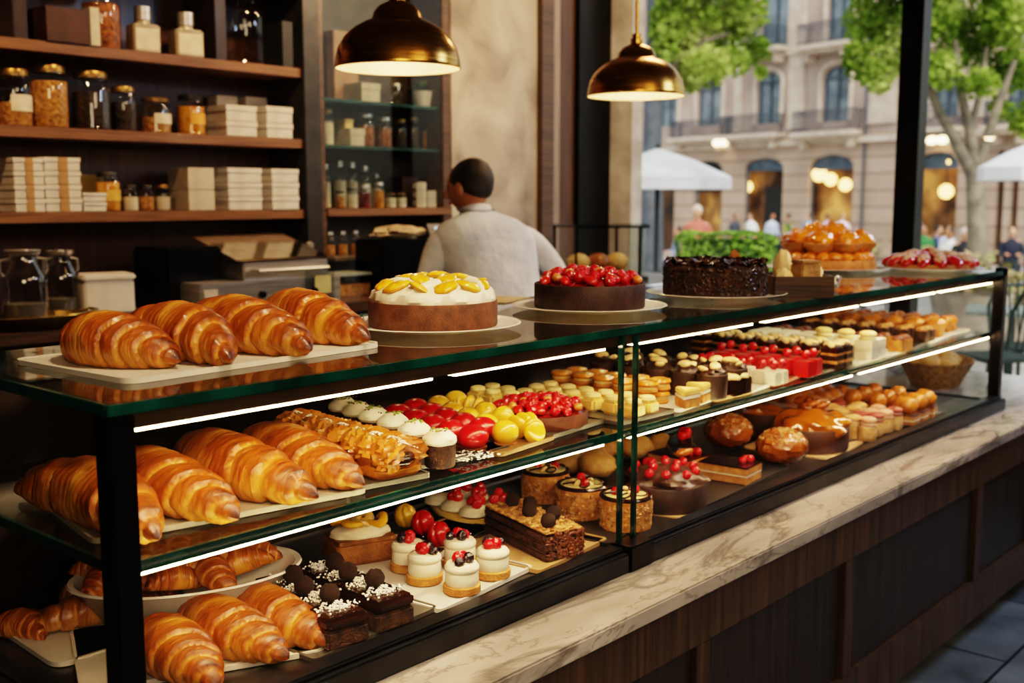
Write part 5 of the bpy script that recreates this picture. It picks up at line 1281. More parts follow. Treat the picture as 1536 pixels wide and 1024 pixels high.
for k, (px, lv) in enumerate(((632, 0), (648, 0), (664, 0), (632, 1), (648, 1), (664, 1), (632, 2), (664, 2))):
    p = atY(px, 300, 3.05); MUG.put((p.x, 3.05, zc+.0006+lv*.0468), f"square white cup in the cabinet, {('bottom', 'middle', 'top')[lv]} row, {('near', 'middle', 'far')[(px-632)//16]} column", 'cup', 'square white cups in the cabinet', rz=2.2)
for k, px in enumerate((491, 510, 529)):
    jar(px, zd_, 17, 36, NUTS, STEEL, f"little spice bottle on the grey ledge, {ordf(k, 3, 'left')} of three", y=3.05, fillh=.6, neck=.6, group='spice bottles on the grey ledge', nm='spice_bottle')
# ================================================================ THINGS ON THE BACK BAR
ZB = 1.1206
def milkcan(px, w, h, label, y):
    p = atY(px, 420, y); s = mpp(p); R, H = w*s/2, h*s
    r = E('glass_milk_churn', label, 'jar', (p.x, y, ZB), 0, 'glass churns on the back bar')
    MB().lathe([(0, 0), (R*.95, 0), (R, H*.03), (R, H*.58), (R*.97, H*.66), (R*.62, H*.82), (R*.60, H*.90), (R*.78, H*.97), (R*.76, H)], 36, cap=False).obj('glass_body', GLASS('thick_jar_glass', (.86, .88, .87), 1.6, gain=2), r)
    MB().lathe([(0, H*.02), (R*.93, H*.02), (R*.93, H*.3), (0, H*.3)], 28).obj('contents', M('grey_sugar', '#5e5a54', '#7a756c', rough=.7), r)
    MB().lathe([(0, H*.93), (R*.72, H*.93), (R*.80, H*.985), (0, H)], 28).obj('lid', STEEL, r)
    for s_ in (-1, 1): MB().tube([(s_*R*.62, 0, H*.88), (s_*R*1.05, 0, H*.86), (s_*R*1.08, 0, H*.72), (s_*R*.92, 0, H*.66)], R*.07, 8).obj('handle', STEEL, r)
milkcan(36, 66, 116, 'large glass churn jar nearest the edge on the back bar', 2.64)
milkcan(92, 50, 104, 'smaller glass churn jar behind the larger one on the back bar', 2.78)
tb = E('white_storage_tub', 'white lidded storage tub on a tray on the back bar', 'tub'); p = atY(158, 450, 2.74); tb.location = (p.x, 2.74, ZB+.02); tb.rotation_euler = (0, 0, -.25)
MB().prism(rrect(-.10, .10, -.08, .08, .02), 0, .13).obj('tub_body', WHITE, tb, bevel=.006)
MB().prism(rrect(-.106, .106, -.086, .086, .02), .131, .155).obj('lid', WHITE, tb, bevel=.006)
o = MB().prism(rrect(-.17, .17, -.11, .11, .02), 0, .018).obj('steel_baking_tray', TRAYG, None, (p.x+.02, 2.74, ZB), (0, 0, -.25), bevel=.003); tag(o, 'flat steel tray under the white storage tub', 'tray')
p = at(105, 500, ZB); ro = E('brass_roasting_dish', 'shallow oval brass dish at the edge of the back bar', 'dish', (p.x, 2.56, ZB)); 
MB().lathe([(0, 0), (.14, 0), (.155, .005), (.185, .045), (.195, .048), (.192, .052), (.18, .049), (.15, .010), (0, .008)], 48, sx=1.0, sy=.62).obj('dish_body', M('aged_brass', '#6f5a30', '#96804c', rough=.3, metal=.9), ro)
for s_ in (-1, 1): MB().tube([(s_*.18, -.04, .046), (s_*.225, -.03, .055), (s_*.225, .03, .055), (s_*.18, .04, .046)], .005, 8).obj('handle', M('aged_brass', '#6f5a30', '#96804c'), ro)
scatter(MB(), 40, lambda i: (Vector((RN.uniform(-.11, .11), RN.uniform(-.06, .06), .018)), Vector((0, 0, 1))), .016, .4).obj('flaked_crumbs', NUT, ro, smooth=False)['kind'] = 'stuff'
# espresso machine / grill
p = atY(360, 440, 2.66); em = E('espresso_machine', 'steel espresso machine with a sloping polished lid on the back bar', 'coffee machine', (p.x, 2.70, ZB))
s = mpp(Vector((p.x, 2.6, 1.2)))
MB().box(-.36, -.09, -.05, .22, 0, .27).obj('black_housing', BLACKM, em, bevel=.01)
MB().box(-.30, .44, -.20, .20, 0, .125).obj('steel_base', STEEL, em, bevel=.006)
MB().box(-.06, .40, -.16, .20, .126, .20).obj('steel_body', STEEL, em, bevel=.006)
MB().add([(-.10, -.16, .205), (.40, -.16, .205), (.40, .2, .30), (-.10, .2, .30), (-.10, -.16, .215), (.40, -.16, .215), (.40, .2, .315), (-.10, .2, .315)], [(0, 3, 2, 1), (4, 5, 6, 7), (0, 1, 5, 4), (1, 2, 6, 5), (2, 3, 7, 6), (3, 0, 4, 7)]).obj('sloping_lid', M('polished_lid', '#a89a80', '#cbbd9f', rough=.12, metal=1), em, bevel=.004)
MB().tube([(-.02, -.165, .165), (-.02, -.21, .165), (.36, -.21, .165), (.36, -.165, .165)], .008, 8).obj('handle', STEEL, em)
for k in range(3): MB().lathe([(0, 0), (.016, 0), (.014, .018), (0, .02)], 16, Matrix.Translation((.0+.14*k, -.20, .065)) @ Matrix.Rotation(PI/2, 4, 'X')).obj('knob', BLACKM, em)
MB().box(-.285, -.22, -.2035, -.2005, .03, .10).obj('paper_notice', PAPER, em, smooth=False)
for k, (px, h, w, m, lab) in enumerate(((433, 30, 14, STEEL, 'small steel shaker standing behind the espresso machine'), (452, 34, 10, M('pink_bottle', '#a8686a', '#c28a86', rough=.4), 'slim pink topped bottle at the end of the espresso machine'), (471, 38, 16, STEEL, 'steel pepper mill at the end of the espresso machine'))):
    q = atY(px, 410, 2.8); r = E('shaker', lab, 'shaker', (q.x, 2.83, ZB)); S_ = mpp(q)
    MB().lathe([(0, 0), (w*S_*.5, 0), (w*S_*.5, h*S_*1.6), (w*S_*.38, h*S_*1.75), (0, h*S_*1.75)], 18).obj('shaker_body', m, r)
    MB().lathe([(0, h*S_*1.76), (w*S_*.40, h*S_*1.76), (w*S_*.42, h*S_*2.1), (0, h*S_*2.2)], 18).obj('cap', STEEL, r)
# glass panel screen with a paper note
q = atY(478, 440, 2.5); r = E('acrylic_screen', 'clear acrylic counter screen with a pale yellow note at the end of the espresso machine', 'screen', (q.x, 2.49, ZB))
MB().box(-.08, .08, -.003, .003, 0, .16).obj('panel', GLASS('acrylic', (.8, .84, .84), 1.5, gain=2), r, smooth=False)
MB().box(-.03, .06, -.005, -.0035, .05, .13).obj('paper_note', M('yellow_note', '#b8b480', '#cbc690', rough=.8), r, smooth=False)
# POS terminal
p = atY(625, 400, 2.62); po = E('till_terminal', 'black till terminal with a small lit screen on the back bar', 'till', (p.x, 2.66, ZB), -.25)
MB().box(-.24, .10, -.14, .16, 0, .27).obj('black_housing', BLACKM, po, bevel=.012)
MB().box(.105, .19, -.15, .14, 0, .24).obj('printer_column', M('blue_black_plastic', '#10161c', '#18222b', rough=.35), po, bevel=.006)
MB().box(-.09, .09, -.012, .012, -.05, .05, Matrix.Translation((.12, -.12, .30)) @ Matrix.Rotation(-.5, 4, 'X')).obj('display_frame', M('blue_black_plastic', '#10161c', '#18222b'), po, bevel=.004)
MB().box(-.05, .05, -.0145, -.0125, -.028, .03, Matrix.Translation((.12, -.12, .30)) @ Matrix.Rotation(-.5, 4, 'X')).obj('lit_screen', EM('screen_glow', '#c9d6dc', 1.3), po, smooth=False)
MB().box(.13, .16, -.1525, -.1505, .12, .16).obj('card_label', PAPER, po, smooth=False)
MB().lathe([(0, 0), (.02, 0), (.02, .02), (0, .02)], 12, Matrix.Translation((.05, -.142, .12)) @ Matrix.Rotation(PI/2, 4, 'X')).obj('knob', STEEL, po)
cl = MB().blob((0, 0, .03), (.15, .10, .035), 36, 16, nz=.5, fr=2.5, flatz=0).obj('folded_cloth', M('linen_cloth', '#8c7c62', '#b5a68a', rough=.8), None, (p.x-.06, 2.66, ZB+.2715)); tag(cl, 'crumpled beige cloth lying on top of the black till', 'cloth')
# ledge things under the cabinet
q = atY(515, 405, 2.75); tubx = E('clear_food_box', 'clear lidded food box with tan contents on the back bar', 'box', (q.x, 2.75, ZB)); 
MB().box(-.11, .11, -.08, .08, 0, .10).obj('box_body', JARG, tubx, bevel=.004); MB().box(-.105, .105, -.075, .075, .002, .06).obj('contents', NUTS, tubx); MB().box(-.115, .115, -.085, .085, .101, .115).obj('lid', M('pale_green_lid', '#8f9a94', '#a6b0a9', rough=.3), tubx, bevel=.003)
# small glass display on the side counter
p0 = at(872, 402, 1.1206); sd = E('countertop_glass_display', 'small black-framed glass display box on the side counter by the window', 'display case', (4.25, 2.36, 1.1206), -.45)
for x, y in ((-.20, -.14), (.20, -.14), (-.20, .14), (.20, .14)): MB().cbox((x, y, .16), (.012, .012, .32)).obj('frame_post', BLACKM, sd)
MB().box(-.206, .256, -.146, .146, .32, .332).obj('glass_lid', GLASS('smoke_glass', (.7, .74, .74), 1.5), sd, smooth=False)
for y in (-.14, .14): MB().box(-.194, .194, y-.002, y+.002, .012, .318).obj('glass_side', PANE, sd, smooth=False)
for x in (-.20, .20): MB().box(x-.002, x+.002, -.134, .134, .012, .318).obj('glass_side', PANE, sd, smooth=False)
for y in (-.146, .146): MB().box(-.206, .256, y-.006, y+.006, .308, .32).obj('frame_bar', BLACKM, sd)
MB().box(-.206, .256, -.146, .146, 0, .011).obj('base', CHARC, sd)
for k, (x, m, w_) in enumerate(((-.115, SPONGE, 'pillar end'), (.008, BUNM, 'middle'), (.13, CHEESE, 'window end'))):
    o = MB().blob((0, 0, .05), (.056, .07, .052), 24, 14, nz=.12, fr=3, flatz=0).obj('bread_roll', SCONE if k != 1 else BUNM, None); me = o.data; me.attributes.new('tone', 'FLOAT', 'POINT').data.foreach_set('value', [.45]*len(me.vertices))
    T = sd.matrix_basis; c = Matrix.Translation((4.25, 2.36, 1.1206)) @ Matrix.Rotation(-.45, 4, 'Z') @ Vector((x, 0, .0615))
    o.location = c; tag(o, f'bread roll on the stand in the small glass display, {w_}', 'bread roll', 'rolls in the small glass display')
o = MB().box(-.18, .18, -.09, .09, 0, .048).obj('display_stand', WALNUT, None, (4.25, 2.36, 1.1326), (0, 0, -.45), bevel=.003); tag(o, 'low wooden stand inside the small glass display box', 'stand')
r = E('glass_tumbler', 'tall clear tumbler on a black coaster beside the small glass display', 'glass', (4.56, 2.30, 1.1206))
MB().lathe([(0, .02), (.045, .02), (.05, .30), (.047, .30), (.042, .026), (0, .026)], 28, cap=False).obj('glass_body', JARG, r); MB().lathe([(0, 0), (.07, 0), (.07, .019), (0, .019)], 28).obj('coaster', BLACKM, r)
o = MB().blob((0, 0, .03), (.12, .06, .035), 30, 14, nz=.5, fr=3, flatz=0).obj('white_napkin', M('white_linen', '#b9b4aa', '#d4cfc5', rough=.8), None, (4.80, 2.2, 1.1206), (0, 0, .7)); tag(o, 'crumpled white napkin on the side counter by the window', 'napkin')
# ================================================================ PEOPLE
def skin(verts, edges, radii, sub=2, name='body', mat=None):
    me = bpy.data.meshes.new(name+'_skel'); me.from_pydata([tuple(v) for v in verts], edges, [])
    o = bpy.data.objects.new(name+'_skel', me); COL.objects.link(o)
    m = o.modifiers.new('s', 'SKIN'); m.use_smooth_shade = True
    if sub: s = o.modifiers.new('u', 'SUBSURF'); s.levels = sub; s.render_levels = sub
    for i, r in enumerate(radii):
        sv = me.skin_vertices[0].data[i]; sv.radius = (r, r) if not isinstance(r, tuple) else r; sv.use_root = (i == 0)
    dg = bpy.context.evaluated_depsgraph_get(); dg.update()
    res = bpy.data.meshes.new_from_object(o.evaluated_get(dg)); res.name = name
    bpy.data.objects.remove(o); bpy.data.meshes.remove(me)
    res.materials.clear()
    if mat: res.materials.append(mat)
    res.shade_smooth(); return res
def join_meshes(a, mb, mat):
    """append builder geometry to a mesh so that the figure stays one object"""
    bm = bmesh.new(); bm.from_mesh(a)
    tmp = bpy.data.meshes.new('t'); tmp.from_pydata(mb.v, [], mb.f); bm.from_mesh(tmp); bpy.data.meshes.remove(tmp)
    bmesh.ops.recalc_face_normals(bm, faces=bm.faces); bm.to_mesh(a); bm.free(); a.shade_smooth(); return a
def loft(mb, rings, seg=28):
    """rings: (centre, rx, ry, up-dir tilt about x)"""
    v = []; f = []
    for (c, rx, ry, tl) in rings:
        for k in range(seg):
            a = 2*PI*k/seg; x, y = rx*math.copysign(abs(math.cos(a))**.85, math.cos(a)), ry*math.copysign(abs(math.sin(a))**.85, math.sin(a))
            v.append((c[0]+x, c[1]+y*math.cos(tl), c[2]-y*math.sin(tl)))
    n = len(rings)
    for i in range(n-1):
        for k in range(seg): k2 = (k+1) % seg; f.append((i*seg+k, i*seg+k2, (i+1)*seg+k2, (i+1)*seg+k))
    f.append(tuple(range(seg))[::-1]); f.append(tuple((n-1)*seg+k for k in range(seg)))
    return mb.add(v, f)
SKINM = M('skin_tone', '#9a6547', '#b27b5a', rough=.5, sss=.1)
HAIRM = M('dark_hair', '#0d0907', '#1f1510', rough=.45, stretch=(1, 1, 6), ns=60, bump=.4, bs=90)
def head_geo(mb, c, yaw=0, pitch=0, s=1):
    T = Matrix.Translation(c) @ Matrix.Rotation(yaw, 4, 'Z') @ Matrix.Rotation(pitch, 4, 'X') @ Matrix.Scale(s, 4)
    def fn(d, th, ph):
        k = 1.0
        if d.z < 0: k *= 1-.12*abs(d.x)*(-d.z)-.10*max(0, -d.y)*(-d.z)
        k += .045*max(0, d.y)*math.exp(-((d.z+.62)/.2)**2)        # chin
        k -= .035*max(0, d.y)*math.exp(-((d.z-.02)/.14)**2)*(abs(d.x) > .12)   # eye sockets
        k += .03*max(0, d.y)*math.exp(-((d.z-.24)/.1)**2)          # brow
        return k
    mb.blob((0, 0, 0), (.076, .098, .118), 32, 24, T=T, fn=fn)
    mb.tube([(0, .088, .022), (0, .108, -.012), (0, .115, -.028), (0, .094, -.036)], [.008, .012, .015, .009], 10, T)
    mb.tube([(-.024, .089, -.060), (0, .099, -.058), (.024, .089, -.060)], [.004, .008, .004], 8, T)
    for sx in (-1, 1): mb.blob((sx*.079, -.006, -.008), (.012, .022, .034), 12, 8, T=T @ Matrix.Rotation(sx*.25, 4, 'Z'))
    return T
def hand_geo(mb, w, d, side, s=1, curl=.5):
    """palm and five bent fingers; w wrist point, d forearm direction"""
    d = Vector(d).normalized(); x = d.cross(Vector((0, 0, 1))).normalized()*side; n = x.cross(d).normalized()
    if n.z > 0: n = -n
    w = Vector(w)
    mb.tube([w-d*.02*s, w+d*.02*s, w+d*.06*s, w+d*.088*s], [.022*s, .030*s, .038*s, .034*s], 12, flat=.55)
    for k, (o, l) in enumerate(((-.028, .072), (-.009, .080), (.010, .075), (.028, .058))):
        b = w+d*.082*s+x*o*s; p1 = b+(d*.9+n*curl*.35)*l*.42*s; p2 = p1+(d*.6+n*curl)*l*.34*s; p3 = p2+(d*.25+n*curl*1.3)*l*.28*s
        mb.tube([b-d*.02*s, b, p1, p2, p3], [.009*s, .0095*s, .009*s, .008*s, .006*s], 8)
    b = w+d*.03*s-x*.03*s; mb.tube([b, b-x*.022*s+d*.026*s, b-x*.026*s+d*.055*s+n*.012*s, b-x*.016*s+d*.078*s+n*.02*s], [.013*s, .012*s, .010*s, .007*s], 8)
def person(nm, J, shirt, pants, label, hairm=HAIRM, head_yaw=0, head_pitch=0, skinm=SKINM, hair='short', sub=2, hs=1, loc=(0, 0, 0), rz=0, group=None, sleeve=1.0, torso=(.185, .115), sitting=False, vest=None, detail=True):
    r = E(nm, label, 'person', loc, rz, group)
    P = {k: Vector(v) for k, v in J.items()}
    names = ['pelvis', 'waist', 'chest', 'neck', 'headb', 'shL', 'elL', 'wrL', 'shR', 'elR', 'wrR', 'hipL', 'knL', 'anL', 'toL', 'hipR', 'knR', 'anR', 'toR']
    rad = [.10, .10, .11, .055, .058, .046, .038, .028, .046, .038, .028, .085, .058, .042, .030, .085, .058, .042, .030]
    ed = [(0, 1), (1, 2), (2, 3), (3, 4), (2, 5), (5, 6), (6, 7), (2, 8), (8, 9), (9, 10), (0, 11), (11, 12), (12, 13), (13, 14), (0, 15), (15, 16), (16, 17), (17, 18)]
    me = skin([P[n] for n in names], ed, rad, sub, 'body', skinm)
    mb = MB(); T = head_geo(mb, P['head'], head_yaw, head_pitch, hs)
    for s_, S in ((-1, 'L'), (1, 'R')): hand_geo(mb, P['wr'+S], P['wr'+S]-P['el'+S], s_)
    join_meshes(me, mb, skinm); O('body', me, r)
    # shirt
    mb = MB(); wa, ch, ne, pe = P['waist'], P['chest'], P['neck'], P['pelvis']
    tx, ty = torso; hem = pe.lerp(wa, .25)
    lean = math.atan2(ne.y-pe.y, ne.z-pe.z)
    rings = [(hem, tx*.93, ty*1.08, lean), (pe.lerp(wa, .7), tx*.92, ty*1.05, lean), (wa.lerp(ch, .4), tx*.97, ty*1.08, lean), (ch, tx*1.08, ty*1.15, lean), (ch.lerp(ne, .45), tx*1.05, ty*1.04, lean), (ch.lerp(ne, .72), tx*.86, ty*.84, lean), (ch.lerp(ne, .88), tx*.58, ty*.68, lean), (ne, .075, .075, lean), (ne+Vector((0, .005, .03)), .066, .066, lean)]
    loft(mb, rings); arms = []
    for S in 'LR':
        a, b, c = P['sh'+S], P['el'+S], P['wr'+S]
        end = b.lerp(c, sleeve-.0) if sleeve <= 1 else c
        arms.append(([ne.lerp(a, .42)+Vector((0, 0, -.075)), a-Vector((0, 0, .02)), a.lerp(b, .5), b, b.lerp(end, .6), end], [.070, .074, .062, .055, .048, .046]))
    sm = None
    for vs, rr_ in arms:
        me_ = skin(vs, [(i, i+1) for i in range(5)], rr_, max(1, sub), 'sleeve', shirt)
        for p_ in me_.polygons: mb.f.append(tuple(len(mb.v)+i for i in p_.vertices))
        mb.v += [tuple(v_.co) for v_ in me_.vertices]; mb.a += [.5]*len(me_.vertices); bpy.data.meshes.remove(me_)
    O('shirt', mb.mesh('shirt', shirt, ang=80), r)
    if vest: 
        mb = MB(); loft(mb, [(c, rx*1.03, ry*1.05, t) for c, rx, ry, t in rings[:5]]); O('vest', mb.mesh('vest', vest, ang=80), r)
    # trousers
    mb = MB(); loft(mb, [(pe-Vector((0, 0, .11)), tx*.75, ty*.9, 0), (pe-Vector((0, 0, .03)), tx*.93, ty*1.05, 0), (hem+Vector((0, 0, .01)), tx*.9, ty*1.02, lean)])
    for S in 'LR':
        a, b, c = P['hip'+S], P['kn'+S], P['an'+S]
        mb.tube([a+Vector((0, 0, .03)), a, a.lerp(b, .5), b, b.lerp(c, .5), c.lerp(b, .03)], [.088, .098, .085, .068, .060, .055], 16)
    O('trousers', mb.mesh('trousers', pants, ang=80), r)
    for S in 'LR':
        a, t = P['an'+S], P['to'+S]
        mb = MB(); mb.tube([a+(a-t)*.25+Vector((0, 0, -.035)), a+Vector((0, 0, -.03)), a.lerp(t, .6)+Vector((0, 0, -.012)), t], [.036, .046, .044, .03], 12, flat=.8); O('shoe', mb.mesh('shoe', BLACKM), r)
    # hair
    mb = MB()
    def hf(d, th, ph): return 1+.02*noise.noise(d*9)
    T2 = T @ Matrix.Translation((0, -.016, .014))
    mb.blob((0, 0, 0), (.087, .105, .117), 30, 18, T=T2 @ Matrix.Rotation(.5, 4, 'X'), flatz=None, fn=lambda d, th, ph: hf(d, th, ph)*(1 if d.z > -.25 else max(.55, 1+.9*(d.z+.25))))
    if hair == 'long': mb.blob((0, -.05, -.09), (.08, .06, .13), 20, 12, T=T)
    O('hair', mb.mesh('hair', hairm, ang=80), r)
    if detail:
        em = cached('eye', lambda: MB().blob((0, 0, 0), .0105, 14, 10).mesh('eye', M('dark_eye', '#1a120e', '#e8e2d8', rough=.2, lo=.6, hi=.65)))
        for sx in (-1, 1): O('eye', em, r, T @ Vector((sx*.028, .083, .012)))
    return r
STAND = dict(pelvis=(0, 0, .95), waist=(0, 0, 1.08), chest=(0, .0, 1.32), neck=(0, -.01, 1.47), headb=(0, .005, 1.56), head=(0, .02, 1.63),
    shL=(-.185, 0, 1.42), elL=(-.25, -.03, 1.14), wrL=(-.24, .08, .90), shR=(.185, 0, 1.42), elR=(.25, -.03, 1.14), wrR=(.24, .08, .90),
    hipL=(-.09, 0, .90), knL=(-.10, .02, .50), anL=(-.11, -.02, .08), toL=(-.13, .13, .03), hipR=(.09, 0, .90), knR=(.10, .02, .50), anR=(.11, -.02, .08), toR=(.13, .13, .03))
SERV = dict(STAND, pelvis=(0, -.04, 1.02), waist=(0, -.02, 1.16), chest=(-.03, .06, 1.38), neck=(-.06, .10, 1.525), headb=(-.07, .12, 1.57), head=(-.075, .145, 1.645),
    shL=(-.235, .09, 1.445), elL=(-.31, .10, 1.18), wrL=(-.20, .27, 1.06), shR=(.175, .07, 1.445), elR=(.31, -.02, 1.24), wrR=(.24, .22, 1.12),
    hipL=(-.10, -.03, .97), knL=(-.11, .02, .53), anL=(-.13, -.04, .08), toL=(-.15, .12, .03), hipR=(.10, -.04, .97), knR=(.12, .0, .53), anR=(.13, -.08, .08), toR=(.16, .08, .03))
SHIRTW = M('white_cotton_shirt', '#c6ccd8', '#eceef0', rough=.8, ns=5, bump=.5, bs=7, dist=.05)
pr_ = person('person', SERV, SHIRTW, M('black_trousers', '#0c0d10', '#15161a', rough=.7), 'person in a white shirt with short dark hair, seen from behind at the back bar', head_yaw=.75, head_pitch=-.12, loc=(2.86, 1.86, 0), rz=-.38, torso=(.215, .135), sleeve=.55)
cb_ = MB().tube([(.078*math.cos(a)-.06, .078*math.sin(a)+.10, 1.545+.012*math.sin(a)) for a in [k*2*PI/24 for k in range(25)]], .010, 8).obj('collar', M('grey_collar', '#6a6b72', '#85868c', rough=.8), pr_)
# ================================================================ STREET
def ground_z(d): return -.0214*(d-6)
def gdist(p): return (Vector(p)-CAM).dot(VH)
def onground(px, dep):
    p = atD(px, 277, dep); d = gdist(p); return Vector((p.x, p.y, ground_z(d)))
a0 = CAM+VH*5.2; v = []
for d in (5.2, 75):
    for s in (-70, 70):
        q = CAM+VH*d+RT*s; v.append((q.x, q.y, ground_z(d)-.02))
g = MB().add(v, [(0, 1, 3, 2)]).obj('street_ground', M('pale_paving', '#8b8782', '#a8a39c', rough=.75, ns=3), smooth=False); struct(g)
# building -----------------------------------------------------------
UA = math.radians(76); U = Vector((math.cos(UA), math.sin(UA), 0)); PF = atD(1150, 277, 45)
NV = Vector((-math.sin(UA), math.cos(UA), 0))
def fuv(px, py):
    d = ray(px, py); t = (PF-CAM).dot(NV)/d.dot(NV); p = CAM+d*t; return (p-PF).dot(-U), p.z
BZ = ground_z(gdist(PF))-.3
bld = E('apartment_building', 'pale rose stone building with arched shopfronts and iron balconies across the square', 'building', (PF.x, PF.y, 0), UA+PI)
def wallmat():
    m, nt, out = newmat('rusticated_stone'); L = nt.links
    tc = nd(nt, 'ShaderNodeTexCoord'); mp = nd(nt, 'ShaderNodeMapping'); mp.inputs['Rotation'].default_value = (PI/2, 0, 0)
    br = nd(nt, 'ShaderNodeTexBrick'); br.inputs['Scale'].default_value = 1; br.inputs['Brick Width'].default_value = 30; br.inputs['Row Height'].default_value = .62; br.inputs['Mortar Size'].default_value = .035
    br.inputs['Color1'].default_value = lin('#b59c8a'); br.inputs['Color2'].default_value = lin('#c0a896'); br.inputs['Mortar'].default_value = lin('#8d7869')
    n = nd(nt, 'ShaderNodeTexNoise'); n.inputs['Scale'].default_value = .8; n.inputs['Detail'].default_value = 5; r = ramp(nt, [(.3, (.78, .76, .74)), (.7, (1, 1, 1))])
    mx = nd(nt, 'ShaderNodeMix', data_type='RGBA', blend_type='MULTIPLY'); mx.inputs[0].default_value = 1
    b = nd(nt, 'ShaderNodeBsdfPrincipled'); b.inputs['Roughness'].default_value = .8
    L.new(tc.outputs['Object'], mp.inputs[0]); L.new(mp.outputs[0], br.inputs['Vector']); L.new(tc.outputs['Object'], n.inputs['Vector']); L.new(n.outputs['Fac'], r.inputs[0])
    L.new(br.outputs['Color'], mx.inputs[6]); L.new(r.outputs[0], mx.inputs[7]); L.new(mx.outputs[2], b.inputs['Base Color']); L.new(b.outputs[0], out.inputs[0]); return m
RUST = wallmat()
PLAIN = M('smooth_rose_stone', '#a8948a', '#c0ada2', rough=.8, ns=.9)
TRIM = M('pale_stone_trim', '#bfae9e', '#d6c7b7', rough=.75, ns=2)
BLUEG = M('blue_grey_shutter', '#3f4c58', '#586775', rough=.5, ns=2)
RAIL = M('blue_grey_iron', '#343d48', '#465260', rough=.5)
def shop_glow_mat():
    m, nt, out = newmat('painted_shop_glow'); L = nt.links  # lamplight of the shops put into the material as a mottled glow
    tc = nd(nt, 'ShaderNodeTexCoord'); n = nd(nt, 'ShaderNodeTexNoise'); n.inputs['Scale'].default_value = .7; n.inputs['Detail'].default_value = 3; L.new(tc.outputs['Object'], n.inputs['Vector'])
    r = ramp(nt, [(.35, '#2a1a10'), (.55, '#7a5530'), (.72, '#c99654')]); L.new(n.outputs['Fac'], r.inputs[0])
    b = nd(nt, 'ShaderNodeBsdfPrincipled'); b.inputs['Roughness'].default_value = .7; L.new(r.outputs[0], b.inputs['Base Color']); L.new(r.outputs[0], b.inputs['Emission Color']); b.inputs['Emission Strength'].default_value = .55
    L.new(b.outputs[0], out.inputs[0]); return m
SHOP = shop_glow_mat()
def facade(u0, u1, z0, z1, holes, th, y, name, mat):
    bm = bmesh.new()
    def loop(pts):
        vs = [bm.verts.new((x, y, z)) for x, z in pts]
        for i in range(len(vs)): bm.edges.new((vs[i], vs[(i+1) % len(vs)]))
    loop([(u0, z0), (u1, z0), (u1, z1), (u0, z1)])
    for h in holes: loop(h)
    bmesh.ops.triangle_fill(bm, edges=bm.edges[:], use_beauty=True)
    ex = bmesh.ops.extrude_face_region(bm, geom=bm.faces[:])
    bmesh.ops.translate(bm, vec=(0, th, 0), verts=[e for e in ex['geom'] if isinstance(e, bmesh.types.BMVert)])
    bmesh.ops.recalc_face_normals(bm, faces=bm.faces)
    me = bpy.data.meshes.new(name); bm.to_mesh(me); bm.free(); me.materials.append(mat); return O(name, me, bld)
def arch(u0, u1, z0, zs, zt, n=12):
    c = (u0+u1)/2; w = (u1-u0)/2
    return [(u0, z0), (u1, z0)]+[(c+w*math.cos(a), zs+(zt-zs)*math.sin(a)) for a in [PI*k/n for k in range(n+1)]]
# local: x to the right in the photo, +y away from the viewer
def px_arch(x0, x1, ytop, yspring, ybot=None):
    xm = (x0+x1)/2; u0, u1 = fuv(x0, 280)[0], fuv(x1, 280)[0]
    zt, zs = fuv(xm, ytop)[1], fuv(xm, yspring)[1]; z0 = BZ+.01 if ybot is None else fuv(xm, ybot)[1]
    return u0, u1, z0, zs, zt
GA = [px_arch(*a) for a in ((1040, 1083, 241, 256), (1116, 1174, 237, 252), (1213, 1279, 232, 250), (1374, 1436, 228, 248), (1494, 1506, 225, 232), (1516, 1528, 224, 231), (975, 1012, 246, 258))]
zslab = fuv(1200, 205)[1]
UL, UR = fuv(930, 280)[0], fuv(1640, 280)[0]
facade(UL, UR, BZ, zslab, [arch(*a) for a in GA], .22, 0, 'ground_floor_wall', RUST)
W1 = [px_arch(*a) for a in ((1042, 1077, 120, 134, 188), (1130, 1164, 109, 124, 185), (1227, 1266, 99, 116, 182), (1392, 1428, 92, 108, 176), (1500, 1534, 86, 102, 172), (985, 1012, 126, 138, 190))]
ztop = fuv(1200, -190)[1]; zs2 = fuv(1200, 72)[1]
W2 = [px_arch(*a) for a in ((1134, 1173, -75, -60, 72), (1231, 1268, -80, -62, 66), (1392, 1428, -90, -72, 60), (1050, 1085, -70, -55, 78))]
facade(UL, UR, zslab+.001, ztop, [arch(*a) for a in W1+W2], .16, .12, 'upper_wall', PLAIN)
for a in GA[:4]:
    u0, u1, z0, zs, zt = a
    sw = MB().box(u0-.3, u1+.6, .62, .65, z0, zt+.1).obj('shop_glow_panel', SHOP, bld, smooth=False)  # flat glowing panel standing in for the lit room
    tr = MB(); tr.box(u0, u1, .14, .20, zs-.12, zs+.02); tr.box(u0, u0+.07, .14, .2, z0, zs); tr.box(u1-.07, u1, .14, .2, z0, zs)
    tr.prism([(p[0], p[1]) for p in arch(u0, u1, zs-.02, zs, zt)], -.20, -.16, Matrix.Rotation(PI/2, 4, 'X'))
    tr.obj('transom_frame', BLUEG, bld, smooth=False)
u0, u1, z0, zs, zt = GA[1]; MB().box(u0+.75, u1-.05, .45, .5, z0, zs-.75).obj('doorway', CHARC, bld)
u0, u1, z0, zs, zt = GA[0]; MB().box(u0, u1, .16, .2, zs-.9, zt).obj('awning_shade', M('navy_canvas', '#141b26', '#1e2735', rough=.8), bld)
for a in GA[4:]: MB().box(a[0]-.1, a[1]+.1, .23, .3, a[2], a[4]+.1).obj('dark_doorway', M('doorway_brown', '#1c1512', '#5e4028', rough=.6, ns=.8), bld)  # mottled dark to warm brown panel behind each remaining arch
PW = M('upper_window_glass', '#4a5a66', '#7f909b', rough=.15, ns=1.2, spec=.8)
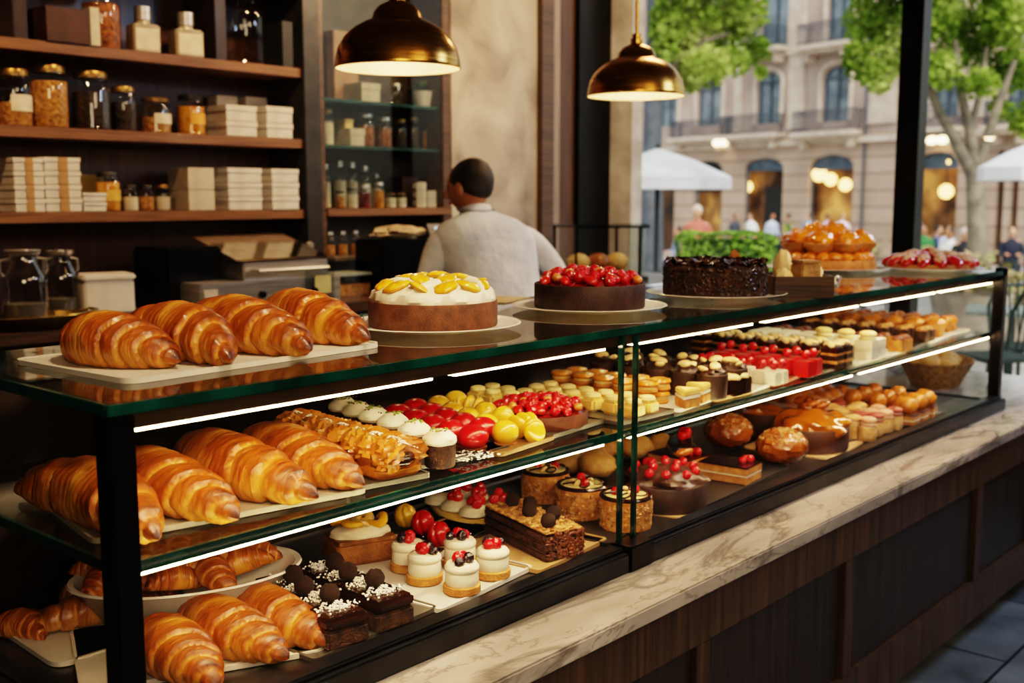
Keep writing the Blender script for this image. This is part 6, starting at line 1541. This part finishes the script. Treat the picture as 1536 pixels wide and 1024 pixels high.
for a in W1+W2:
    u0, u1, z0, zs, zt = a
    f_ = MB(); w_ = .07; c = (u0+u1)/2
    f_.box(u0, u0+w_, .2, .27, z0, zs).box(u1-w_, u1, .2, .27, z0, zs).box(c-.04, c+.04, .2, .27, z0, zt).box(u0, u1, .2, .27, zs-.05, zs+.05)
    fo_ = f_.obj('window_frame', BLUEG, bld)
    MB().box(u0, u1, .28, .31, z0, zt).obj('pane', PW, fo_, smooth=False)
    n = 12; pts = arch(u0-.14, u1+.14, z0, zs, zt+.16)[2:]
    MB().tube([(u0-.10, .06, z0), ]+[(p[0], .06, p[1]) for p in pts[::-1]]+[(u1+.10, .06, z0)], .09, 6).obj('stone_surround', TRIM, bld)
def balcony(x0, x1, yrail, yslab, par=bld):
    xm = (x0+x1)/2; u0, u1 = fuv(x0, 280)[0], fuv(x1, 280)[0]; zr, zl = fuv(xm, yrail)[1], fuv(xm, yslab)[1]
    s = MB().box(u0-.1, u1+.1, -.75, .12, zl-.16, zl).box(u0+.1, u1-.1, -.55, .12, zl-.30, zl-.16).obj('balcony_slab', TRIM, bld, smooth=False)
    r = MB(); n = max(8, int((u1-u0)/.085))
    for k in range(n+1):
        x = u0+(u1-u0)*k/n; r.box(x-.010, x+.010, -.70, -.68, zl, zr)
    for x in (u0, u1):
        for q in range(8): yy = -.70+q*.1; r.box(x-.01, x+.01, yy, yy+.02, zl, zr)
        r.box(x-.02, x+.02, -.70, .1, zr, zr+.04)
    r.box(u0, u1, -.71, -.67, zr, zr+.05).box(u0, u1, -.70, -.68, zl+.06, zl+.09).box(u0, u1, -.70, -.68, zr-.16, zr-.13)
    r.obj('balcony_railing', RAIL, s, smooth=False)
    for x in (u0+.25, u1-.25): MB().box(x-.1, x+.1, -.45, .12, zl-.62, zl-.28).obj('console_bracket', TRIM, s, bevel=.03)
for b_ in ((1020, 1090, 183, 206), (1096, 1171, 175, 202), (1203, 1288, 168, 198), (1382, 1440, 160, 192), (1488, 1545, 154, 188), (1125, 1174, 46, 74), (1206, 1274, 38, 68), (1382, 1440, 32, 64)): balcony(*b_)
z_c = fuv(1200, 214)[1]; MB().box(UL, UR, -.18, .0, z_c-.1, z_c+.12).obj('string_course', TRIM, bld)
z_c = fuv(1200, 78)[1]; MB().box(UL, UR, -.08, .12, z_c-.06, z_c+.1).obj('string_course', TRIM, bld)
for x0, x1 in ((1176, 1202), (1292, 1340), (1442, 1484), (1096, 1110)):
    u0, u1 = fuv(x0, 280)[0], fuv(x1, 280)[0]; MB().box(u0+.05, u1-.05, -.02, .12, zslab+.3, ztop).obj('pilaster', TRIM, bld, bevel=.03)
MB().tube([(fuv(1296, 300)[0], -.1, BZ), (fuv(1296, 300)[0], -.1, ztop)], .05, 8).obj('drainpipe', RAIL, bld)
# globe lamps
def globe(dy): return lambda: (lambda r: (MB().blob((0, 0, 0), .24, 18, 12).obj('glass_globe', EM('lamp_globe', '#ffc873', 5), r), MB().tube([(0, 0, .22), (0, 0, .9)], .02, 6).obj('hanging_rod', CHARC, r), r)[2])(E('globe_lamp'))
KG = Kind(globe(0))
def in_facade(px, py, back):
    d = ray(px, py); t = ((PF-CAM).dot(NV)+back*(-1)*-1*0)/d.dot(NV)
    q = PF-NV*back; t = (q-CAM).dot(NV)/d.dot(NV); return CAM+d*t
for k, (px, py, sc, w_) in enumerate(((1120, 280, 1.0, 'in the arch behind the hedge'), (1229, 261, 1.2, 'leftmost in the middle arch'), (1246, 269, 1.0, 'second in the middle arch'), (1268, 277, 1.0, 'lowest in the middle arch'), (1419, 287, 1.05, 'in the arch behind the tree trunk'), (1428, 243, .9, 'high in the arch behind the tree trunk'))):
    KG.put(in_facade(px, py, .36), f'glowing globe lamp {w_}', 'lamp', 'globe lamps in the shopfronts', sc=sc)
def lant():
    r = E('wall_lantern'); MB().blob((-.18, 0, 0), (.2, .14, .14), 14, 10).obj('lit_shade', EM('lantern_glow', '#ffdca8', 7), r); MB().blob((.22, 0, 0), (.2, .14, .14), 14, 10).obj('lit_shade', EM('lantern_glow', '#ffdca8', 7), r)
    MB().box(-.4, .4, -.1, .1, .14, .22).obj('bracket', CHARC, r); return r
KLn = Kind(lant)
for px, py, w_ in ((1080, 214, 'above the first arches'), (1405, 210, 'above the arch behind the right tree')):
    KLn.put(in_facade(px, py, -.5), f'twin lit wall lantern {w_} of the building', 'lantern', 'twin lanterns on the building', rz=UA+PI)
# trees -------------------------------------------------------------
def leafmat():
    m, nt, out = newmat('plane_leaf'); L = nt.links
    tc = nd(nt, 'ShaderNodeTexCoord'); n = nd(nt, 'ShaderNodeTexNoise'); n.inputs['Scale'].default_value = 1.2; n.inputs['Detail'].default_value = 6; L.new(tc.outputs['Object'], n.inputs['Vector'])
    r = ramp(nt, [(.32, '#56702b'), (.5, '#8fa84c'), (.68, '#c6d283')]); L.new(n.outputs['Fac'], r.inputs[0])
    d = nd(nt, 'ShaderNodeBsdfDiffuse'); t = nd(nt, 'ShaderNodeBsdfTranslucent'); mx = nd(nt, 'ShaderNodeMixShader'); mx.inputs[0].default_value = .45
    L.new(r.outputs[0], d.inputs[0]); L.new(r.outputs[0], t.inputs[0]); L.new(d.outputs[0], mx.inputs[1]); L.new(t.outputs[0], mx.inputs[2]); L.new(mx.outputs[0], out.inputs[0]); return m
LEAF = leafmat()
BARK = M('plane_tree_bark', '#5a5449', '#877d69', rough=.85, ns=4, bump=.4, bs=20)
def foliage(clusters, nleaf, size, rnd, org):
    mb = MB()
    for (c, R) in clusters:
        n = int(nleaf*R[0]*R[1])
        for i in range(n):
            d = Vector((rnd.gauss(0, 1), rnd.gauss(0, 1), rnd.gauss(0, 1))).normalized()*(rnd.random()**.45)
            p = c+RT*d.x*R[0]+UP*d.z*R[1]+VH*d.y*R[0]-org
            nrm = Vector((rnd.gauss(0, 1), rnd.gauss(0, 1), rnd.gauss(0, 1)+.6)).normalized(); q = nrm.to_track_quat('Z', 'Y').to_matrix()
            s = size*rnd.uniform(.6, 1.3); a = rnd.random()*6.3
            vs = [q @ Vector((s*k*math.cos(a+b), s*k*math.sin(a+b), 0)) for k, b in ((1, 0), (.7, .9), (.75, 2.2), (.5, PI), (.75, -2.2), (.7, -.9))]
            mb.add([p+x for x in vs], [(0, 1, 2, 3, 4, 5)])
    return mb
rnd = random.Random(5)
def tree(pxbase, dep, label, trunk, branches, clusters, size, nleaf, nm='plane_tree'):
    b0 = onground(pxbase, dep); r = E(nm, label, 'tree', b0)
    def T3(px, py, dd=0): return atD(px, py, dep+dd)-b0
    tr = MB().tube([Vector((0, 0, -.1))]+[T3(*p[:2]) for p in trunk], [trunk[0][2]*1.15*dep/F]+[p[2]*dep/F for p in trunk], 14).obj('trunk', BARK, r)
    for br in branches:
        MB().tube([T3(p[0], p[1], p[3] if len(p) > 3 else 0) for p in br], [p[2]*dep/F for p in br], 9).obj('branch', BARK, tr)
    cl = [(atD(x, y, dep+dd), (rx*1.14*dep/F, ry*1.14*dep/F)) for x, y, rx, ry, dd in clusters]
    mb = foliage(cl, nleaf, size, rnd, b0); mb.obj('foliage', LEAF, r, smooth=False)
tree(1466, 17, 'plane tree with a forked pale trunk and light green leaves beyond the right window pane',
    [(1466, 396, 15), (1464, 320, 13.5), (1462, 262, 13)],
    [[(1462, 268, 11), (1440, 225, 9), (1410, 170, 7), (1388, 120, 5), (1370, 60, 3)], [(1463, 262, 10), (1455, 200, 8), (1440, 130, 6), (1432, 60, 4)], [(1464, 262, 10), (1482, 205, 8), (1500, 150, 6), (1522, 90, 4)], [(1455, 200, 6), (1470, 140, 5), (1480, 70, 3)]],
    [(1400, 20, 42, 40, 0), (1450, 60, 40, 45, .5), (1505, 20, 45, 45, 0), (1410, 105, 30, 26, -.4), (1520, 95, 34, 40, .4), (1470, 125, 26, 22, -.5), (1310, 30, 42, 40, 1.0), (1290, 90, 26, 34, .8), (1320, 110, 22, 34, .5), (1350, 60, 36, 50, .6), (1535, 180, 20, 26, .2), (1440, -40, 90, 40, 0), (1330, -30, 60, 40, .6), (1380, 128, 16, 16, .2), (1500, 160, 14, 16, .2)],
    .066, 3000)
tree(976, 21, 'plane tree with a dark trunk beside the stone pillar and leaves over the square',
    [(978, 380, 17), (978, 250, 15), (980, 120, 13), (982, -40, 11)],
    [[(980, 130, 9), (1020, 90, 6), (1060, 60, 4), (1095, 50, 3)], [(980, 60, 8), (1030, 20, 5), (1070, -20, 3)]],
    [(1035, 20, 44, 40, 0), (1085, 45, 40, 36, .5), (1020, 85, 32, 40, .3), (1060, 100, 34, 28, -.3), (1115, 15, 36, 34, .3), (1135, 75, 20, 22, .6), (1000, 40, 24, 50, -.3), (1025, 125, 22, 16, .2), (1100, 92, 24, 20, .2), (1060, -40, 90, 40, 0), (1140, 108, 10, 8, .3)],
    .082, 2000)
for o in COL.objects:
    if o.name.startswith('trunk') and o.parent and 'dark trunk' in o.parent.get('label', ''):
        me = o.data; me.materials.clear(); me.materials.append(M('blue_grey_bark', '#3d434c', '#585e66', rough=.85, ns=3, bump=.4, bs=14))  # darker blue-grey bark for the trunk by the pillar
# hedge -------------------------------------------------------------
hc = atD(1088, 362, 12); hg = E('planter_hedge', 'clipped bright green box hedge in a planter outside the window', 'hedge', (hc.x, hc.y, ground_z(gdist(hc))), HEAD-PI/2)
hb = hg.location.z
mb = MB(); W_, D_, H_ = .49, .30, 1.21-hb
for i in range(5200):
    f_ = rnd.random(); x, y, z = rnd.uniform(-W_, W_), rnd.uniform(-D_, D_), rnd.uniform(.45, H_)
    s_ = rnd.choice('xxyyyzzz')
    if s_ == 'x': x = math.copysign(W_, x)
    elif s_ == 'y': y = -D_ if rnd.random() < .8 else D_
    else: z = H_
    k = 1+.06*noise.noise(Vector((x*5, y*5, z*5))); p = Vector((x*k, y*k, .45+(z-.45)*k))
    rr = min(1, max(0, (abs(x)-W_+.1)/.1))*min(1, max(0, (z-H_+.1)/.1)); p.z -= .05*rr
    q = Vector((rnd.gauss(0, 1), rnd.gauss(0, 1)-.6, rnd.gauss(0, 1)+.6)).normalized().to_track_quat('Z', 'Y').to_matrix(); s = rnd.uniform(.014, .032)
    mb.add([p+q @ Vector((s, 0, 0)), p+q @ Vector((0, s*.6, 0)), p+q @ Vector((-s, 0, 0)), p+q @ Vector((0, -s*.6, 0))], [(0, 1, 2, 3)])
def hedgeleaf():
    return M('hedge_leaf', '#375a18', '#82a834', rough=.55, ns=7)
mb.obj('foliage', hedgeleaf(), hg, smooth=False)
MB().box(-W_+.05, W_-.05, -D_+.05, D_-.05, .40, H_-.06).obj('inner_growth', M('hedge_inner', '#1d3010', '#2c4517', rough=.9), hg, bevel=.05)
MB().box(-W_-.02, W_+.02, -D_-.02, D_+.02, 0, .45).obj('planter', CHARC, hg, bevel=.01)
# umbrellas -----------------------------------------------------------
def umbrella(R, h, drop, canopy):
    def mk():
        r = E('cafe_umbrella'); n = 8; v = [(0, 0, h)]; f = []
        for ring, (q, z) in enumerate(((.5, h-drop*.42), (1, h-drop), (1, h-drop-.16))):
            for k in range(n*4):
                a = 2*PI*k/(n*4); c_ = math.cos(((a % (2*PI/n))-PI/n)); rr = R*q*math.cos(PI/n)/c_; sag = .04*(1-abs(((k % 4)-2)/2))*(q > .6)
                v.append((rr*math.cos(a), rr*math.sin(a), z-sag*0))
        N = n*4
        for k in range(N):
            k2 = (k+1) % N; f.append((0, 1+k, 1+k2))
            for g_ in range(2): f.append((1+g_*N+k, 1+(g_+1)*N+k, 1+(g_+1)*N+k2, 1+g_*N+k2))
        MB().add(v, f).obj('canopy', canopy, r, ang=18)
        MB().tube([(0, 0, 0), (0, 0, h+.05)], .035, 10).obj('pole', CHARC, r)
        for k in range(n): a = 2*PI*k/n; MB().tube([(0, 0, h-drop*1.15), (R*.98*math.cos(a), R*.98*math.sin(a), h-drop-.03)], .012, 6).obj('rib', CHARC, r)
        MB().box(-.3, .3, -.3, .3, 0, .08).obj('base', CHARC, r)
        return r
    return Kind(mk)
UC = M('grey_white_canvas', '#a5a7ad', '#c6c8cc', rough=.8, ns=2); UW = M('white_canvas', '#d8dade', '#ececee', rough=.8, ns=2)
p = onground(986, 15); zt_ = atD(976, 222, 15).z-p.z
umbrella(1.02, zt_, .40, UC).put(p, 'grey-white cafe umbrella behind the stone pillar', 'umbrella', rz=.3)
p = onground(1548, 13); zt_ = atD(1548, 212, 13).z-p.z
umbrella(.62, zt_, .30, UW).put(p, 'bright white cafe umbrella at the far edge beyond the plane tree', 'umbrella', rz=.1)
# terrace furniture ------------------------------------------------------
GRN = M('dark_green_metal', '#1d2b29', '#2b3b38', rough=.45, metal=.3); TWD = M('terrace_table_wood', '#8a6a50', '#a98468', rough=.5, ns=6); TGY = M('terrace_table_grey', '#6e7a78', '#87918f', rough=.35)
def ttable(top, w=.35):
    def mk():
        r = E('terrace_table'); MB().prism(rrect(-w, w, -w, w, .03), .72, .75).obj('table_top', top, r, bevel=.004)
        MB().lathe([(0, .0), (.22, 0), (.22, .02), (.03, .04), (.03, .72), (0, .72)], 16).obj('pedestal', GRN, r); return r
    return Kind(mk)
KTG, KTW = ttable(TGY), ttable(TWD)
def tchair():
    r = E('bistro_chair'); MB().prism(rrect(-.20, .20, -.19, .20, .05), .44, .465).obj('seat', GRN, r, bevel=.005)
    for sx in (-1, 1):
        MB().tube([(sx*.18, .17, .44), (sx*.20, .21, 0)], .014, 8).obj('leg', GRN, r)
        MB().tube([(sx*.18, -.17, .44), (sx*.20, -.23, 0)], .014, 8).obj('leg', GRN, r)
    bk = MB().tube([(-.18, -.18, .45), (-.19, -.22, .72), (-.12, -.25, .86), (.12, -.25, .86), (.19, -.22, .72), (.18, -.18, .45)], .014, 8)
    for k in range(4): bk.tube([(-.09+.06*k, -.185, .46), (-.09+.06*k, -.25, .86)], .008, 6)
    bk.obj('backrest', GRN, r)
    MB().tube([(-.19, .19, .2), (.19, .19, .2)], .008, 6).obj('stretcher', GRN, r); return r
KCH = Kind(tchair)
def gput(K, px, dep, lab, cat, grp, rz=0, sc=1): return K.put(onground(px, dep), lab, cat, grp, rz, sc)
gput(KTG, 1530, 8.9, 'grey-green terrace table just beyond the end of the pastry case', 'table', 'terrace tables', .3)
gput(KCH, 1512, 7.7, 'dark green bistro chair before the grey-green terrace table', 'chair', 'bistro chairs on the terrace', .9, 1.12)
gput(KCH, 1560, 8.3, 'dark green bistro chair at the far edge of the terrace table', 'chair', 'bistro chairs on the terrace', 2.4, 1.12)
gput(KTW, 1000, 13.2, 'wooden terrace table under the grey umbrella', 'table', 'terrace tables', .5)
gput(KTW, 1016, 10.9, 'wooden terrace table beside the hedge planter', 'table', 'terrace tables', .2)
gput(KCH, 968, 13.4, 'bistro chair before the table under the grey umbrella', 'chair', 'bistro chairs on the terrace', -.6)
gput(KTG, 1304, 16, 'grey terrace table beside the black window mullion', 'table', 'terrace tables', .4)
gput(KCH, 1318, 17, 'bistro chair behind the table beside the window mullion', 'chair', 'bistro chairs on the terrace', 2.0)
gput(KTG, 1405, 24, 'grey terrace table among the seated guests', 'table', 'terrace tables', .8)
gput(KTW, 1522, 15, 'pale terrace table beyond the tree trunk', 'table', 'terrace tables', .2)
gput(KCH, 1500, 17, 'bistro chair beside the tree trunk', 'chair', 'bistro chairs on the terrace', 1.0)
def pot():
    r = E('flower_pot'); MB().lathe([(0, 0), (.16, 0), (.22, .34), (.20, .34), (.18, .3), (0, .3)], 20).obj('pot', M('stone_pot', '#8c8072', '#a5998a', rough=.8), r)
    scatter(MB(), 200, lambda i: (Vector((rnd.gauss(0, .12), rnd.gauss(0, .12), .36+abs(rnd.gauss(0, .08)))), Vector((rnd.gauss(0, 1), rnd.gauss(0, 1), 1))), .035, .1, rnd).obj('foliage', M('pot_foliage', '#5d6f34', '#a58a6a', rough=.7, ns=20), r, smooth=False); return r
KPT = Kind(pot)
KPT.put(onground(1466, 12)+Vector((0, 0, .0)), 'stone flower pot at the foot of the plane tree', 'flower pot', 'terrace flower pots', sc=2.0)
KPT.put(onground(1526, 12.6), 'stone flower pot beside the tree trunk, nearer the terrace table', 'flower pot', 'terrace flower pots', rz=1, sc=1.5)
KPT.put(onground(1290, 26), 'planter with low green shrubs near the shopfront piers', 'flower pot', 'terrace flower pots', rz=2, sc=1.9)
# wicker basket on the marble beyond the case
p = at(1428, 560, ZF); bk = E('wicker_bread_basket', 'tan wicker basket of rolls on the marble beyond the case', 'basket', (4.22, .40, ZF+.0008), .3)
WICK = M('wicker', '#7d5c36', '#b08a58', rough=.75, ns=50, bump=1, bs=120, dist=.006)
MB().lathe([(0, 0), (.13, 0), (.20, .11), (.205, .12), (.195, .12), (.125, .012), (0, .012)], 40, wob=lambda a, j, rr, z: 1+.012*math.cos(a*30+z*200), sx=1.1, sy=.8).obj('basket_weave', WICK, bk)
for k in range(9):
    a = k*2.4; q = .12*math.sqrt(k/9); o = O('bread_roll', SCM, None, (4.22+q*math.cos(a), .40+q*.75*math.sin(a), ZF+.075+.02*(k < 4)), (0, 0, k), .95)
    tag(o, 'pale bread roll heaped in the wicker basket beyond the case', 'bread roll', 'rolls in the wicker basket')
# people outside ---------------------------------------------------------
def cloth(h, nm): 
    c = lin(h)[:3]; return M('cloth_'+nm, c, tuple(min(1, x*1.35) for x in c), rough=.85, ns=6)
SIT = dict(STAND, pelvis=(0, 0, .52), waist=(0, -.01, .66), chest=(0, .02, .92), neck=(0, .02, 1.07), headb=(0, .04, 1.16), head=(0, .055, 1.23),
    shL=(-.185, .02, 1.02), elL=(-.24, .06, .76), wrL=(-.15, .28, .76), shR=(.185, .02, 1.02), elR=(.24, .06, .76), wrR=(.15, .28, .76),
    hipL=(-.09, .03, .49), knL=(-.11, .42, .50), anL=(-.11, .40, .08), toL=(-.12, .55, .03), hipR=(.09, .03, .49), knR=(.11, .42, .50), anR=(.11, .40, .08), toR=(.12, .55, .03))
WALK = dict(STAND, knL=(-.10, .16, .52), anL=(-.10, .18, .09), toL=(-.10, .32, .06), anR=(.11, -.28, .12), toR=(.11, -.15, .03), knR=(.10, -.06, .50), elL=(-.23, -.1, 1.16), wrL=(-.22, .0, .92))
GREYH = M('white_hair', '#b9b2a8', '#d8d2c8', rough=.7); BRNH = M('brown_hair', '#2e1d12', '#4a3020', rough=.6); FAIR = M('fair_skin', '#c08a6c', '#d6a486', rough=.5)
peo = [(1160, 41, STAND, '#aebdd0', '#171b26', 'person in a pale blue shirt and dark trousers standing before the arches', BRNH, 2.6),
 (1184, 40, WALK, '#3a3f3c', '#20242c', 'person in a yellow-green vest walking beside the pale blue shirt', HAIRM, .4, '#8fa33a'),
 (1214, 40, WALK, '#7f93ad', '#3a4152', 'person in a grey-blue top walking before the middle arch', BRNH, 1.4),
 (1243, 42, STAND, '#b8a2bc', '#2a2c3a', 'person in a lilac top standing under the globe lamps', HAIRM, 3.0),
 (1266, 38, STAND, '#d8b9c4', '#c9b6bc', 'person in a pale pink dress-like outfit before the middle arch', BRNH, 2.2),
 (1128, 40, WALK, '#e2e4e6', '#5a5f6a', 'person in a white top walking behind the hedge', BRNH, 1.2),
 (1104, 42, STAND, '#3b3f4a', '#1e2128', 'person in dark clothes standing by the pier behind the hedge', HAIRM, 2.8),
 (1047, 19, STAND, '#a85a4e', '#38425a', 'white-haired person in a red top behind the hedge', GREYH, 2.0),
 (1022, 25, SIT, '#8f9ab0', '#2a2f3c', 'seated person in a blue-grey top under the grey umbrella', BRNH, 1.0),
 (1390, 29, SIT, '#2f6a3a', '#20242a', 'seated guest in a green top before the arch behind the tree', BRNH, 1.8),
 (1408, 31, SIT, '#2c3c58', '#1a1d26', 'seated guest in a navy top before the arch behind the tree', HAIRM, 3.4),
 (1424, 30, SIT, '#9aa2b4', '#30343e', 'seated guest in a pale grey top before the arch behind the tree', BRNH, 2.6),
 (1431, 22, SIT, '#dfe6dc', '#59616a', 'seated guest in a white top leaning at the terrace table', BRNH, 1.2),
 (1450, 21, SIT, '#12151c', '#12151c', 'seated guest dressed in black beside the tree trunk', GREYH, 2.4),
 (1522, 24, SIT, '#1f2434', '#1a1d26', 'seated guest in dark clothes at the far edge beyond the tree', BRNH, 2.0),
 (1379, 33, STAND, '#7b88a0', '#2c3240', 'standing guest in grey blue beside the window mullion', BRNH, .6)]
for k, q in enumerate(peo):
    px, dep, J, sh_, pa_, lab, hr, rz = q[:8]
    g_ = onground(px, dep)
    person('person', J, cloth(sh_, f's{k}'), cloth(pa_, f'p{k}'), lab, hairm=hr, loc=g_, rz=rz, skinm=FAIR if k % 3 else SKINM, sub=1, group='people in the square', vest=cloth(q[8], f'v{k}') if len(q) > 8 else None, detail=False, sleeve=.5 if k % 2 else 1.0)
    if J is SIT:
        o = KCH.put(g_+Vector((0, 0, 0)), 'bistro chair taken by the '+' '.join(lab.replace('seated ', '').split()[:9]), 'chair', 'bistro chairs on the terrace', rz=rz)
